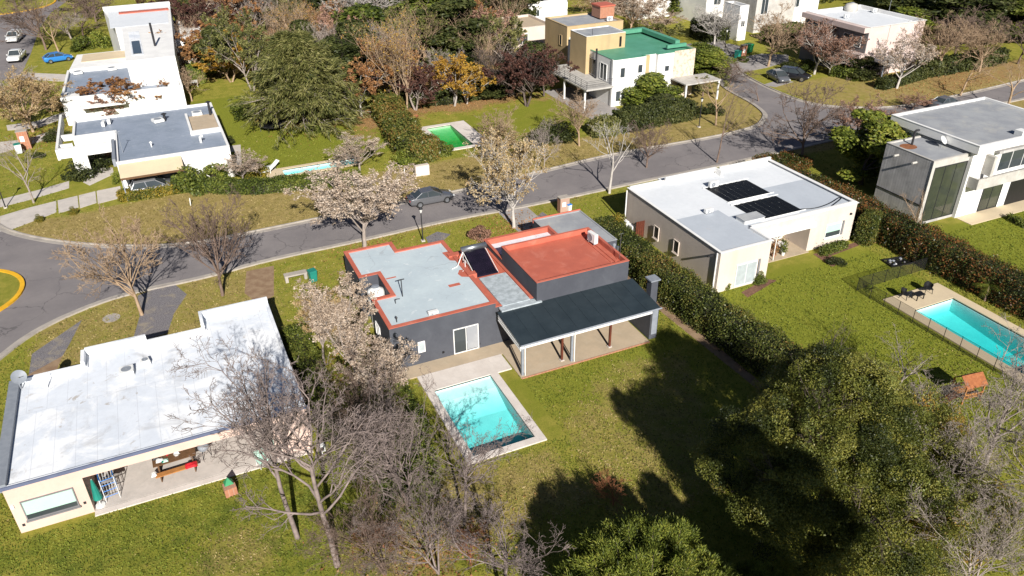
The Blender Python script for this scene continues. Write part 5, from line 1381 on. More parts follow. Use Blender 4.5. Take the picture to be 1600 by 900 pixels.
# ================================================================= trees
def big_crown(seed, h, lobes, n, size, nclump, cr, trunk_r=.3, low=.8):
    """crown of many leaf clumps laid over a few big lobes, with gaps between"""
    rng = np.random.default_rng(seed)
    tv, bv, tips = tree_skeleton(seed + 5, h=h * .9, trunk=.16, limbs=12, spread=44, sub=(6, 5, 4), r=trunk_r)
    Lb = np.array(lobes); w = Lb[:, 3] * Lb[:, 4]; w = w / w.sum()
    k = rng.choice(len(Lb), nclump, p=w); d = rng.normal(0, 1, (nclump, 3)); d[:, 2] = np.abs(d[:, 2]) * .9 - .25; d /= np.linalg.norm(d, axis=1, keepdims=True)
    cc = Lb[k, :3] + d * Lb[k, 3:] * rng.uniform(.74, 1.05, nclump)[:, None]
    cs = cr * rng.uniform(.45, 1.25, nclump); ct = rng.uniform(0, 1, nclump)
    wi = cs ** 2; j = rng.choice(nclump, n, p=wi / wi.sum())
    e = rng.normal(0, 1, (n, 3)); e[:, 2] += .35; e /= np.linalg.norm(e, axis=1, keepdims=True)
    C = cc[j] + e * (cs[j] * (1 - .6 * rng.uniform(0, 1, n) ** 2))[:, None] * np.array([1, 1, .75])
    C[:, 2] = np.maximum(C[:, 2], low * rng.uniform(.5, 1.5, n))
    V_, Q_, T_ = leaf_quads(rng, C, size, outward=e * .6, flat=.2)
    T_ = np.clip(ct[j] * .9 + T_ * .35 - .1, 0, 1)
    T = make_tree(tv, bv, (V_, Q_, T_), None, None)
    T['h'] = float(np.percentile(V_[:, 2], 99.7)); T['r'] = float(np.percentile(np.hypot(V_[:, 0], V_[:, 1]), 97))
    return T
BIGT = big_crown(81, 10, [(0, .5, 5.4, 4.2, 4.2, 4.2), (-3.0, -1.4, 3.4, 3.0, 3.0, 3.3), (-2.9, 2.0, 3.8, 2.8, 2.6, 3.2), (3.4, -1, 4.0, 3.0, 3.0, 3.4), (0, -4, 3.4, 3.6, 2.8, 3.2), (1, 3.2, 4.4, 2.6, 2.4, 3.4), (3.9, -4, 2.6, 2.6, 2.6, 2.6), (.2, .8, 7.8, 2.3, 2.3, 2.1), (-2.6, -4.6, 2.4, 2.2, 2.2, 2.4)], 430000, .047, 1050, .64)
def conical_bush(seed, h, r, n, nst=170):
    """juniper-like bush: many upright plumes of fine sprays"""
    rng = np.random.default_rng(seed)
    a = rng.uniform(0, 6.283, nst); q = np.sqrt(rng.uniform(0, 1, nst)) * r; bx_, by_ = q * np.cos(a), q * np.sin(a)
    hh = h * np.sqrt(np.maximum(.08, 1 - (q / r) ** 2 * .85)) * rng.uniform(.8, 1.05, nst)
    P_ = np.stack([np.stack([bx_ * .35 * (1 - f) + bx_ * f * 1.05, by_ * .35 * (1 - f) + by_ * f * 1.05, hh * f], 1) for f in np.linspace(0, 1, 6)], 1)
    bv = batch_tubes(P_, np.full(nst, .04), np.full(nst, .01), 4)
    k = rng.integers(0, nst, n); f = 1 - rng.uniform(0, 1, n) ** 1.6 * .75
    x = f * 4.999; i = x.astype(int); fr = (x - i)[:, None]
    C = P_[k, i] * (1 - fr) + P_[k, i + 1] * fr; wd = .34 * (1.15 - f)[:, None] + .06
    o = rng.normal(0, 1, (n, 3)); C = C + o * wd
    ax = (P_[k, 5] - P_[k, 3]); ax /= np.linalg.norm(ax, axis=1, keepdims=True); ax = ax + o * .35
    lv = spray_quads(rng, C, ax, .11, .014)
    T = make_tree((bv[0][:24], bv[1][:20]), bv, lv, None, None); T['h'] = h; T['r'] = r; return T
LOWG = conical_bush(82, 5.5, 3.4, 210000, 230)
CEDAR = conifer(83)
FORE = [bare(91, h=10, limbs=14, spread=42, sub=(7, 6, 5), trunk=.42, r=.15, wig=.17, minr=.0115, lens=(.46, .5, .48, .5), lean=(-.08, .06)),
        bare(92, h=10, limbs=13, spread=46, sub=(7, 6, 5), trunk=.36, r=.15, wig=.19, minr=.0115, lens=(.46, .5, .48, .5), lean=(.05, .04)),
        bare(93, h=10, limbs=11, spread=48, sub=(6, 6, 4), trunk=.16, r=.10, wig=.2, minr=.0115, lens=(.5, .5, .48, .5), trunks=3, tspread=.25)]
SEEDT = bare(94, h=7, limbs=14, spread=22, sub=(7, 6, 4), trunk=.12, leafn=15000, leafsize=.06, trop=.05, lens=(.75, .4, .45, .4))
B = {k: MT['bark_' + k] for k in ('grey', 'fore', 'tan', 'brown', 'dark', 'white')}

plant(BIGT, 'tree', 'huge dense evergreen with amber patches filling the lower right', 'tree', 26.5, 20.0, BIGT['h'], B['dark'], L_BIG, BIGT['r'], 0)
plant(LOWG, 'tree', 'feathery yellow-green conifer at the bottom edge right of centre', 'tree', 14.4, 17.9, 5.7, B['dark'], L_BRIGHT, 4.3, 0)
plant(LOWG, 'tree', 'low feathery green bush at the bottom edge left of the huge evergreen', 'tree', 19.2, 16.2, 3.4, B['dark'], L_BRIGHT, 2.2, 2)
plant(EVER[1], 'tree', 'unseen tall narrow evergreen added below the bottom edge to throw black shade on the lawn', 'tree', 18.7, 3.7, 17.0, B['dark'], L_DARK, 3.0, 2)  # out of view, added to cast the dark shade across the lawn
plant(FORE[0], 'tree', 'tall bare tree rising in front of the white-roofed peach house', 'tree', 1.46, 30.4, 11.6, B['fore'], wid=4.9, rz=0)
plant(FORE[1], 'tree', 'tall bare tree with leaning pale trunk at the bottom, left of centre', 'tree', 2.9, 27.8, 11.8, B['fore'], wid=4.8, rz=1.0)
plant(FORE[2], 'tree', 'spreading bare tree between the pool and the bottom left trees', 'tree', 7.4, 30.0, 8.8, B['fore'], wid=4.2, rz=2.1)
plant(FORE[0], 'tree', 'slim bare tree whose twigs hang over the left edge of the pool', 'tree', 9.6, 27.6, 6.8, B['fore'], wid=3.4, rz=4.1)
plant(FORE[2], 'tree', 'brown tangled bare tree close to the right wall of the white-roofed peach house', 'tree', 5.6, 34.2, 7.0, B['brown'], wid=3.4, rz=5.2)
plant(FORE[2], 'tree', 'low brown tangle of bare branches at the foot of the leaning pale trunk', 'tree', 4.9, 26.2, 5.6, B['brown'], wid=3.6, rz=1.9)
plant(FORE[1], 'tree', 'bare shrubby tree at the bottom edge with its twigs over the black shade', 'tree', 9.6, 22.6, 5.2, B['fore'], wid=3.6, rz=3.1)
plant(FORE[2], 'tree', 'low tangle of bare branches at the bottom edge left of the feathery conifer', 'tree', 7.2, 25.2, 5.2, B['fore'], wid=3.8, rz=.7)
for (px, py, h_, w_, k_, rz_, lab_) in ((1500, 720, 9.0, 4.0, 0, 2.2, 'bare pale-limbed tree rising right of the huge evergreen'), (1572, 640, 9.0, 3.8, 1, 5.0, 'bare tree overhanging the far end of the right pool'),
        (1560, 840, 8.0, 4.2, 2, .4, 'twiggy bare tree in the lower right corner'), (1620, 740, 9.5, 4.2, 0, 3.6, 'bare tree at the right edge cut by the frame'), (1450, 640, 6.5, 2.6, 1, 1.2, 'smaller bare tree against the right shoulder of the huge evergreen')):
    x, y = G(px, py, h_ * .6)
    plant(FORE[k_], 'tree', lab_, 'tree', x, y, h_, B['grey'], wid=w_, rz=rz_)
plant(SPARSE[0], 'tree', 'sparse bare tree standing on the lawn below the right pool', 'tree', 38.5, 26.0, 4.2, B['grey'], wid=3.0)
plant(SEEDT, 'tree', 'upright tree thick with dry pinkish seed heads left of the dark grey house', 'tree', 7.6, 41.2, 7.4, B['grey'], L_SEED, 3.6, 0)
plant(SEED[0], 'tree', 'smaller tree with dry pink seed heads against the wall of the dark grey house', 'tree', 9.0, 38.6, 5.0, B['grey'], L_SEED, 2.9, 2)
plant(SEEDT, 'tree', 'pale dry-leaved tree at the back corner of the white-roofed house', 'tree', 6.2, 45.0, 6.2, B['grey'], L_SEEDY, 2.6, 3)
hedge('hedge', 'mossy green shrub bank between the white-roofed house and the pool', [(8.2, 39.5), (8.4, 34.5), (7.5, 30.5)], 3.4, 1.5, L_MID, 22000, .08, seed=31, wobble=1)
hedge('hedge', 'dark shrubs close to the right wall of the white-roofed house', [(4.9, 48.5), (5.1, 42), (5.3, 37)], 1.6, 1.3, L_MID, 12000, .08, seed=32, wobble=1)

TREES = [
 # proto, px, py base, top y or height, radius, bark, leaves, label
 (BARE[0], 348, 462, 't318', 3.3, 'brown', None, 'round bare tree with dense twigs on the verge above the white-roofed house'),
 (BARE[1], 222, 492, 't322', 3.2, 'tan', None, 'bare tree with leaning trunk beside the grey gravel drive'),
 (SEED[0], 570, 386, 't262', 4.6, 'grey', L_SEED, 'wide tree with dry pinkish leaves on the verge in front of the pale blue roof'),
 (SEED[1], 803, 356, 't205', 3.3, 'white', L_SEEDY, 'slim tree with few pale seed leaves beside the garage drive'),
 (SPARSE[0], 952, 302, 't178', 3.2, 'white', None, 'bare white-barked tree on the near verge left of the cream house'),
 (SPARSE[1], 1120, 254, 't135', 2.4, 'brown', None, 'slender brownish bare tree on the near verge behind the cream house'),
 (BARE[2], 1252, 250, 't118', 4.0, 'brown', None, 'spreading bare tree at the street junction behind the cream house'),
 (SEED[1], 1330, 232, 't150', 3.2, 'brown', L_PINKBR, 'reddish dry-leaved tree at the kerb left of the concrete house'),
 (SEED[1], 562, 268, 't212', 2.6, 'grey', L_SEED, 'dry-leaved tree behind the hedge at the end of the lap pool'),
 (SEED[1], 380, 284, 't236', 2.2, 'grey', L_SEED, 'small pale blossom-like tree in the hedge right of the carport'),
 (BARE[2], 850, 268, 't190', 1.8, 'grey', None, 'thin bare tree on the far verge right of the green pool'),
 (BARE[1], 905, 228, 't140', 2.8, 'tan', None, 'bare tree with pale forked limbs below the balcony of the green-roofed house'),
 (BARE[1], 775, 232, 't168', 3.0, 'tan', None, 'thin twiggy shrub tree right of the green pool'),
 (SEED[1], 778, 250, 't200', 2.8, 'grey', L_SEEDY, 'dry shrubby tree on the far verge below the green pool'),
 (SPARSE[0], 53, 317, 't222', 2.5, 'grey', None, 'bare young tree beside the left footpath'),
 (SEED[0], 52, 206, 't112', 4.3, 'tan', L_SEEDY, 'yellow-beige dry-leaved tree at the left edge beside the white house'),
 (BARE[0], 20, 190, 't110', 4.2, 'grey', None, 'bare grey tree at the left edge behind the yellow-beige one'),
 (SPARSE[1], 40, 268, 't215', 2.0, 'grey', None, 'small bare tree beside the brick pillar at the left'),
 (BARE[0], 72, 78, 't-8', 5.0, 'brown', L_PINKBR, 'brown twiggy tree beside the pickup truck at the top left'),
 (SPARSE[0], 92, 82, 't20', 3.6, 'tan', None, 'thin bare tree beside the blue car at the top left'),
 (BARE[2], 130, 58, 't2', 4.5, 'brown', None, 'bare tree left of the white tower'),
 (AUT[1], 118, 24, 't-20', 5.0, 'tan', L_OLIVE, 'olive leafy tree at the top edge left of the white tower'),
 (BARE[2], 26, 12, 8, 4.5, 'dark', None, 'dark bare tree on the far roundabout'),
 (AUT[1], 198, 176, 't116', 4.0, 'brown', L_RUST, 'rust tinted creeper tree over the grey roof of the white house'),
 (AUT[0], 165, 186, 't140', 3.2, 'brown', L_PINKBR, 'pink-brown leafy tree between the two flat-roofed houses on the left'),
 (AUT[0], 240, 172, 't122', 3.8, 'brown', L_RUST, 'russet leafy tree behind the ribbed grey roof'),
 (SPARSE[1], 282, 158, 't118', 1.6, 'brown', L_MID, 'small bare tree beside the end wall of the white house'),
 (BARE[0], 150, 34, 't-14', 5.0, 'brown', None, 'brown bare tree at the top edge, nearest the white tower on its left'),
 (BARE[1], 112, 62, 't14', 4.2, 'grey', None, 'grey bare tree between the far roundabout and the terrace bushes'),
 (SPARSE[0], 60, 36, 't-4', 4.5, 'tan', L_OLIVE, 'thin bare tree beside the far roundabout kerb'),
 (BARE[0], 300, 158, 't104', 3.0, 'tan', None, 'tan bare tree at the lawn edge right of the white end wall'),
 (BARE[1], 262, 60, 't2', 3.0, 'dark', None, 'dark bare tree close to the right wall of the white tower'),
 (BARE[0], 1010, 262, 't195', 2.6, 'brown', None, 'brown bare bush tree on the far verge below the junction lamp'),
 (BARE[1], 1390, 206, 't168', 2.6, 'brown', L_PINKBR, 'pinkish twiggy tree between the street and the concrete wing'),
 # autumn wood
 (AUT[0], 300, 118, 't48', 4.5, 'tan', L_RUST, 'orange-brown tree right of the white annexe'),
 (AUT[0], 330, 108, 't52', 4.6, 'brown', L_GOLD, 'golden tree with yellow patches left of the great cedar'),
 (AUT[1], 352, 90, 't22', 5.0, 'tan', L_RUST, 'russet tree behind the golden one left of the cedar'),
 (AUT[0], 362, 128, 't70', 4.2, 'tan', L_GOLD, 'amber tree at the garden edge left of the cedar'),
 (AUT[0], 312, 72, 't-10', 5.0, 'brown', L_MAROON, 'dark leaved tree above the white annexe'),
 (AUT[0], 385, 62, 't-30', 6.0, 'tan', L_RUST, 'bright orange tree at the top edge above the cedar'),
 (UPR[0], 345, 52, 't-40', 4.5, 'tan', L_GOLD, 'tall thin tree at the top edge left of the orange one'),
 (AUT[1], 425, 58, 't-10', 5.5, 'grey', L_OLIVE, 'pale olive tree behind the cedar top'),
 (UPR[0], 470, 96, 't2', 5.0, 'tan', L_GOLD, 'tan fan-shaped bare tree behind the right shoulder of the cedar'),
 (BARE[0], 455, 48, 't-20', 6.0, 'grey', None, 'grey bare tree at the top edge above the cedar'),
 (UPR[1], 520, 105, 't15', 5.0, 'tan', None, 'upright tan bare tree right of the cedar top'),
 (AUT[1], 565, 182, 't85', 3.6, 'white', L_RUST, 'white-trunked tree with orange leaves right of the cedar'),
 (EVER[0], 545, 150, 't62', 4.0, 'dark', L_DARK, 'dark evergreen tucked behind the white-trunked orange tree'),
 (BARE[0], 560, 66, 't-30', 6.5, 'white', None, 'white-limbed bare tree at the top edge near the middle'),
 (UPR[1], 600, 120, 't10', 4.2, 'tan', None, 'tall upright tan tree above the top of the back hedge'),
 (UPR[0], 636, 178, 't18', 4.6, 'tan', L_GOLD, 'tall twin-trunked tree at the top of the back hedge'),
 (AUT[0], 650, 172, 't92', 3.8, 'grey', L_MAROON, 'dark maroon tree beside the dark garden bench'),
 (AUT[0], 614, 150, 't60', 3.8, 'dark', L_MAROON, 'dark brown tree behind the twin-trunked one'),
 (EVER[2], 575, 100, 't10', 5.0, 'dark', L_MID, 'green leafy tree between the tan upright trees'),
 (UPR[0], 660, 122, 't0', 4.5, 'tan', L_BRIGHT, 'yellow-green feathery tree behind the twin-trunked tree'),
 (AUT[0], 710, 165, 't82', 4.0, 'white', L_GOLD, 'golden-leaved tree with pale trunk left of the trampoline'),
 (AUT[0], 730, 162, 't92', 3.2, 'white', L_GOLD, 'second golden tree with pale trunk, nearest the trampoline'),
 (EVER[1], 716, 112, 't-2', 4.6, 'dark', L_DARK, 'dark columnar evergreen behind the golden trees'),
 (EVER[0], 672, 78, 't-20', 5.5, 'dark', L_MID, 'mid green tree at the top edge above the columnar evergreen'),
 (UPR[1], 690, 70, 't-30', 4.5, 'tan', None, 'thin upright bare tree left of the columnar evergreen top'),
 (UPR[1], 752, 118, 't12', 4.4, 'tan', None, 'tan fan-shaped tree right of the columnar evergreen'),
 (AUT[0], 772, 100, 't8', 4.6, 'brown', L_PINKBR, 'pinkish-brown tree in front of the sand coloured building'),
 (EVER[2], 770, 148, 't112', 3.0, 'dark', L_DARK, 'low dark shrub tree behind the trampoline'),
 (BARE[0], 788, 150, 't62', 4.4, 'dark', L_MAROON, 'dark bare tree right of the trampoline'),
 (AUT[0], 822, 166, 't70', 4.4, 'dark', L_MAROON, 'dark maroon twiggy tree with pale trunk left of the balcony'),
 (BARE[0], 850, 150, 't78', 3.8, 'dark', None, 'dark bare tree close to the ochre house wall'),
 (EVER[0], 790, 36, 't-30', 5.5, 'dark', L_DARK, 'dark evergreen at the top edge left of the low white building'),
 (AUT[0], 752, 46, 't-25', 5.5, 'dark', L_DARK, 'dark green loose tree at the top edge above the tan fan-shaped one'),
 (BARE[0], 640, 40, 't-40', 6.0, 'grey', None, 'grey bare tree at the top edge above the yellow-green one'),
 (EVER[2], 500, 50, 't-20', 6.0, 'dark', L_DARK, 'dark rounded evergreen at the top edge right of the cedar'),
 (EVER[0], 610, 52, 't-20', 6.0, 'dark', L_MID, 'rounded green tree at the top edge near the middle'),
 (EVER[0], 415, 18, 10, 6.0, 'dark', L_DARK, 'dark evergreen at the top edge behind the orange tree'),
 (AUT[0], 275, 30, 't-30', 4.8, 'dark', L_MAROON, 'dark tall tree at the top edge right of the white tower'),
 (UPR[0], 262, 20, 12, 4.0, 'tan', L_GOLD, 'thick pale-trunked tree at the top edge beside the white tower'),
 (AUT[1], 330, 20, 9, 5.0, 'brown', L_RUST, 'russet tree at the top edge above the sand coloured court'),
 (EVER[0], 720, 18, 9, 6.0, 'dark', L_DARK, 'far dark evergreen at the top edge left of the grey wall'),
 (EVER[2], 540, 10, 9, 7.0, 'dark', L_OLIVE, 'far olive tree at the top edge near the middle'),
 (EVER[2], 660, 4, 9, 7.0, 'dark', L_OLIVE, 'far olive tree at the top edge above the upright bare trees'),
 # around the green-roofed house and beyond
 (SEED[0], 985, 52, 't-12', 5.5, 'tan', L_SEED, 'wide pinkish tree behind the green roof'),
 (SEED[0], 940, 24, 't-20', 5.5, 'tan', L_SEEDY, 'pink and yellow tree behind the ochre house chimney block'),
 (SEED[1], 1022, 56, 't14', 4.0, 'tan', L_SEED, 'pale pink tree in front of the white house with tall dark windows'),
 (AUT[1], 1040, 72, 't34', 4.0, 'brown', L_OLIVE, 'olive shrub tree behind the stone-clad corner'),
 (EVER[2], 1015, 160, 't116', 3.1, 'dark', L_BRIGHT, 'bright lime-green tree in front of the white wall of the green-roofed house'),
 (AUT[1], 1045, 150, 't122', 2.2, 'brown', L_OLIVE, 'small olive bush right of the lime-green tree'),
 (EVER[2], 1035, 178, 't150', 2.7, 'dark', L_DARK, 'dark rounded bush below the lime-green tree'),
 (EVER[0], 1108, 118, 't80', 3.0, 'dark', L_BRIGHT, 'yellow-green bushy tree right of the stone-clad corner'),
 (AUT[1], 1098, 150, 't112', 3.0, 'brown', L_OLIVE, 'loose olive shrub beside the pale porch roof'),
 (BARE[1], 1140, 130, 't96', 3.2, 'brown', None, 'bare pinkish shrub tree at the side street kerb'),
 (SPARSE[0], 1118, 196, 't118', 3.0, 'tan', None, 'bare tree on the grass corner of the junction'),
 (SPARSE[1], 1185, 158, 't132', 2.6, 'brown', None, 'thin brown bare shrub near the tip of the junction corner'),
 (BARE[0], 1116, 70, 't2', 4.2, 'white', None, 'bare pale tree beside the upper paved drive'),
 (BARE[1], 1200, 104, 't6', 4.6, 'tan', None, 'tall bare tree standing in the paved drive'),
 (SEED[0], 1272, 116, 't34', 4.6, 'white', L_PINKBR, 'brown-leaved tree in front of the grey window front'),
 (SEED[1], 1296, 118, 't60', 3.2, 'white', L_PINKBR, 'smaller brown-leaved tree near the door of the grey-pink house'),
 (SEED[1], 1401, 138, 't52', 3.5, 'white', L_SEED, 'thin tree with pale seeds in front of the pale pink wall'),
 (BARE[1], 1467, 118, 't20', 4.2, 'tan', None, 'bare tree on the dry verge, left of the pair at the upper right'),
 (BARE[0], 1530, 112, 't30', 4.2, 'tan', None, 'bare tree on the dry verge, right of the pair at the upper right'),
 (BARE[2], 1590, 100, 't26', 4.0, 'brown', None, 'bare tree on the dry verge at the right edge'),
 (SPARSE[1], 1500, 150, 't80', 3.4, 'tan', None, 'thin bare tree behind the concrete house roof'),
 (SPARSE[0], 1572, 172, 't92', 4.0, 'tan', None, 'thin bare tree at the right edge behind the concrete house'),
 (SEED[1], 1425, 172, 't148', 2.0, 'brown', L_PINKBR, 'small red-brown tree behind the left corner of the big grey roof'),
 (EVER[1], 1345, 288, 't180', 2.8, 'dark', L_BRIGHT, 'yellow-green tree between the cream house and the concrete house'),
 (EVER[2], 1383, 232, 't192', 1.8, 'dark', L_BRIGHT, 'lime green bush touching the concrete wing'),
 (SPARSE[1], 1432, 392, 't300', 1.9, 'tan', None, 'small bare tree growing out of the red-tipped hedge'),
 (SPARSE[0], 1480, 330, 't250', 1.9, 'brown', L_PINKBR, 'bare reddish shrub in front of the big green window'),
 (EVER[0], 1415, 68, 't12', 4.5, 'dark', L_BRIGHT, 'rounded yellow-green tree behind the pale pink house'),
 (EVER[1], 1455, 62, 't-30', 5.5, 'dark', L_DARK, 'dark evergreen at the top edge just right of the yellow-green tree'),
 (EVER[0], 1500, 66, 't-26', 5.5, 'dark', L_DARK, 'dark rounded evergreen in the middle of the top right wood'),
 (EVER[1], 1540, 60, 't-30', 5.8, 'dark', L_DARK, 'dark columnar evergreen in the top right wood'),
 (EVER[0], 1585, 62, 't-26', 5.8, 'dark', L_MID, 'green tree at the top right corner'),
 (EVER[2], 1480, 22, 9, 6.5, 'dark', L_DARK, 'dark evergreen at the top edge behind the columnar one'),
 (EVER[0], 1560, 22, 9, 6.5, 'dark', L_DARK, 'far dark evergreen near the top right corner'),
 (EVER[2], 1425, 22, 8, 6.0, 'dark', L_DARK, 'dark evergreen at the top edge behind the television mast'),
 (BARE[0], 1490, 92, 't10', 4.5, 'brown', None, 'brown bare tree in front of the top right evergreens'),
 (EVER[2], 1330, -6, 8, 6.5, 'dark', L_DARK, 'dark tree at the top edge directly behind the pale pink house'),
 (EVER[2], 1270, -4, 8, 6.5, 'dark', L_DARK, 'dark tree at the top edge right of the white stepped wing'),
 (EVER[0], 1060, 20, 6, 4.5, 'dark', L_MID, 'green tree between the two white houses at the top'),
 (EVER[2], 1345, 122, 3.0, 2.2, 'dark', L_DARK, 'dark bush at the corner of the pale pink house'),
]
for (T, px, py, hh, rad, bk, lf, lab) in TREES:
    x, y = G(px, py)
    h = tall(px, py, float(hh[1:])) if isinstance(hh, str) else hh
    h = min(max(h, 1.6), 15.0); rad = rad * 1.22
    plant(T, 'tree', lab, 'tree', x, y, h, B[bk], lf, rad, drop=() if lf is not None else ('foliage',))
plant(CEDAR, 'cedar_tree', 'great olive-green cedar with drooping sprays in the back garden', 'tree', 15.6, 95.5, 11.5, B['grey'], L_OLIVE, 7.4, 0)

rg = random.Random(21)
FILL = [('bare tan tree in the crowded wood behind the cedar', 'bare trees of the back wood', UPR[1], 'tan', None, 4.0), ('rust-leaved tree in the crowded wood behind the cedar', 'rust-leaved trees of the back wood', AUT[0], 'brown', L_RUST, 4.2),
        ('dark evergreen in the crowded wood behind the cedar', 'dark evergreens of the back wood', EVER[0], 'dark', L_DARK, 3.8), ('grey bare tree in the crowded wood behind the cedar', 'grey bare trees of the back wood', BARE[0], 'grey', None, 4.6),
        ('brown-leaved tree in the crowded wood behind the cedar', 'brown-leaved trees of the back wood', AUT[1], 'dark', L_PINKBR, 4.4), ('olive-leaved tree in the crowded wood behind the cedar', 'olive-leaved trees of the back wood', AUT[0], 'grey', L_OLIVE, 4.4)]
spots = []
for _ in range(4000):
    px, py = rg.uniform(290, 850), rg.uniform(-25, 150)
    if py > 165 - abs(px - 600) * .1 or (px > 800 and py < 70) or (px < 340 and py > 90): continue
    x, y = G(px, py)
    if 49 < x < 66 and 96 < y < 118: continue
    if any((x - a) ** 2 + (y - b_) ** 2 < 5.6 ** 2 for a, b_ in spots): continue
    spots.append((x, y))
    lab, grp, T, bk, lf, r_ = FILL[rg.choice((0, 0, 0, 1, 2, 2, 3, 3, 4, 5, 5))]
    zone = 'left of the great cedar' if px < 385 else 'behind the great cedar' if px < 560 else 'above the back hedge' if px < 680 else 'behind the golden trees' if px < 770 else 'left of the ochre house'
    row = 'in the front rows of the wood' if py > 95 else 'in the middle of the wood' if py > 45 else 'near the top edge' if py > 8 else 'cut by the top edge'
    lab = lab.split(' in the crowded')[0] + ' ' + row + ', ' + zone
    plant(T, 'tree', lab, 'tree', x, y, rg.uniform(6, 10), B[bk], lf, r_ * rg.uniform(.8, 1.2), group=grp, drop=() if lf is not None else ('foliage',))
print('filler trees', len(spots))

SHR = [
 (0, 127, 278, 1.9, 1.7, L_DARK, 'dark round bush beside the entrance of the ribbed-roof house'),
 (1, 300, 300, 2.7, 1.7, L_MID, 'tall green bush with yellow flowers right of the carport'),
 (0, 62, 346, .7, .45, L_HEDGEY, 'small yellow ball bush on the verge, nearer the left edge'),
 (0, 115, 334, .7, .5, L_HEDGEY, 'small yellow ball bush on the verge, nearer the carport'),
 (1, 185, 285, 1.2, .7, L_BRIGHT, 'leafy green plant at the left post of the carport'),
 (0, 155, 262, 1.6, 1.8, L_DARK, 'dark spiky plants under the entrance roof'),
 (1, 380, 182, 1.8, 2.0, L_MID, 'bright green shrub at the garden corner right of the ribbed-roof house'),
 (1, 358, 226, 1.0, .9, L_DARK, 'dark spiky plant beside the right wall of the ribbed-roof house'),
 (0, 1185, 442, 1.0, .65, L_MID, 'clipped green ball bush at the corner of the cream house'),
 (1, 1132, 450, .8, .5, L_BRIGHT, 'small spiky bush left of the cream house sliding door'),
 (1, 1305, 412, .5, .8, L_DARK, 'low dark planting in the narrow flower bed'),
 (1, 965, 362, 1.7, 1.1, L_HEDGEY, 'yellow-leaved bush at the top end of the long hedge'),
 (1, 750, 374, 1.3, 1.0, L_PINKBR, 'red-brown bush beside the street in front of the solar heater'),
 (0, 847, 222, 2.0, 1.9, L_DARK, 'dark green bush, left of the pair below the second lawn'),
 (0, 875, 218, 2.0, 2.0, L_DARK, 'dark green bush, right of the pair below the second lawn'),
 (0, 635, 255, 1.6, 1.6, L_BRIGHT, 'yellow flowering bush near the white meter cabinet'),
 (1, 688, 240, 1.4, 1.5, L_MID, 'green bush at the near edge of the green pool'),
 (1, 540, 190, 1.3, 1.3, L_BRIGHT, 'bright green clump under the right side of the cedar'),
 (1, 488, 206, 1.1, 1.2, L_MID, 'green clump at the foot of the cedar trunk'),
 (1, 96, 172, 1.7, 1.6, L_MID, 'green bush left of the white house frame'),
 (0, 90, 218, 1.4, 1.7, L_DARK, 'dark bush beside the brick pillar path'),
 (1, 60, 246, .6, .7, L_DARK, 'low dark plants under the left lamp tree'),
 (1, 1210, 312, 1.0, .9, L_DARK, 'bush at the street end of the second hedge'),
 (1, 1112, 178, 1.3, 1.4, L_DARK, 'dark bush under the junction lamp'),
 (0, 1078, 180, 1.8, 1.7, L_DARK, 'dark bush right of the feathery hedge'),
 (1, 1232, 112, 1.4, 1.7, L_DARK, 'dark bush beside the parked black car'),
 (1, 1160, 96, .8, 1.0, L_MID, 'low bush at the end of the upper drive'),
 (1, 130, 78, 2.2, 2.0, L_MID, 'green bush on the terrace side of the white tower'),
 (1, 157, 74, 2.6, 1.8, L_BRIGHT, 'yellow-green bush close to the white tower wall'),
 (1, 270, 134, 1.2, .8, L_DARK, 'small dark plant on the white end wall'),
 (1, 1260, 110, 1.6, 1.6, L_MID, 'green bush under the brown-leaved tree'),
 (1, 1500, 400, 1.2, 1.0, L_MID, 'green shrub inside the dark hedge near the pool'),
 (0, 1592, 470, 2.3, 1.6, L_MID, 'green bush at the right edge above the pool'),
 (1, 400, 275, 1.4, 1.3, L_HEDGEY, 'yellow-green bush at the left end of the lap pool'),
 (1, 340, 285, 2.0, 1.8, L_BRIGHT, 'pale flowering bush behind the street hedge'),
]
for (k, px, py, h, r_, lf, lab) in SHR:
    x, y = G(px, py)
    plant(SHRUB[k], 'shrub', lab, 'shrub', x, y, h, B['dark'], lf, r_)
for k, (px, py, h, r_, lab) in enumerate(((735, 880, 2.0, 1.6, 'rust-red twiggy shrub at the bottom beside the bare tree'), (600, 855, 1.5, 1.6, 'rust-red twiggy shrub near the bottom left of the bare trees'), (958, 790, 2.0, 1.3, 'red-stemmed shrub standing in the black shade'))):
    x, y = G(px, py)
    plant(BARE[k], 'shrub', lab, 'shrub', x, y, h, MT['rust'], None, r_)

def palm(px, py, h, label, n=14, L_=1.1):
    x, y = G(px, py)
    t = thing('palm', label, 'palm', (x, y, 0))
    rng = np.random.default_rng(int(px))
    mb = MB(); mb.tube([(0, 0, 0), (.03, 0, h * .5), (0, 0.03, h)], [.09, .06, .05], 8); mb.build('trunk', B['brown'], t)
    Vv, nq = [], 0
    for i in range(n):
        a = 2 * math.pi * i / n + rng.uniform(-.2, .2); el = rng.uniform(.1, 1.1)
        P_, D = batch_grow(rng, np.array([[0, 0, h]]), np.array([[math.cos(a), math.sin(a), math.tan(el)]]), np.array([L_]), 8, .02, -.13)
        for j in range(1, 9):
            p, d = P_[0, j], D[0, j]; sd = np.cross(d, [0, 0, 1.]); sd /= np.linalg.norm(sd) + 1e-9
            ll = .32 * math.sin(math.pi * (j + 1) / 11) * L_
            for s_ in (-1, 1):
                for off in (0, .5):
                    q = p - d * off * L_ / 8
                    e = q + sd * s_ * ll + d * .12 - np.array([0, 0, .08])
                    Vv += [q - d * .012, q + d * .012, e + d * .004, e - d * .004]
    Vv = np.array(Vv); Qq = np.arange(len(Vv)).reshape(-1, 4)
    quad_mesh('foliage', Vv, Qq, L_BRIGHT, t, attrs={'tint': ('FACE', rng.uniform(0, 1, len(Qq)))})
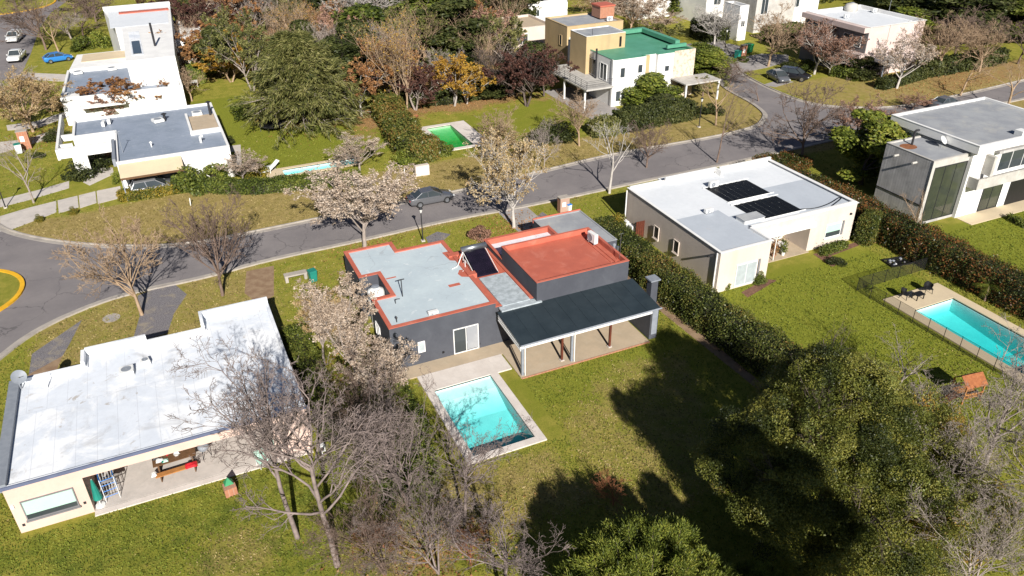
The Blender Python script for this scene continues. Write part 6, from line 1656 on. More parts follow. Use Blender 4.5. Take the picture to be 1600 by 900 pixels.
palm(1538, 470, 1.3, 'young palm on the grass strip beside the right pool')
palm(1360, 455, .2, 'low spiky palm clump near the mesh fence', 12, .5)

# ================================================================= vehicles
def paint(name, c, metallic=0.0):
    m, N, L, P = _nodes(name)
    P.inputs['Base Color'].default_value = (*c, 1); P.inputs['Roughness'].default_value = 0.28; P.inputs['Metallic'].default_value = metallic
    P.inputs['Coat Weight'].default_value = 0.6; P.inputs['Coat Roughness'].default_value = 0.06
    return m
P_SILVER = paint('silver_car_paint', (0.42, 0.43, 0.46), 0.5)
P_DKSILVER = paint('grey_silver_car_paint', (0.20, 0.205, 0.22), 0.6)
P_WHITE = paint('white_car_paint', (0.72, 0.72, 0.70))
P_BLUE = paint('blue_car_paint', (0.03, 0.20, 0.55), 0.2)
P_BLACK = paint('black_car_paint', (0.02, 0.02, 0.025), 0.3)
P_GREY = paint('grey_car_paint', (0.20, 0.21, 0.23), 0.5)
M_LAMP = mat('headlamp_lens', (0.7, 0.7, 0.7), rough=.1); M_TAIL = mat('tail_lamp_lens', (0.5, 0.02, 0.02), rough=.2)

def car(label, x, y, rz, body, kind='sedan', L_=4.5, W=1.76):
    """car > body, roof, glasshouse, pillars, wheels (> rim), lamps, mirrors, bumpers"""
    t = thing('parked_car', label, 'car', (x, y, 0.012), rz)
    h = L_ / 2; w = W / 2
    if kind == 'sedan': prof = [(-h, .45, .86, .80), (-h + .12, .3, .96, .9), (-h + .8, .22, 1.0, 1), (-.9, .2, .98, 1), (.7, .2, .95, 1), (1.35, .22, .86, .98), (h - .25, .28, .72, .90), (h, .42, .58, .74)]
    elif kind == 'suv': prof = [(-h, .5, 1.0, .86), (-h + .1, .35, 1.1, .94), (-h + .8, .28, 1.1, 1), (-.6, .26, 1.08, 1), (.8, .26, 1.05, 1), (1.4, .28, 1.0, .98), (h - .2, .34, .88, .92), (h, .48, .7, .78)]
    else: prof = [(-h, .55, 1.0, .93), (-h + .06, .45, 1.05, .96), (-h + 1, .4, 1.05, 1), (-.4, .38, 1.05, 1), (.9, .38, 1.06, 1), (1.5, .4, 1.04, .98), (h - .15, .42, .96, .93), (h, .5, .8, .84)]
    vs, fs, k = [], [], 10
    for (px, zb, zt, wf) in prof:
        ww = w * wf
        vs += [(px, -ww * .86, zb), (px, -ww * .98, zb + .12), (px, -ww, (zb + zt) / 2), (px, -ww * .95, zt - .06), (px, -ww * .80, zt),
               (px, ww * .80, zt), (px, ww * .95, zt - .06), (px, ww, (zb + zt) / 2), (px, ww * .98, zb + .12), (px, ww * .86, zb)]
    n = len(prof)
    for i in range(n - 1):
        for j in range(k): fs.append((i * k + j, i * k + (j + 1) % k, (i + 1) * k + (j + 1) % k, (i + 1) * k + j))
    fs.append(tuple(range(k))[::-1]); fs.append(tuple((n - 1) * k + j for j in range(k)))
    fs = [f[::-1] for f in fs]
    mb = MB(); mb.add(vs, fs)
    b_ = mb.build('body', body, t, True, bevel=.03)
    if kind == 'sedan': cab = [(-1.75, .96), (-1.0, 1.38), (.15, 1.42), (1.15, .93)]
    elif kind == 'suv': cab = [(-h + .12, 1.08), (-h + .45, 1.58), (.3, 1.62), (1.2, 1.03)]
    else: cab = [(-.75, 1.03), (-.6, 1.62), (.5, 1.66), (1.25, 1.04)]
    wb, wt = w * .90, w * .68
    (x0, z0), (x1, z1), (x2, z2), (x3, z3) = cab
    g = [(x0, -wb, z0), (x0, wb, z0), (x1, -wt, z1), (x1, wt, z1), (x2, -wt, z2), (x2, wt, z2), (x3, -wb, z3), (x3, wb, z3)]
    mb = MB(); mb.add(g, [(1, 0, 2, 3), (4, 6, 7, 5), (0, 6, 4, 2), (3, 5, 7, 1), (0, 1, 7, 6)]); mb.build('windows', MT['glass'], t)
    mb = MB(); e = .012
    mb.add([(x1 - .06, -wt - e, z1 - .02), (x1 - .06, wt + e, z1 - .02), (x2 + .06, -wt - e, z2 - .02), (x2 + .06, wt + e, z2 - .02),
            (x1, -wt * .9, z1 + .03), (x1, wt * .9, z1 + .03), (x2, -wt * .9, z2 + .03), (x2, wt * .9, z2 + .03)],
           [(4, 6, 7, 5), (0, 2, 6, 4), (3, 1, 5, 7), (1, 0, 4, 5), (2, 3, 7, 6)])
    mb.build('roof', body, t, False, bevel=.02)
    for s in (-1, 1):
        for (a, b2) in (((x0, z0), (x1, z1)), ((x3, z3), (x2, z2)), (((x0 + x3) / 2 - .15, (z0 + z3) / 2), ((x1 + x2) / 2, (z1 + z2) / 2))):
            mb = MB(); mb.tube([(a[0], s * (wb + .01), a[1]), (b2[0], s * (wt + .01), b2[1])], .035, 5); mb.build('pillar', body, t)
        mb = MB(); mb.box(x3 - .42, x3 - .25, s * (w + .02), s * (w + .17), z3 + .02, z3 + .14); mb.build('mirror', body, t)
        mb = MB(); mb.box(h - .16, h + .0, s * w * .5, s * w * .76, prof[-1][2] - .08, prof[-1][2] + .06); mb.build('headlight', M_LAMP, t)
        mb = MB(); mb.box(-h - .012, -h + .1, s * w * .5, s * w * .78, prof[0][2] - .2, prof[0][2] - .03); mb.build('tail_light', M_TAIL, t)
        for wx in (-h * .60, h * .62):
            r = .33 if kind == 'sedan' else .37
            mb = MB(); vs = []; kk = 18
            for rr, yy in ((r * .6, w - .2), (r, w - .2), (r, w + .01), (r * .62, w + .02)): vs += [(wx + rr * math.cos(6.2832 * j / kk), s * yy, r + rr * math.sin(6.2832 * j / kk)) for j in range(kk)]
            mb.add(vs, [(i * kk + j, i * kk + (j + 1) % kk, (i + 1) * kk + (j + 1) % kk, (i + 1) * kk + j) for i in range(3) for j in range(kk)])
            wh = mb.build('wheel', MT['tyre'], t)
            mb = MB(); vs = [(wx, s * (w - .0), r)] + [(wx + r * .62 * math.cos(6.2832 * j / kk), s * (w + .015), r + r * .62 * math.sin(6.2832 * j / kk)) for j in range(kk)]
            mb.add(vs, [(0, 1 + j, 1 + (j + 1) % kk) for j in range(kk)]); mb.build('rim', MT['steel'], wh)
    if kind == 'pickup':
        mb = MB(); mb.box(-h + .15, -.85, -w * .78, w * .78, 1.055, 1.07); mb.build('cargo_bed', MT['black'], t)
    return t
x, y = G(672, 315); car('silver saloon driving along the street, its dark roof and glass catching the sun', x, y - .2, 0.0, P_DKSILVER)
car('silver hatchback under the carport of the ribbed-roof house', -2.55, 80.9, 0.0, P_SILVER, 'suv', 4.2)
car('white pickup truck with dark windscreen standing on the upper road', *G(28, 94), math.radians(262), P_WHITE, 'pickup', 5.2, 1.9)
car('white van-like car parked behind the pickup truck at the top left', *G(24, 64), math.radians(262), P_WHITE, 'suv', 4.9, 1.9)
car('bright blue car beside the white terrace wall, top left', *G(92, 96), .25, P_BLUE, 'sedan', 4.2)
car('grey car parked on the street behind the concrete house roof', *G(1476, 168), 0.05, P_GREY)
car('black car parked on the paved drive of the grey-pink house', *G(1240, 124), math.radians(-60), P_BLACK, 'suv', 4.4)
car('dark grey car beside the black one on the paved drive', *G(1215, 126), math.radians(-100), P_GREY, 'sedan', 4.2)

# ================================================================= street furniture
def street_lamp(label, px, py, h, m='darkmetal'):
    x, y = G(px, py)
    t = thing('street_lamp', label, 'street lamp', (x, y, 0), 0, 'street lamps')
    mb = MB(); mb.tube([(0, 0, 0), (0, 0, .5), (0, 0, h - .45)], [.07, .055, .045], 8); mb.build('post', MT[m], t)
    mb = MB(); mb.lathe(0, 0, [(.06, h - .45), (.16, h - .12), (.16, h - .1)], 8); mb.build('lantern', MT['lampglass'], t)
    mb = MB(); mb.lathe(0, 0, [(.2, h - .1), (.2, h - .08), (.04, h + .06), (.001, h + .1)], 8); mb.build('cap', MT[m], t)
    mb = MB(); mb.box(-.16, .16, -.16, .16, 0, .12); mb.build('footing', MT['pale_path'], t)
street_lamp('black street lamp at the kerb in front of the pale blue roof', 661, 377, 3.2)
street_lamp('street lamp with white globe on the junction corner', 1092, 199, 3.6)
street_lamp('black lamp post beside the upper paved drive', 1132, 82, 3.6)
street_lamp('lamp post at the left edge beside the footpath', 9, 325, 3.0)

def pillar(label, px, py, w, h, m, extra=True):
    x, y = G(px, py)
    t = thing('brick_pillar', label, 'pillar', (x, y, 0))
    mb = MB(); mb.box(-w / 2, w / 2, -w / 3, w / 3, 0, h); mb.build('shaft', MT[m], t)
    mb = MB(); mb.box(-w / 2 - .04, w / 2 + .04, -w / 3 - .04, w / 3 + .04, h, h + .07); mb.build('cap', MT['kerb'], t)
    mb = MB(); mb.box(-w * .3, w * .1, -w / 3 - .03, -w / 3 - .001, h * .45, h * .75); mb.build('meter_door', MT['ac'], t)
pillar('brick meter pillar beside the garage drive', 880, 331, .95, 1.5, 'brick')
pillar('orange brick pillar beside the upper left path', 42, 232, 1.1, 2.1, 'brick')
pillar('brick pillar with bins beside it at the upper drive', 1160, 90, .9, 1.9, 'brick')
x, y = G(660, 274)
t = thing('meter_cabinet', 'white twin-door meter cabinet in a small masonry housing on the far verge', 'cabinet', (x, y, 0))
mb = MB(); mb.box(-.75, .75, -.2, .3, 0, 1.15); mb.build('housing', MT['cream'], t, bevel=.02)
for s in (-1, 1):
    mb = MB(); mb.box(min(s * .05, s * .66), max(s * .05, s * .66), -.225, -.2, .12, 1.02); mb.build('door', MT['ac'], t)
def bin_(label, px, py, m, h=1.0, w=.55, rz=.2, lidm=None):
    x, y = G(px, py)
    t = thing('waste_bin', label, 'bin', (x, y, 0), rz)
    a, b_ = w / 2 * .8, w / 2
    mb = MB(); mb.add([(-a, -a, .08), (a, -a, .08), (a, a, .08), (-a, a, .08), (-b_, -b_, h), (b_, -b_, h), (b_, b_, h), (-b_, b_, h)], [(0, 3, 2, 1), (4, 5, 6, 7), (0, 1, 5, 4), (1, 2, 6, 5), (2, 3, 7, 6), (3, 0, 4, 7)]); mb.build('body', MT[m], t, bevel=.02)
    mb = MB(); mb.box(-b_ - .02, b_ + .02, -b_ - .02, b_ + .03, h + .002, h + .07); mb.build('lid', MT[lidm or m], t, bevel=.02)
    for s in (-1, 1):
        mb = MB(); mb.tube([(s * b_ * .9, b_, .1), (s * b_ * .9 + .03, b_, .1)], .1, 10); mb.build('wheel', MT['tyre'], t)
bin_('teal waste bin on the verge behind the dry-leaved tree', 490, 440, 'teal', 1.0, .6)
bin_('green waste bin behind the brick pillar at the upper drive', 1169, 82, 'green', 1.3, 1.1)
bin_('teal waste bin in front of the brick pillar at the upper drive', 1152, 92, 'teal', 1.2, .8)
bin_('white bin beside the orange brick pillar at the left', 31, 240, 'ac', 1.1, .7, lidm='teal')
bin_('small white box bin beside the brick meter pillar', 889, 332, 'ac', .8, .4, lidm='blue')
t = thing('waste_rack', 'low stone rack beside the teal waste bin', 'rack', (*G(463, 437), 0))
mb = MB(); mb.box(-.9, .9, -.3, .3, .5, .62); mb.build('top', MT['kerb'], t)
for s in (-1, 1):
    mb = MB(); mb.box(s * .75 - .12, s * .75 + .12, -.25, .25, 0, .5); mb.build('leg', MT['kerb'], t)
t = thing('manhole', 'round concrete manhole in the dry grass above the white-roofed house', 'manhole', (*G(174, 497), 0))
mb = MB(); mb.lathe(0, 0, [(.62, 0), (.62, .03), (.36, .035)], 24); mb.build('rim', MT['kerb'], t)
mb = MB(); mb.lathe(0, 0, [(.36, .02), (.001, .022)], 24); mb.build('cover', MT['paving'], t)
for i, (px, py) in enumerate(((298, 321), (386, 303), (632, 272), (560, 290))):
    t = thing('marker_post', 'short white marker post ' + ('right of the yellow hedge', 'in front of the street hedge near its left part', 'left of the meter cabinet', 'near the right end of the street hedge')[i], 'post', (*G(px, py), 0), 0, 'marker posts on the far verge')
    mb = MB(); mb.tube([(0, 0, 0), (.05, 0, .75)], .05, 6); mb.build('shaft', MT['ac'], t)
    mb = MB(); mb.tube([(.05, 0, .75), (.052, 0, .8)], [.06, .03], 6); mb.build('cap', MT['kerb'], t)

# ================================================================= garden things
def trampoline(label, px, py, r):
    x, y = G(px, py)
    t = thing('trampoline', label, 'trampoline', (x, y, 0))
    mb = MB(); mb.lathe(0, 0, [(r * .86, .72), (.001, .70)], 32); mb.build('mat', MT['black'], t)
    mb = MB(); mb.lathe(0, 0, [(r * .86, .73), (r * .88, .76), (r, .76), (r, .70)], 32); mb.build('padding', MT['darkmetal'], t)
    for i in range(6):
        a = i * math.pi / 3
        mb = MB(); mb.tube([(r * .97 * math.cos(a), r * .97 * math.sin(a), .7), (r * .97 * math.cos(a), r * .97 * math.sin(a), 0)], .03, 6); mb.build('leg', MT['steel'], t)
trampoline('round black trampoline at the left foot of the cedar', 427, 203, 1.5)
trampoline('round trampoline under the trees behind the green pool garden', 757, 151, 1.5)
def bench(label, px, py, L_, m, rz=0, back=False, z=0.0, h=.45):
    x, y = G(px, py, z)
    t = thing('garden_bench', label, 'bench', (x, y, z), rz)
    mb = MB(); mb.box(-L_ / 2, L_ / 2, -.2, .2, h, h + .05); mb.build('seat', MT[m], t)
    for s in (-1, 1):
        mb = MB(); mb.box(s * L_ * .4 - .03, s * L_ * .4 + .03, -.17, .17, 0, h); mb.build('leg', MT[m], t)
    if back:
        mb = MB(); mb.box(-L_ / 2, L_ / 2, .2, .24, h + .1, h + .5); mb.build('backrest', MT[m], t)
    return t
bench('long dark garden bench under the maroon tree', 669, 168, 2.6, 'darkwood', .1, True, h=.6)
t = thing('fire_bowl', 'black fire bowl on the lawn right of the back hedge', 'fire bowl', (*G(649, 187), 0))
mb = MB(); mb.lathe(0, 0, [(.1, .2), (.35, .3), (.48, .5), (.44, .5), (.3, .34), (.001, .3)], 18); mb.build('bowl', MT['rust'], t)
for i in range(3):
    a = i * 2.09; mb = MB(); mb.tube([(.3 * math.cos(a), .3 * math.sin(a), .28), (.36 * math.cos(a), .36 * math.sin(a), 0)], .025, 5); mb.build('leg', MT['black'], t)
bench('pale stone bench beside the cedar trunk', 516, 195, 1.8, 'kerb', .2)
t = thing('garden_table', 'small white garden table beside the white end wall', 'table', (*G(299, 136), 0))
mb = MB(); mb.box(-1, 1, -.6, .6, .7, .76); mb.build('table_top', MT['ac'], t)
for sx in (-1, 1):
    for sy in (-1, 1):
        mb = MB(); mb.box(sx * .85 - .03, sx * .85 + .03, sy * .45 - .03, sy * .45 + .03, 0, .7); mb.build('leg', MT['ac'], t)
def lounger(label, px, py, rz, m='ac'):
    t = thing('sun_lounger', label, 'sun lounger', (*G(px, py), .09), rz)
    mb = MB(); mb.box(-.9, .35, -.3, .3, .28, .34); mb.build('seat', MT[m], t)
    mb = MB(); mb.add([(.35, -.3, .3), (.95, -.3, .7), (.95, .3, .7), (.35, .3, .3), (.35, -.3, .36), (.93, -.3, .76), (.93, .3, .76), (.35, .3, .36)], [(3, 2, 1, 0), (4, 5, 6, 7), (0, 1, 5, 4), (1, 2, 6, 5), (2, 3, 7, 6), (3, 0, 4, 7)]); mb.build('backrest', MT[m], t)
    for sx in (-.8, .3):
        for s in (-1, 1):
            mb = MB(); mb.box(sx - .03, sx + .03, s * .27 - .03, s * .27 + .03, 0, .28); mb.build('leg', MT[m], t)
lounger('white sun lounger at the left end of the lap pool, nearer the hedge', 417, 272, .3); lounger('white sun lounger at the left end of the lap pool, nearer the lawn', 424, 265, .4)

# pool-side chairs and table
def tub_chair(label, px, py, rz):
    t = thing('patio_chair', label, 'chair', (*G(px, py), .09), rz, 'black chairs by the right pool')
    mb = MB(); mb.box(-.28, .28, -.28, .28, .36, .42); mb.build('seat', MT['black'], t)
    mb = MB(); vs = []; k = 12
    for z, r in ((.40, .31), (.82, .36)):
        for j in range(k + 1):
            a = math.pi * (.0 + j / k); vs.append((r * math.cos(a), r * math.sin(a) * .95 + .02, z + (.0 if z < .5 else -.16 * abs(math.cos(a)))))
    n = k + 1; vs += [(x * .88, y * .88, z) for x, y, z in vs]
    fs = [(j, j + 1, n + j + 1, n + j) for j in range(k)] + [(2 * n + j + 1, 2 * n + j, 3 * n + j, 3 * n + j + 1) for j in range(k)] + [(n + j, n + j + 1, 3 * n + j + 1, 3 * n + j) for j in range(k)] + [(0, n, 3 * n, 2 * n), (n + k, k, 2 * n + k, 3 * n + k)]
    mb.add(vs, fs); mb.build('backrest', MT['black'], t)
    for sx in (-1, 1):
        for sy in (-1, 1):
            mb = MB(); mb.tube([(sx * .24, sy * .24, .36), (sx * .28, sy * .28, 0)], .025, 6); mb.build('leg', MT['black'], t)
tub_chair('black tub chair on the pool deck, left of the little table', 1412, 467, math.radians(20))
tub_chair('black tub chair on the pool deck, right of the little table', 1448, 458, math.radians(-30))
t = thing('side_table', 'low black table between the two tub chairs', 'table', (*G(1433, 468), .09))
mb = MB(); mb.box(-.4, .4, -.28, .28, .4, .45); mb.build('table_top', MT['black'], t)
for sx in (-1, 1):
    for sy in (-1, 1):
        mb = MB(); mb.box(sx * .34 - .03, sx * .34 + .03, sy * .22 - .03, sy * .22 + .03, 0, .4); mb.build('leg', MT['black'], t)

# mesh pool fence
m, N, L, P = _nodes('black_mesh')
P.inputs['Base Color'].default_value = (.01, .01, .01, 1); P.inputs['Roughness'].default_value = .8
tr = N.new('ShaderNodeBsdfTransparent'); mx = N.new('ShaderNodeMixShader'); mx.inputs[0].default_value = .36
L.new(tr.outputs[0], mx.inputs[1]); L.new(P.outputs[0], mx.inputs[2]); L.new(mx.outputs[0], N['Material Output'].inputs[0])
MT['mesh'] = m
c = [(53.4, 36.8), (46.0, 36.7), (46.35, 22.5)]
t = thing('pool_fence', 'black transparent mesh fence round the right pool', 'fence', (46.2, 36.7, 0))
for (a, b_) in ((c[0], c[1]), (c[1], c[2])):
    A_, B_ = Vector(a), Vector(b_); n = max(2, round((B_ - A_).length / 1.35)); d = (B_ - A_) / n
    nn = Vector((-d.y, d.x)).normalized() * .004
    mb = MB((46.2, 36.7, 0)); mb.add([(A_.x, A_.y, .04), (B_.x, B_.y, .04), (B_.x, B_.y, 1.15), (A_.x, A_.y, 1.15)], [(0, 1, 2, 3)]); mb.build('mesh_panel', MT['mesh'], t)
    for i in range(n + 1):
        p = A_ + d * i
        if a != c[0] and i == 0: continue
        mb = MB((46.2, 36.7, 0)); mb.tube([(p.x, p.y, 0), (p.x, p.y, 1.18)], .022, 6); mb.build('post', MT['black'], t)
    mb = MB((46.2, 36.7, 0)); mb.tube([(A_.x, A_.y, 1.17), (B_.x, B_.y, 1.17)], .012, 5); mb.build('top_line', MT['black'], t)
t = thing('sandpit_tray', 'flat black framed tray with grey and white toys on the lawn', 'tray', (*G(1402, 410), 0), math.radians(-8))
mb = MB(); mb.box(-1.05, 1.05, -.55, .55, 0, .05); mb.build('base', MT['black'], t)
for q in ((-1.05, 1.05, -.6, -.55), (-1.05, 1.05, .55, .6), (-1.1, -1.05, -.6, .6), (1.05, 1.1, -.6, .6)):
    mb = MB(); mb.box(*q, 0, .16); mb.build('rim', MT['black'], t)
rr = random.Random(4)
for i in range(9):
    mb = MB(); a, b_ = rr.uniform(-.8, .8), rr.uniform(-.4, .4); s = rr.uniform(.05, .14); mb.lathe(a, b_, [(s, .05), (s * 1.1, .1), (s * .5, .16), (.001, .17)], 8); mb.build('toy', MT[rr.choice(('ac', 'greymetal', 'greywall'))], t)
# playhouse with orange roof
x, y = G(1500, 628)
_ph = t = thing('playhouse', 'wooden playhouse with orange shingle roof behind the bare branches', 'playhouse', (x + .6, y + .2, 0), math.radians(-8))
mb = MB(); mb.add([(-1.0, -.8, 1.55), (1.0, -.8, 1.55), (1.0, 0, 2.2), (-1.0, 0, 2.2), (1.0, .8, 1.55), (-1.0, .8, 1.55)], [(0, 1, 2, 3), (3, 2, 4, 5)]); mb.add([(-1.0, -.8, 1.5), (1.0, -.8, 1.5), (1.0, 0, 2.15), (-1.0, 0, 2.15), (1.0, .8, 1.5), (-1.0, .8, 1.5)], [(3, 2, 1, 0), (5, 4, 2, 3)]); mb.build('roof', MT['orangeroof'], t)
for sx in (-1, 1):
    for sy in (-1, 1):
        mb = MB(); mb.box(sx * .85 - .05, sx * .85 + .05, sy * .65 - .05, sy * .65 + .05, 0, 1.6); mb.build('post', MT['wood'], t)
mb = MB(); mb.box(-.9, .9, -.7, .7, .5, .56); mb.build('platform', MT['wood'], t)
for a in (((-.9, .9), (-.72, -.68)), ((-.9, .9), (.68, .72))):
    mb = MB(); mb.box(*a[0], *a[1], .8, .9); mb.build('rail', MT['wood'], t)
mb = MB(); mb.add([(-.9, -.3, .52), (-.9, .3, .52), (-2.3, .3, .05), (-2.3, -.3, .05)], [(0, 1, 2, 3), (3, 2, 1, 0)]); mb.build('slide', MT['orangeroof'], t); _ph.scale = (.8, .8, .85)

# patio of the white-roofed house
t = thing('picnic_table', 'wooden patio table with cups and cloths on it under the peach house roof', 'table', (*G(272, 714, .75), .06), math.radians(2))
mb = MB()
for i in range(5): mb.box(-1.15, 1.15, -.42 + i * .17, -.27 + i * .17, .70, .75)
mb.build('table_top', MT['darkwood'], t)
for sx in (-1, 1):
    mb = MB(); mb.box(sx * .9 - .04, sx * .9 + .04, -.35, .35, 0, .7); mb.build('leg', MT['darkwood'], t)
TX, TY = t.location.x, t.location.y
bn = thing('wooden_bench', 'orange wooden bench in front of the patio table', 'bench', (TX + .05, TY - .85, .06), math.radians(2))
mb = MB(); mb.box(-1.15, 1.1, -.17, .17, .40, .46); mb.build('seat', MT['wood'], bn)
for sx in (-1, 1):
    mb = MB(); mb.box(sx * .9 - .03, sx * .9 + .03, -.14, .14, 0, .4); mb.build('leg', MT['darkwood'], bn)
def cloth(label, cx, cy, z, w, d, m, seed, h=.12, name='cloth', cat='cloth'):
    rng = np.random.default_rng(seed); n = 9
    X_, Y_ = np.meshgrid(np.linspace(-w / 2, w / 2, n), np.linspace(-d / 2, d / 2, n))
    e = 1 - np.maximum(np.abs(X_) / (w / 2), np.abs(Y_) / (d / 2)) ** 3
    Z = z + h * e * rng.uniform(.4, 1, X_.shape) + .01
    X_ = X_ + rng.normal(0, w * .03, X_.shape); Y_ = Y_ + rng.normal(0, d * .03, X_.shape)
    V_ = np.stack([X_, Y_, Z - z], -1).reshape(-1, 3); i, j = np.meshgrid(np.arange(n - 1), np.arange(n - 1)); q = (j * n + i).ravel()
    o = quad_mesh(name, V_, np.stack([q, q + 1, q + n + 1, q + n], 1), MT[m], smooth=True); o.location = (cx, cy, z)
    return tag(o, label, cat)
cloth('red jacket lying on the right end of the orange bench', TX + .8, TY - .85, .53, .62, .5, 'red', 1)
cloth('white cloth heap on the left end of the patio table', TX - .75, TY - .05, .82, .4, .35, 'ac', 2)
cloth('mint green cloth on the patio table', TX - .45, TY - .2, .82, .3, .3, 'blind', 3)
cloth('black bag on the back left corner of the patio table', TX - .95, TY + .2, .82, .35, .25, 'black', 4, .2, 'bag', 'bag')
cloth('white bag hanging at the left end of the orange bench', TX - 1.15, TY - .75, .5, .3, .35, 'ac', 5, .2, 'bag', 'bag')
def cup(label, x, y, z, m, r=.05, name='cup', cat='cup'):
    t = thing(name, label, cat, (x, y, z))
    mb = MB(); mb.lathe(0, 0, [(.001, 0), (r * .8, 0), (r, .1), (r * .9, .1), (r * .7, .02), (.001, .015)], 12); mb.build('bowl', MT[m], t)
    mb = MB(); mb.tube([(r, 0, .07), (r + .04, 0, .05), (r * .8, 0, .02)], .01, 5); mb.build('handle', MT[m], t)
cup('small teal mug on the patio table', TX - .62, TY - .3, .815, 'teal'); cup('red mug near the white cloth on the patio table', TX - .35, TY + .22, .815, 'red')
cup('white serving dish in the middle of the patio table', TX + .15, TY + .05, .815, 'ac', .16, 'dish', 'dish')
t = thing('kettle_barbecue', 'grey round barbecue at the right end of the patio table', 'barbecue', (TX + 1.6, TY + .1, .06))
mb = MB(); mb.lathe(0, 0, [(.1, .55), (.28, .62), (.32, .78), (.26, .92), (.001, 1.0)], 18); mb.build('kettle', MT['greymetal'], t)
mb = MB(); mb.lathe(0, 0, [(.05, 1.0), (.05, 1.04), (.001, 1.05)], 8); mb.build('lid_knob', MT['black'], t)
for i in range(3):
    a = i * 2.09; mb = MB(); mb.tube([(.15 * math.cos(a), .15 * math.sin(a), .6), (.32 * math.cos(a), .32 * math.sin(a), 0)], .02, 5); mb.build('leg', MT['darkmetal'], t)
t = thing('drying_rack', 'tall blue and white laundry rack hung with dark clothes beside the left patio wall', 'laundry rack', (-7.2, 37.9, .06), math.radians(8))
for z in (.35, .75, 1.15, 1.5):
    mb = MB(); mb.tube([(-.35, -.6, z), (.35, -.6, z), (.35, .6, z), (-.35, .6, z), (-.35, -.6, z)], .022, 5); mb.build('tier_frame', MT['blue'], t)
    for k in range(5):
        mb = MB(); mb.tube([(-.28 + k * .14, -.6, z), (-.28 + k * .14, .6, z)], .012, 5); mb.build('rod', MT['ac'], t)
for sx in (-1, 1):
    for sy in (-1, 1):
        mb = MB(); mb.tube([(sx * .35, sy * .6, 0), (sx * .35, sy * .6, 1.6)], .02, 5); mb.build('upright', MT['ac'], t)
cloth('black clothes hanging over the top of the laundry rack', -7.1, 38.3, 1.66, .7, .6, 'black', 7, .15, 'clothes', 'clothes')
cloth('grey clothes on the middle of the laundry rack', -7.15, 37.6, 1.3, .6, .5, 'greywall', 8, .15, 'clothes', 'clothes')
t = thing('parasol', 'closed dark green parasol standing at the left corner of the patio', 'parasol', (-7.75, 37.15, .06))
mb = MB(); mb.tube([(0, 0, 0), (0, 0, 1.9)], .025, 6); mb.build('pole', MT['ac'], t)
mb = MB(); mb.lathe(0, 0, [(.05, 1.9), (.1, 1.6), (.18, 1.0), (.24, .55), (.2, .5), (.001, .52)], 9); mb.build('canopy', MT['teal'], t)
mb = MB(); mb.lathe(0, 0, [(.25, 0), (.25, .07), (.001, .09)], 14); mb.build('base', MT['ac'], t)
def deck_chair(label, px, py, rz, m='blind'):
    t = thing('patio_chair', label, 'chair', (*G(px, py), .06), rz)
    mb = MB(); mb.box(-.3, .3, -.28, .28, .38, .5); mb.build('cushion', MT[m], t, bevel=.04)
    mb = MB(); mb.box(-.3, .3, .26, .36, .45, .95); mb.build('backrest', MT[m], t, bevel=.03)
    for sx in (-1, 1):
        for sy in (-1, 1):
            mb = MB(); mb.tube([(sx * .27, sy * .26, 0), (sx * .27, sy * .26, .4)], .02, 5); mb.build('leg', MT['ac'], t)
deck_chair('pale mint cushioned chair behind the bare branches, left of the pair', 412, 728, .3); deck_chair('pale mint cushioned chair behind the bare branches, right of the pair', 436, 710, -.4)
t = thing('wall_heater', 'small white box with dark window at the right corner of the peach house', 'box', (*G(502, 698, .8), .5))
mb = MB(); mb.box(-.2, .2, -.15, .15, 0, .45); mb.build('case', MT['ac'], t, bevel=.02)
mb = MB(); mb.box(-.12, .12, -.17, -.151, .1, .35); mb.build('grille', MT['black'], t)
mb = MB(); mb.tube([(0, 0, -.45), (0, 0, 0)], .04, 6); mb.build('stand', MT['ac'], t)
t = thing('bird_house', 'small brick planter house with green pyramid roof on the lawn', 'bird house', (*G(361, 770), 0), .1)
mb = MB(); mb.box(-.32, .32, -.3, .3, 0, .55); mb.build('box', MT['brick'], t)
mb = MB(); mb.add([(-.24, -.22, .75), (.24, -.22, .75), (.24, .22, .75), (-.24, .22, .75), (0, 0, 1.15)], [(0, 1, 4), (1, 2, 4), (2, 3, 4), (3, 0, 4), (3, 2, 1, 0)]); mb.build('roof', MT['green'], t)
mb = MB(); mb.tube([(0, 0, .55), (0, 0, .78)], .05, 6); mb.build('neck', MT['darkwood'], t)

# patio of the cream house
def pot_plant(label, x, y, h, m, leafm, z=.05):
    t = thing('potted_plant', label, 'potted plant', (x, y, z))
    mb = MB(); mb.lathe(0, 0, [(.001, 0), (.12, 0), (.18, .3), (.15, .3), (.14, .26), (.001, .26)], 14); mb.build('pot', MT[m], t)
    rng = np.random.default_rng(int(x * 100)); n = 260
    C = rng.normal(0, 1, (n, 3)) * np.array([.16, .16, h * .28]) + np.array([0, 0, .3 + h * .4]); C[:, 2] = np.maximum(C[:, 2], .28)
    v, q_, tt = leaf_quads(rng, C, .07); quad_mesh('foliage', v, q_, leafm, t, attrs={'tint': ('FACE', tt)})
pot_plant('plant with orange leaves in a clay pot on the cream house patio', 43.9, 43.8, 1.5, 'brick', L_RUST); pot_plant('second orange-leaved potted plant nearer the patio door', 44.1, 44.6, 1.3, 'brick', L_RUST)
pot_plant('spiky green potted plant at the patio edge', 44.8, 43.7, .8, 'ac', L_MID); pot_plant('large green potted plant deep in the cream house patio', 45.3, 44.4, .9, 'ac', L_MID)
deck_chair('white patio chair behind the glazing of the cream house', 1206, 386, .5, 'ac'); deck_chair('white patio chair nearest the patio corner of the cream house', 1220, 392, 2.0, 'ac')
t = thing('garden_table', 'small round table on the cream house patio', 'table', (42.3, 44.6, .05))
mb = MB(); mb.lathe(0, 0, [(.5, .7), (.5, .74), (.001, .745)], 20); mb.build('table_top', MT['ac'], t)
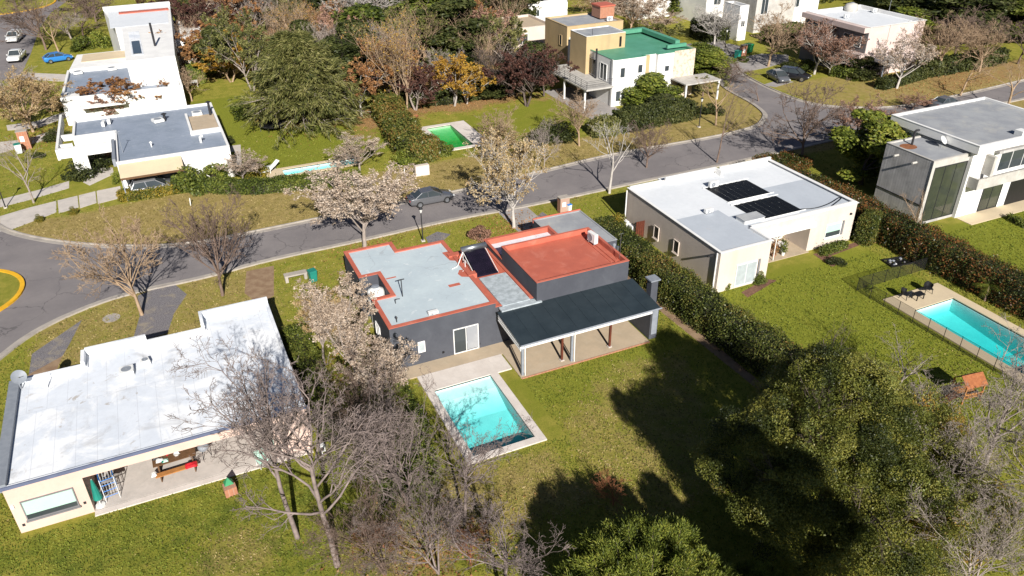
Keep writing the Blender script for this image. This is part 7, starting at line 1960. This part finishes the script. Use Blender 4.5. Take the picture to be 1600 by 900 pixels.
mb = MB(); mb.tube([(0, 0, 0), (0, 0, .7)], .04, 8); mb.build('leg', MT['darkmetal'], t)
mb = MB(); mb.lathe(0, 0, [(.25, 0), (.25, .03), (.001, .04)], 14); mb.build('foot', MT['darkmetal'], t)
t = thing('wooden_gate', 'red-brown wooden gate between the long hedge and the cream house', 'gate', (*G(1003, 372), 0))
mb = MB(); [mb.box(-.7 + i * .2, -.53 + i * .2, -.02, .02, .1, 1.7) for i in range(7)]; mb.build('boards', MT['brownpost'], t)
for z in (.3, 1.5):
    mb = MB(); mb.box(-.7, .67, .021, .05, z, z + .1); mb.build('rail', MT['brownpost'], t)
ac_unit(*G(975, 362), .3, math.radians(-90), 'white air conditioner standing against the side of the cream house, left of the pair', 1.0, .8)
ac_unit(*G(985, 367), .3, math.radians(-90), 'white air conditioner standing against the side of the cream house, right of the pair', .8, .6)
t = thing('tree_stump', 'pale cut stump standing in the red-tipped hedge', 'stump', (*G(1428, 408), 0))
mb = MB(); mb.tube([(0, 0, 0), (0, 0, 1.0), (0.05, 0, 1.9)], [.2, .16, .15], 10, cap=False); mb.build('trunk', B['brown'], t)
mb = MB(); mb.lathe(.05, 0, [(.15, 1.9), (.001, 1.91)], 10); mb.build('cut_face', MT['deck'], t)

# ================================================================= grass tufts and fallen leaves
rng = np.random.default_rng(5)
n = 230000
px = rng.uniform(-20, 1620, n); py = 900 - 690 * rng.uniform(0, 1, n) ** .9
d = (px[:, None] - 800) / F_PX * _R - (py[:, None] - 450) / F_PX * _U + _fw
t_ = -CAM_H / d[:, 2]; GX, GY = d[:, 0] * t_, d[:, 1] * t_
ok = np.ones(n, bool)
for poly in EXCL + [road, [(-11.6, 36.4), (3.7, 36.4), (3.7, 49.3), (-11.6, 49.3)], [(9.8, 40.7), (17.7, 40.7), (17.7, 37.5), (28.4, 37.5), (28.4, 47), (31, 47), (31, 54), (9.8, 54)], [(35.8, 41), (52, 41), (52, 54.7), (35.8, 54.7)],
                    [(11.3, 31.5), (17.6, 31.5), (17.6, 41), (11.3, 41)], [(46.6, 22), (52.7, 22), (52.7, 35), (46.6, 35)], [(59.3, 40.8), (90, 40.8), (90, 52), (59.3, 52)], [(-10.9, 79.8), (5.4, 79.8), (5.4, 98), (-10.9, 98)],
                    [(8.1, 79.3), (18.5, 79.3), (18.5, 82.3), (8.1, 82.3)], [(27.5, 78.9), (33.5, 78.9), (33.5, 88.2), (27.5, 88.2)]]:
    ok &= ~pip(GX, GY, poly)
for pl in (near, far_l, far_r):
    A_ = np.array(pl[::2])
    for a in A_: ok &= np.hypot(GX - a[0], GY - a[1]) > .75
GX, GY = GX[ok], GY[ok]
ix = np.clip(np.searchsorted(xs, GX), 0, nx - 1); iy = np.clip(np.searchsorted(ys, GY), 0, ny - 1)
dr = blur(dry)[iy, ix] + rng.normal(0, .18, len(GX))
sz = .05 + .0006 * np.hypot(GX, GY)
def tufts(name, sel, mats_, label):
    X_, Y_ = GX[sel], GY[sel]; c0 = np.array([20.0, 40.0, 0.0])
    C = np.stack([X_, Y_, rng.uniform(.01, .05, len(X_))], 1) - c0
    Vv, Qq, T_ = leaf_quads(rng, C, 1.0, .45, flat=.9)
    k = np.repeat(sz[sel], 4)[:, None]; cc = np.repeat(C, 4, 0); Vv = cc + (Vv - cc) * k
    o = quad_mesh(name, Vv, Qq, mats_, attrs={'tint': ('FACE', T_)}); o.location = c0
    tag(o, label, 'grass', kind='stuff')
G_GREEN = leaf_mat('green_grass_blades', [(0.08, 0.105, 0.014), (0.13, 0.17, 0.02), (0.20, 0.23, 0.03), (0.27, 0.28, 0.05)], .8, .5)
G_DRY = leaf_mat('dry_grass_blades', [(0.12, 0.10, 0.035), (0.25, 0.20, 0.07), (0.38, 0.30, 0.12), (0.48, 0.38, 0.19)], .8, .5)
tufts('grass', dr <= .42, G_GREEN, 'short green grass of the lawns')
tufts('dry_grass', dr > .42, G_DRY, 'dry yellow grass of the verges and worn lawn patches')
n = 9000; cs = [(17, 95, 5), (24, 94, 4), (29, 95.5, 4), (35.5, 96, 4), (41, 96, 4), (13.4, 60, 3.5), (26.6, 58.4, 3), (7, 27, 3.5), (-13, 105, 4), (9, 43, 3), (93, 73, 6), (102, 73, 6)]
C = np.concatenate([np.stack([rng.normal(a, r_ * .6, n // 12), rng.normal(b_, r_ * .6, n // 12), rng.uniform(.03, .07, n // 12)], 1) for a, b_, r_ in cs])
keep_ = ~pip(C[:, 0], C[:, 1], road) & ~((C[:, 0] > 9.8) & (C[:, 0] < 31) & (C[:, 1] > 40.7) & (C[:, 1] < 54)); C = C[keep_] - np.array([20, 40, 0])
v, q_, tt = leaf_quads(rng, C, .09, flat=1.0)
o = quad_mesh('fallen_leaves', v, q_, L_RUST, attrs={'tint': ('FACE', tt)}); o.location = (20, 40, 0)
tag(o, 'fallen brown and orange leaves scattered under the trees', 'leaves', kind='stuff')
